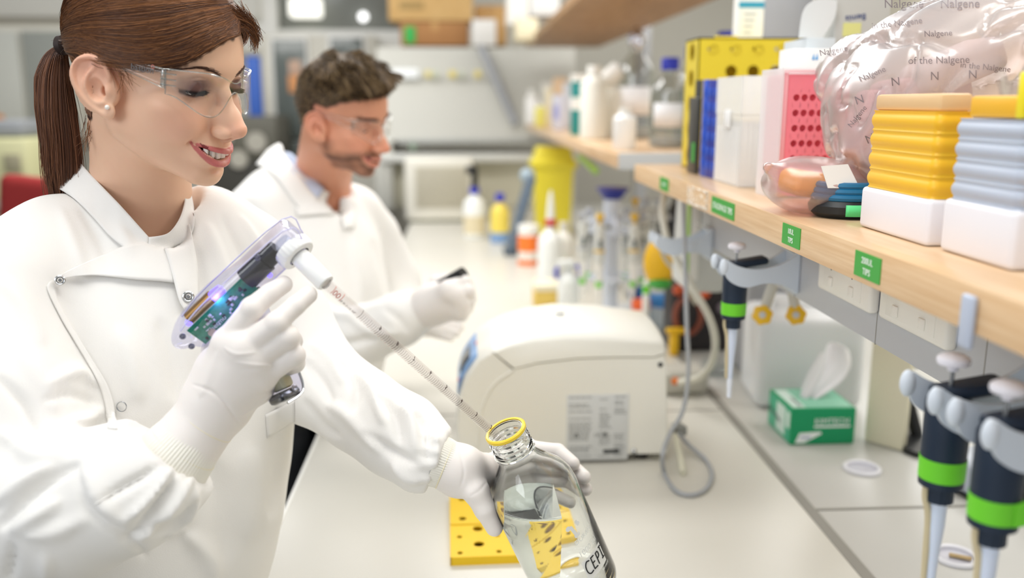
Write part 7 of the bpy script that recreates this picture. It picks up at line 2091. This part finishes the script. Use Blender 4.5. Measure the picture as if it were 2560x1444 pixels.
# cartons at the back of the shelf
M_cart = mat('carton_white', 'eeeeec', .6); M_cartg = mat('carton_greyblue', 'ccd2d6', .55)
def cbox(name, lab, cat, p0, p1, q0, q1, Y, dY, m_, base=True, R_=None):
    a = WY(p0, q1, Y); b = WY(p1, q0, Y); zb_ = ST if base else a[2]
    t = thing(name, lab, cat, ((a[0] + b[0]) / 2, Y, zb_))
    obj('carton', MB().box2((-(b[0] - a[0]) / 2, 0, 0), ((b[0] - a[0]) / 2, dY, b[2] - zb_), .001), m_, t)
    return t, (b[0] - a[0]), b[2] - zb_
YR_ = yz(1704, XN)
t, w_, h_ = cbox('reagent_carton', 'white carton with a teal stripe standing behind the yellow rack', 'carton', 1843, 1915, -60, 95, YR_ + .004, .035, M_cart)
obj('teal_stripe', MB().box2((-w_ / 2 - .0003, -.0006, h_ - .062), (w_ / 2 + .0003, .0003, h_ - .050)), mat('stripe_teal', '3aa0c4', .5), t)
mb = MB()
for k in range(4): mb.box2((-w_ * .28, -.0006, h_ - .076 - k * .012), (w_ * (.2 - .05 * k), .0003, h_ - .0725 - k * .012))
obj('carton_print', mb, mat('print_pale', 'aeb4b8', .6), t)
t, w_, h_ = cbox('open_carton', 'pale carton with its lid flap raised behind the pink rack', 'carton', 2012, 2090, 95, 200, 1.36, .10, M_cartg)
fl = spline([(-.036, 0, 0), (-.034, 0, .035), (-.026, 0, .052), (-.010, 0, .060), (.010, 0, .0605), (.022, 0, .056), (.020, 0, .030), (.004, 0, .0)], 5)
obj('raised_flap', MB().prism(fl * .92, (0, .0012, 0)).xf(rotx(.06), (-.002, .001, h_)), mat('flap_pale', 'dde0e0', .55), t, smooth=0)
t, w_, h_ = cbox('white_carton', 'low white torn-edged carton just above the pink rack', 'carton', 1981, 2085, 121, 180, 1.30, .06, M_cart)
obj('blue_mark', MB().prism([(-.002, -.0006, h_ - .016), (.0005, -.0006, h_ - .007), (.002, -.0006, h_ - .016)], (0, .0004, 0)).prism([(.003, -.0006, h_ - .016), (.0055, -.0006, h_ - .007), (.007, -.0006, h_ - .016)], (0, .0004, 0)), mat('mark_azure', '3c9fdc', .5), t, smooth=0)
t, w_, h_ = cbox('film_carton', 'upside-down grey carton printed Bemis, partly behind the plastic bag', 'carton', 2088, 2235, -80, 70, 1.37, .10, mat('carton_film', 'b9b8b2', .5))
zt_ = WY(2120, 40, 1.37)[2] - ST
obj('brand_print', text_mb('Bemis', .0135, (.002 - w_ / 2 + .028, -.0006, zt_ + .002), (-1, 0, -.12), (.12, 0, -1), 'CENTER', .0003), mat('print_navy', '28417c', .5), t, smooth=0)
obj('yellow_patch', MB().box2((-w_ / 2 + .012, -.0008, zt_ - .030), (-w_ / 2 + .04, .0002, zt_ - .010)), mat('patch_lime', 'd6d68a', .5), t)
obj('film_print', text_mb('Y FILM', .008, (-w_ / 2 + .030, -.0010, zt_ - .028), (-1, 0, -.1), (.1, 0, -1), 'CENTER', .0003), mat('print_navy'), t, smooth=0)

# plastic bag with printed text, crumpled, over pinkish contents
M_film = film('bag_film', 'f6eeee', 'eee4e2', .42)
bz_ = 1.02
bc = W(2290, 260, bz_)
bg_ = thing('plastic_bag', 'large crumpled clear bag with printed text, holding pinkish packs, on the shelf', 'bag', V(bc[0], bc[1], ST))
S = SDF(V(.40, .72, ST - .01), V(.86, 1.26, 1.86), .005)
S.ell(W(2230, 290, 1.04), (.070, .11, .085), R=roty(.1)); S.ell(W(2350, 170, 1.00), (.10, .12, .075), R=roty(-.5), k=.05); S.ell(W(2440, 90, .98), (.10, .12, .05), R=roty(-.5), k=.04)
S.cone(W(2200, 380, 1.06), W(2230, 430, 1.05), .045, .035, k=.03); S.ell(W(2110, 170, 1.10), (.022, .05, .045), R=roty(.5), k=.03)
P_, F_ = S.net(); P_ = relax(P_, F_, 2); N_ = vnormals(P_, F_)
rid = np.abs(fbm(P_, 3.4, 31, 3)); P_ = P_ + N_ * (.008 * fbm(P_, 2.2, 21, 2) - .009 * np.exp(-(rid / .07) ** 2) - .005 * np.exp(-(np.abs(fbm(P_, 7, 77, 3)) / .08) ** 2) + .002 * fbm(P_, 14, 5, 2))[:, None]
P_[:, 2] = np.maximum(P_[:, 2], ST + .0005)
npobj('film', P_, F_, M_film, bg_, label='clear crinkled film')
bvb = BVHTree.FromPolygons([tuple(p) for p in P_.tolist()], [tuple(f) for f in F_.tolist()])
def bagtext(s_, size, px, py, ang):
    mb = text_mb(s_, size, (0, 0, 0), (1, 0, 0), (0, 1, 0), 'LEFT', .0)
    v = np.vstack(mb.v)[:, :2] * F / bz_; c, s = math.cos(ang), math.sin(ang); out = []
    for x, y in v:
        X_, Y_ = px + c * x - s * y, py - (s * x + c * y); h = hit(bvb, X_, Y_); 
        out.append(W(X_, Y_, bz_) if h is None else h + (CAM - h) / np.linalg.norm(CAM - h) * .0015)
    return np.array(out), mb.f
mb = MB()
for s_, size, px, py, ang in (('Nalgene', .014, 2210, 20, .02), ('Nalgene', .014, 2350, 18, .0), ('in the Nalgene', .010, 2180, 72, .12), ('Nalgene', .010, 2310, 92, .05), ('of the Nalgene', .012, 2270, 160, .02), ('in the Nalgene', .010, 2400, 168, -.1), ('Nalgene', .010, 2150, 205, .4), ('Nalgene', .010, 2050, 140, .2), ('N', .014, 2228, 215, .1), ('N', .014, 2140, 262, .3), ('N', .014, 2325, 200, 0), ('N', .014, 2420, 196, 0), ('N', .014, 2168, 360, .4), ('Nalgene', .009, 2128, 320, .9)):
    v, f = bagtext(s_, size, px, py, ang); mb.add(v, f)
obj('film_print', mb, mat('print_softgrey', '857a7c', .6), bg_, world=True, smooth=0)
for i, (px, py, z, sx, sy, sz, rz, c_) in enumerate(((2200, 330, 1.07, .05, .07, .09, .3, 'e9b9bd'), (2300, 250, 1.05, .07, .07, .06, -.2, 'dcc0c0'), (2380, 170, 1.02, .07, .07, .04, -.4, 'e4dcd8'))):
    obj('packed_item', MB().box(W(px, py, z), (sx * 1.4, sy, sz), .012, 3, R=roty(rz)), mat('pack_' + c_, c_, .6), bg_, world=True)
# small flat bag with yellow content
lb = thing('plastic_bag', 'small flat clear bag with an orange-yellow sheet, lying before the pink rack', 'bag', WZ(2020, 480, ST))
c_ = W(2040, 455, 1.06)
S = SDF(V(c_[0] - .11, c_[1] - .10, ST), V(c_[0] + .13, c_[1] + .12, c_[2] + .09), .004)
S.ell(c_ + V(.0, 0, -.005), (.066, .06, .036), R=roty(.1)); S.cone(c_ + V(-.05, -.02, .01), c_ + V(-.07, -.03, .02), .012, .006, k=.02)
P_, F_ = S.net(); N_ = vnormals(P_, F_); P_ = P_ + N_ * (.004 * fbm(P_, 6, 9, 3))[:, None]; P_[:, 2] = np.maximum(P_[:, 2], ST + .0005)
npobj('film', P_, F_, film('bag_film_pink', 'fbeaea', 'f4dcdc', .22), lb)
obj('yellow_sheet', MB().box(c_ + V(.004, 0, -.004), (.085, .06, .030), .010, 3, R=roty(.15)), mat('sheet_amber', 'f2b440', .5), lb, world=True)
obj('white_card', MB().prism([W(2053, 415, 1.0), W(2120, 410, 1.0), W(2150, 470, 1.0), W(2070, 470, 1.0)], _f * .001), M_cart, lb, world=True, smooth=0)
# round container with blue coil
cc = WZ(2128, 545, ST); cc[1] += .02
ct = thing('tape_dispenser', 'round black container with a teal-blue coil and a bright green label', 'container', V(cc[0], cc[1], ST))
rr = .040
LT('tray', [(.0001, 0), (rr * .8, 0), (rr, .006), (rr * 1.04, .014), (rr * .95, .020), (rr * .6, .021)], ct.location, mat('tray_black', '1c2226', .4), ct, n=40)
for k in range(3):
    obj('blue_coil', MB().tube([np.array(ct.location) + V((rr * .88 - .002 * k) * math.cos(a), (rr * .88 - .002 * k) * math.sin(a), .024 + .0065 * k) for a in np.linspace(0, 2 * PI, 41)[:-1]], .0045, 8, closed=True, sub=1), mat('coil_teal', '1d6a94', .35), ct, world=True)
G = np.array([[np.array(ct.location) + V(rr * 1.045 * math.cos(a), rr * 1.045 * math.sin(a), z) for a in np.linspace(-PI * .62, -PI * .22, 14)] for z in (.004, .017)])
obj('green_label', MB().grid(G), mat('label_mint', '5fdc8c', .5), ct, world=True, solid=.0006)
# stacked tip refills, ribbed
def ribbed(name, lab, pn, pf_, pr_, ptop, pmid, X, m_top, m_base, n, topc=None, zt_=None):
    y0, y1 = yz(pn, X), yz(pf_, X); x1 = WY(pr_, 400, y0)[0]; H = hgt(pn, ptop, X) - ST; hb = hgt(pn, pmid, X) - ST
    t = thing(name, lab, 'tip box', (X, y0, ST)); w, d = x1 - X, y1 - y0
    obj('base', MB().box2((-.004, -.004, 0), (w + .004, d + .004, hb), .005, 3), m_base, t)
    st = (H - hb) / n
    for k in range(n):
        vs_ = []; m_ = 9; rr = .008
        base_ = [(w - rr + rr * math.cos(a), d - rr + rr * math.sin(a)) for a in np.linspace(0, PI / 2, 5)] + [(rr + rr * math.cos(a), d - rr + rr * math.sin(a)) for a in np.linspace(PI / 2, PI, 5)] + [(rr + rr * math.cos(a), rr + rr * math.sin(a)) for a in np.linspace(PI, 1.5 * PI, 5)] + [(w - rr + rr * math.cos(a), rr + rr * math.sin(a)) for a in np.linspace(1.5 * PI, 2 * PI, 5)]
        for i in range(m_):
            u = i / (m_ - 1); o_ = .0035 * math.sin(PI * u) - .0012; c_ = (w / 2, d / 2)
            for x, y in base_: vs_.append((x + math.copysign(o_, x - c_[0]), y + math.copysign(o_, y - c_[1]), hb + st * (k + u)))
        nb = len(base_); fs = [(i * nb + q, i * nb + (q + 1) % nb, (i + 1) * nb + (q + 1) % nb, (i + 1) * nb + q) for i in range(m_ - 1) for q in range(nb)] + [tuple(range(nb))[::-1], tuple((m_ - 1) * nb + q for q in range(nb))]
        obj('tip_tray', MB().add(vs_, fs), m_top, t, smooth=60)
    if topc is not None: obj('top_tray', MB().box2((.001, .001, H), (w - .001, d - .001, H + zt_), .004), topc, t)
    return t, w, d, H
M_tipy = mat('refill_yellow', 'f6c02c', .4, sss=.15); M_tipw = mat('refill_white', 'ececf3', .4); M_tipg = mat('refill_grey', 'b9c2d2', .4, sss=.1)
ribbed('tip_refill_stack', 'stack of yellow ribbed tip trays on a white base, near the camera', 2338, 2172, 2425, 278, 500, .428, M_tipy, M_tipw, 4, frost('frosted_amber', 'f2cf9a', .75, .4), .016)
ribbed('tip_refill_stack', 'stack of pale grey ribbed tip trays on a white base, at the right edge', 2560, 2385, 2700, 300, 530, .432, M_tipg, M_tipw, 4)
yl = WX(2500, 260, .44); t = thing('yellow_lid_rack', 'yellow lidded tray lying on top of the grey tip trays', 'tray', (yl[0], yl[1], yl[2] - .018)); t.name = 'yellow_tray'
gz = ST + hgt(2560, 300, .432) - ST
t.location = Vector((.436, yz(2560, .432) + .005, gz + .0008))
obj('tray', MB().box2((0, 0, 0), (.10, .085, .018), .003), mat('tray_gold', 'f0b62c', .4), t)
obj('lemon_clip', MB().box2((-.004, .004, -.0), (.0, .014, .036), .002), mat('clip_lemon', 'f4e22a', .4), t)
obj('white_top', MB().box2((0.003, -.004, .0185), (.09, .012, .045), .003), mat('top_blush', 'f3e6e6', .4), t)
# grey clip on the shelf edge, near
q0 = WX(2415, 740, SX - .004); o = obj('shelf_clip', MB().box2((SX - .006, q0[1] - .012, z1b - .012), (SX - .0005, q0[1] + .004, z1t - .006), .004, 3), mat('clip_bluegrey', 'b9c2d4', .4)); setp(o, 'blurred blue-grey clip on the shelf edge near the right side', 'clip')

# ------------------------------------------------------------------ things on the far shelf
FT = zf + .0004
def fb(px, X=.50): return WX(px, 380, X)[1]
def durn(lab, px, X, r, h, cap, label=True, py=None, glassy=True):
    y = WX(px, 380, X)[1]; 
    t = thing('reagent_bottle', lab, 'bottle', (X, y, FT))
    obj('glass', MB().lathe([(r * .9, 0), (r, .005), (r, h * .62), (r * .93, h * .70), (r * .55, h * .80), (r * .34, h * .86), (r * .34, h * .92)], n=32, cap0=True), clear_mat('bottle_far', 'e6e8e6', .05, 1.55, .06), t)
    if cap: obj('screw_cap', ribcap(r * .46, h * .90, h * 1.04), M_bcap, t)
    obj('contents', MB().lathe([(r * .86, .004), (r * .95, .01), (r * .95, h * .12), (.0001, h * .12)], n=28, cap0=True), mat('contents_grey', 'c9c8c6', .5), t)
    if label:
        G = np.array([[(r * 1.01 * math.cos(a), r * 1.01 * math.sin(a), z) for a in np.linspace(-PI * .85, -PI * .30, 12)] for z in (h * .24, h * .52)])
        lb_ = obj('paper_label', MB().grid(G), mat('label_paper', 'f0f0f2', .6), t, solid=.0004)
    return t
def ribcap(r, z0, z1, n=48):
    vs_ = []
    for z, k_ in ((z0, 1), (z1 - .003, 1), (z1, .92)):
        for k in range(n): rr_ = r * k_ * (1 + (.03 if k % 3 == 0 else 0)); vs_.append((rr_ * math.cos(2 * PI * k / n), rr_ * math.sin(2 * PI * k / n), z))
    return MB().add(vs_, [(i * n + k, i * n + (k + 1) % n, (i + 1) * n + (k + 1) % n, (i + 1) * n + k) for i in range(2) for k in range(n)] + [tuple(2 * n + k for k in range(n))])
durn('clear bottle with a blue cap and white label, left of the yellow rack', 1668, .57, .052, .235, True)
durn('blue-capped bottle behind the upright yellow rack, leftmost of the tall ones', 1722, .68, .045, .275, True, False)
durn('pale blue-capped bottle behind the yellow rack, middle one', 1762, .70, .042, .285, True, False)
durn('large blue-capped bottle showing just above the yellow rack', 1806, .70, .058, .295, True, False)
t = durn('large clear flask with a crumpled foil top behind the white bottles', 1585, .60, .070, .34, False)
S = SDF(V(-.05, -.05, .28), V(.05, .05, .42), .004); S.ell(V(0, 0, .335), (.034, .034, .038)); P_, F_ = S.net(); N_ = vnormals(P_, F_); P_ = P_ + N_ * (.006 * fbm(P_, 18, 3, 3))[:, None]
me = np_mesh('foil_top', P_, F_); obj('foil_top', me, mat('foil', 'd6d8e0', .18, metal=.9), t, smooth=30)
durn('second clear bottle with a white label behind the small white bottle', 1545, .63, .050, .20, False)
def wbot(lab, px, X, r, h, m_, cap=None, name='plastic_bottle', capm=None):
    y = min(WX(px, 380, X)[1], 5.30 if px < 1310 else 5.15); t = thing(name, lab, 'bottle', (X, y, FT))
    obj('container', MB().lathe([(r * .9, 0), (r, .005), (r, h * .74), (r * .7, h * .84), (r * .42, h * .88), (r * .42, h * .92)], n=28, cap0=True), m_, t)
    obj('cap', MB().lathe([(r * .52, h * .88), (r * .52, h), (.0001, h * 1.005)], n=28), capm or M_white, t)
    return t
wbot('small white bottle at the front of the far shelf', 1560, .425, .031, .110, mat('pure_white_bottle', 'f4f4f2', .4))
wbot('milky tall bottle left of the foil-topped flask', 1482, .44, .046, .245, mat('milky_b', 'e4e2d8', .45))
t = wbot('milky bottle with a wide tilted white cap', 1530, .52, .040, .21, mat('milky_b'), )
obj('wide_cap', MB().cyl((-.035, 0, .19), (.02, 0, .235), .034, 24), M_white, t)
for i, (px, X, w_, d_, h_, c_, lab) in enumerate(((1432, .42, .05, .10, .23, '1c8a88', 'teal and white carton on the far shelf behind the milky bottle'), (1410, .50, .06, .10, .22, 'd8dce4', 'pale carton beside the teal one on the far shelf'),
        (1385, .42, .05, .12, .16, 'cfd2e0', 'low lavender-white carton with blue print, left of the teal carton'), (1365, .45, .04, .12, .20, 'ece2c4', 'cream box farther along the far shelf'), (1345, .50, .07, .12, .26, 'e8ccab', 'tan box behind the cream one'),
        (1330, .46, .06, .12, .22, 'ecebe6', 'white box near the far end of the far shelf'), (1312, .46, .06, .12, .24, 'e6e4dc', 'off-white box at the end of the far shelf'))):
    y = WX(px, 380, X)[1]; y = 5.22 - .13 * (6 - i) if i > 3 else y; t = thing('shelf_carton', lab, 'carton', (X, y, FT))
    obj('box', MB().box2((0, 0, 0), (w_, d_, h_), .003), mat('sc_' + c_, c_, .5), t)
    if c_ == '1c8a88': [obj('white_band', MB().box2((-.0006, -.0006, h_ * u0), (w_ + .0006, d_ + .0006, h_ * u1)), M_white, t) for u0, u1 in ((.42, .62), (.88, 1.003))]
    if c_ == 'cfd2e0': obj('print_band', MB().box2((-.0006, -.0006, h_ * .3), (.02, d_ * .5, h_ * .7)), mat('band_blue', '9aa0d8', .5), t)
for i, (px, X, r, h, c_, lab) in enumerate(((1350, .40, .030, .12, 'e6df7a', 'small yellow-lidded tub at the front of the far shelf'), (1322, .40, .035, .17, 'f0f0ee', 'white squeeze bottle near the far shelf end'), (1300, .40, .04, .20, 'e9e7e2', 'white bottle at the very end of the far shelf'))):
    wbot(lab, px, X, r, h, mat('wb_' + c_, c_, .45))
for i, (p0, p1, q0, q1, c_, lab) in enumerate(((1268, 1323, -20, 62, 'eeece6', 'white box on top of the cabinet near the upper shelf'), (1325, 1400, -20, 40, 'e4e6e6', 'pale bin beside the white box above the far shelf'), (1290, 1345, 45, 100, 'e6dcbc', 'cream packet under the white box above the far shelf'))):
    Y = 5.0 if i < 2 else 4.7
    a = WY(p0, q1, Y); b = WY(p1, q0, Y); t = thing('storage_box', lab, 'box', ((a[0] + b[0]) / 2, Y, a[2]))
    obj('bin', MB().box2((a[0], Y, a[2]), (b[0], Y + .25, b[2]), .01), mat('sb_' + c_, c_, .5), t, world=True)
# green cloth and clutter under the far shelf
o = obj('green_strap', MB().tube([WX(1450, 392, .45), WX(1475, 412, .45), WX(1490, 428, .46)], .012, 8), mat('strap_lime', 'a9d95a', .5)); setp(o, 'lime green strap hanging under the far shelf edge', 'strap')
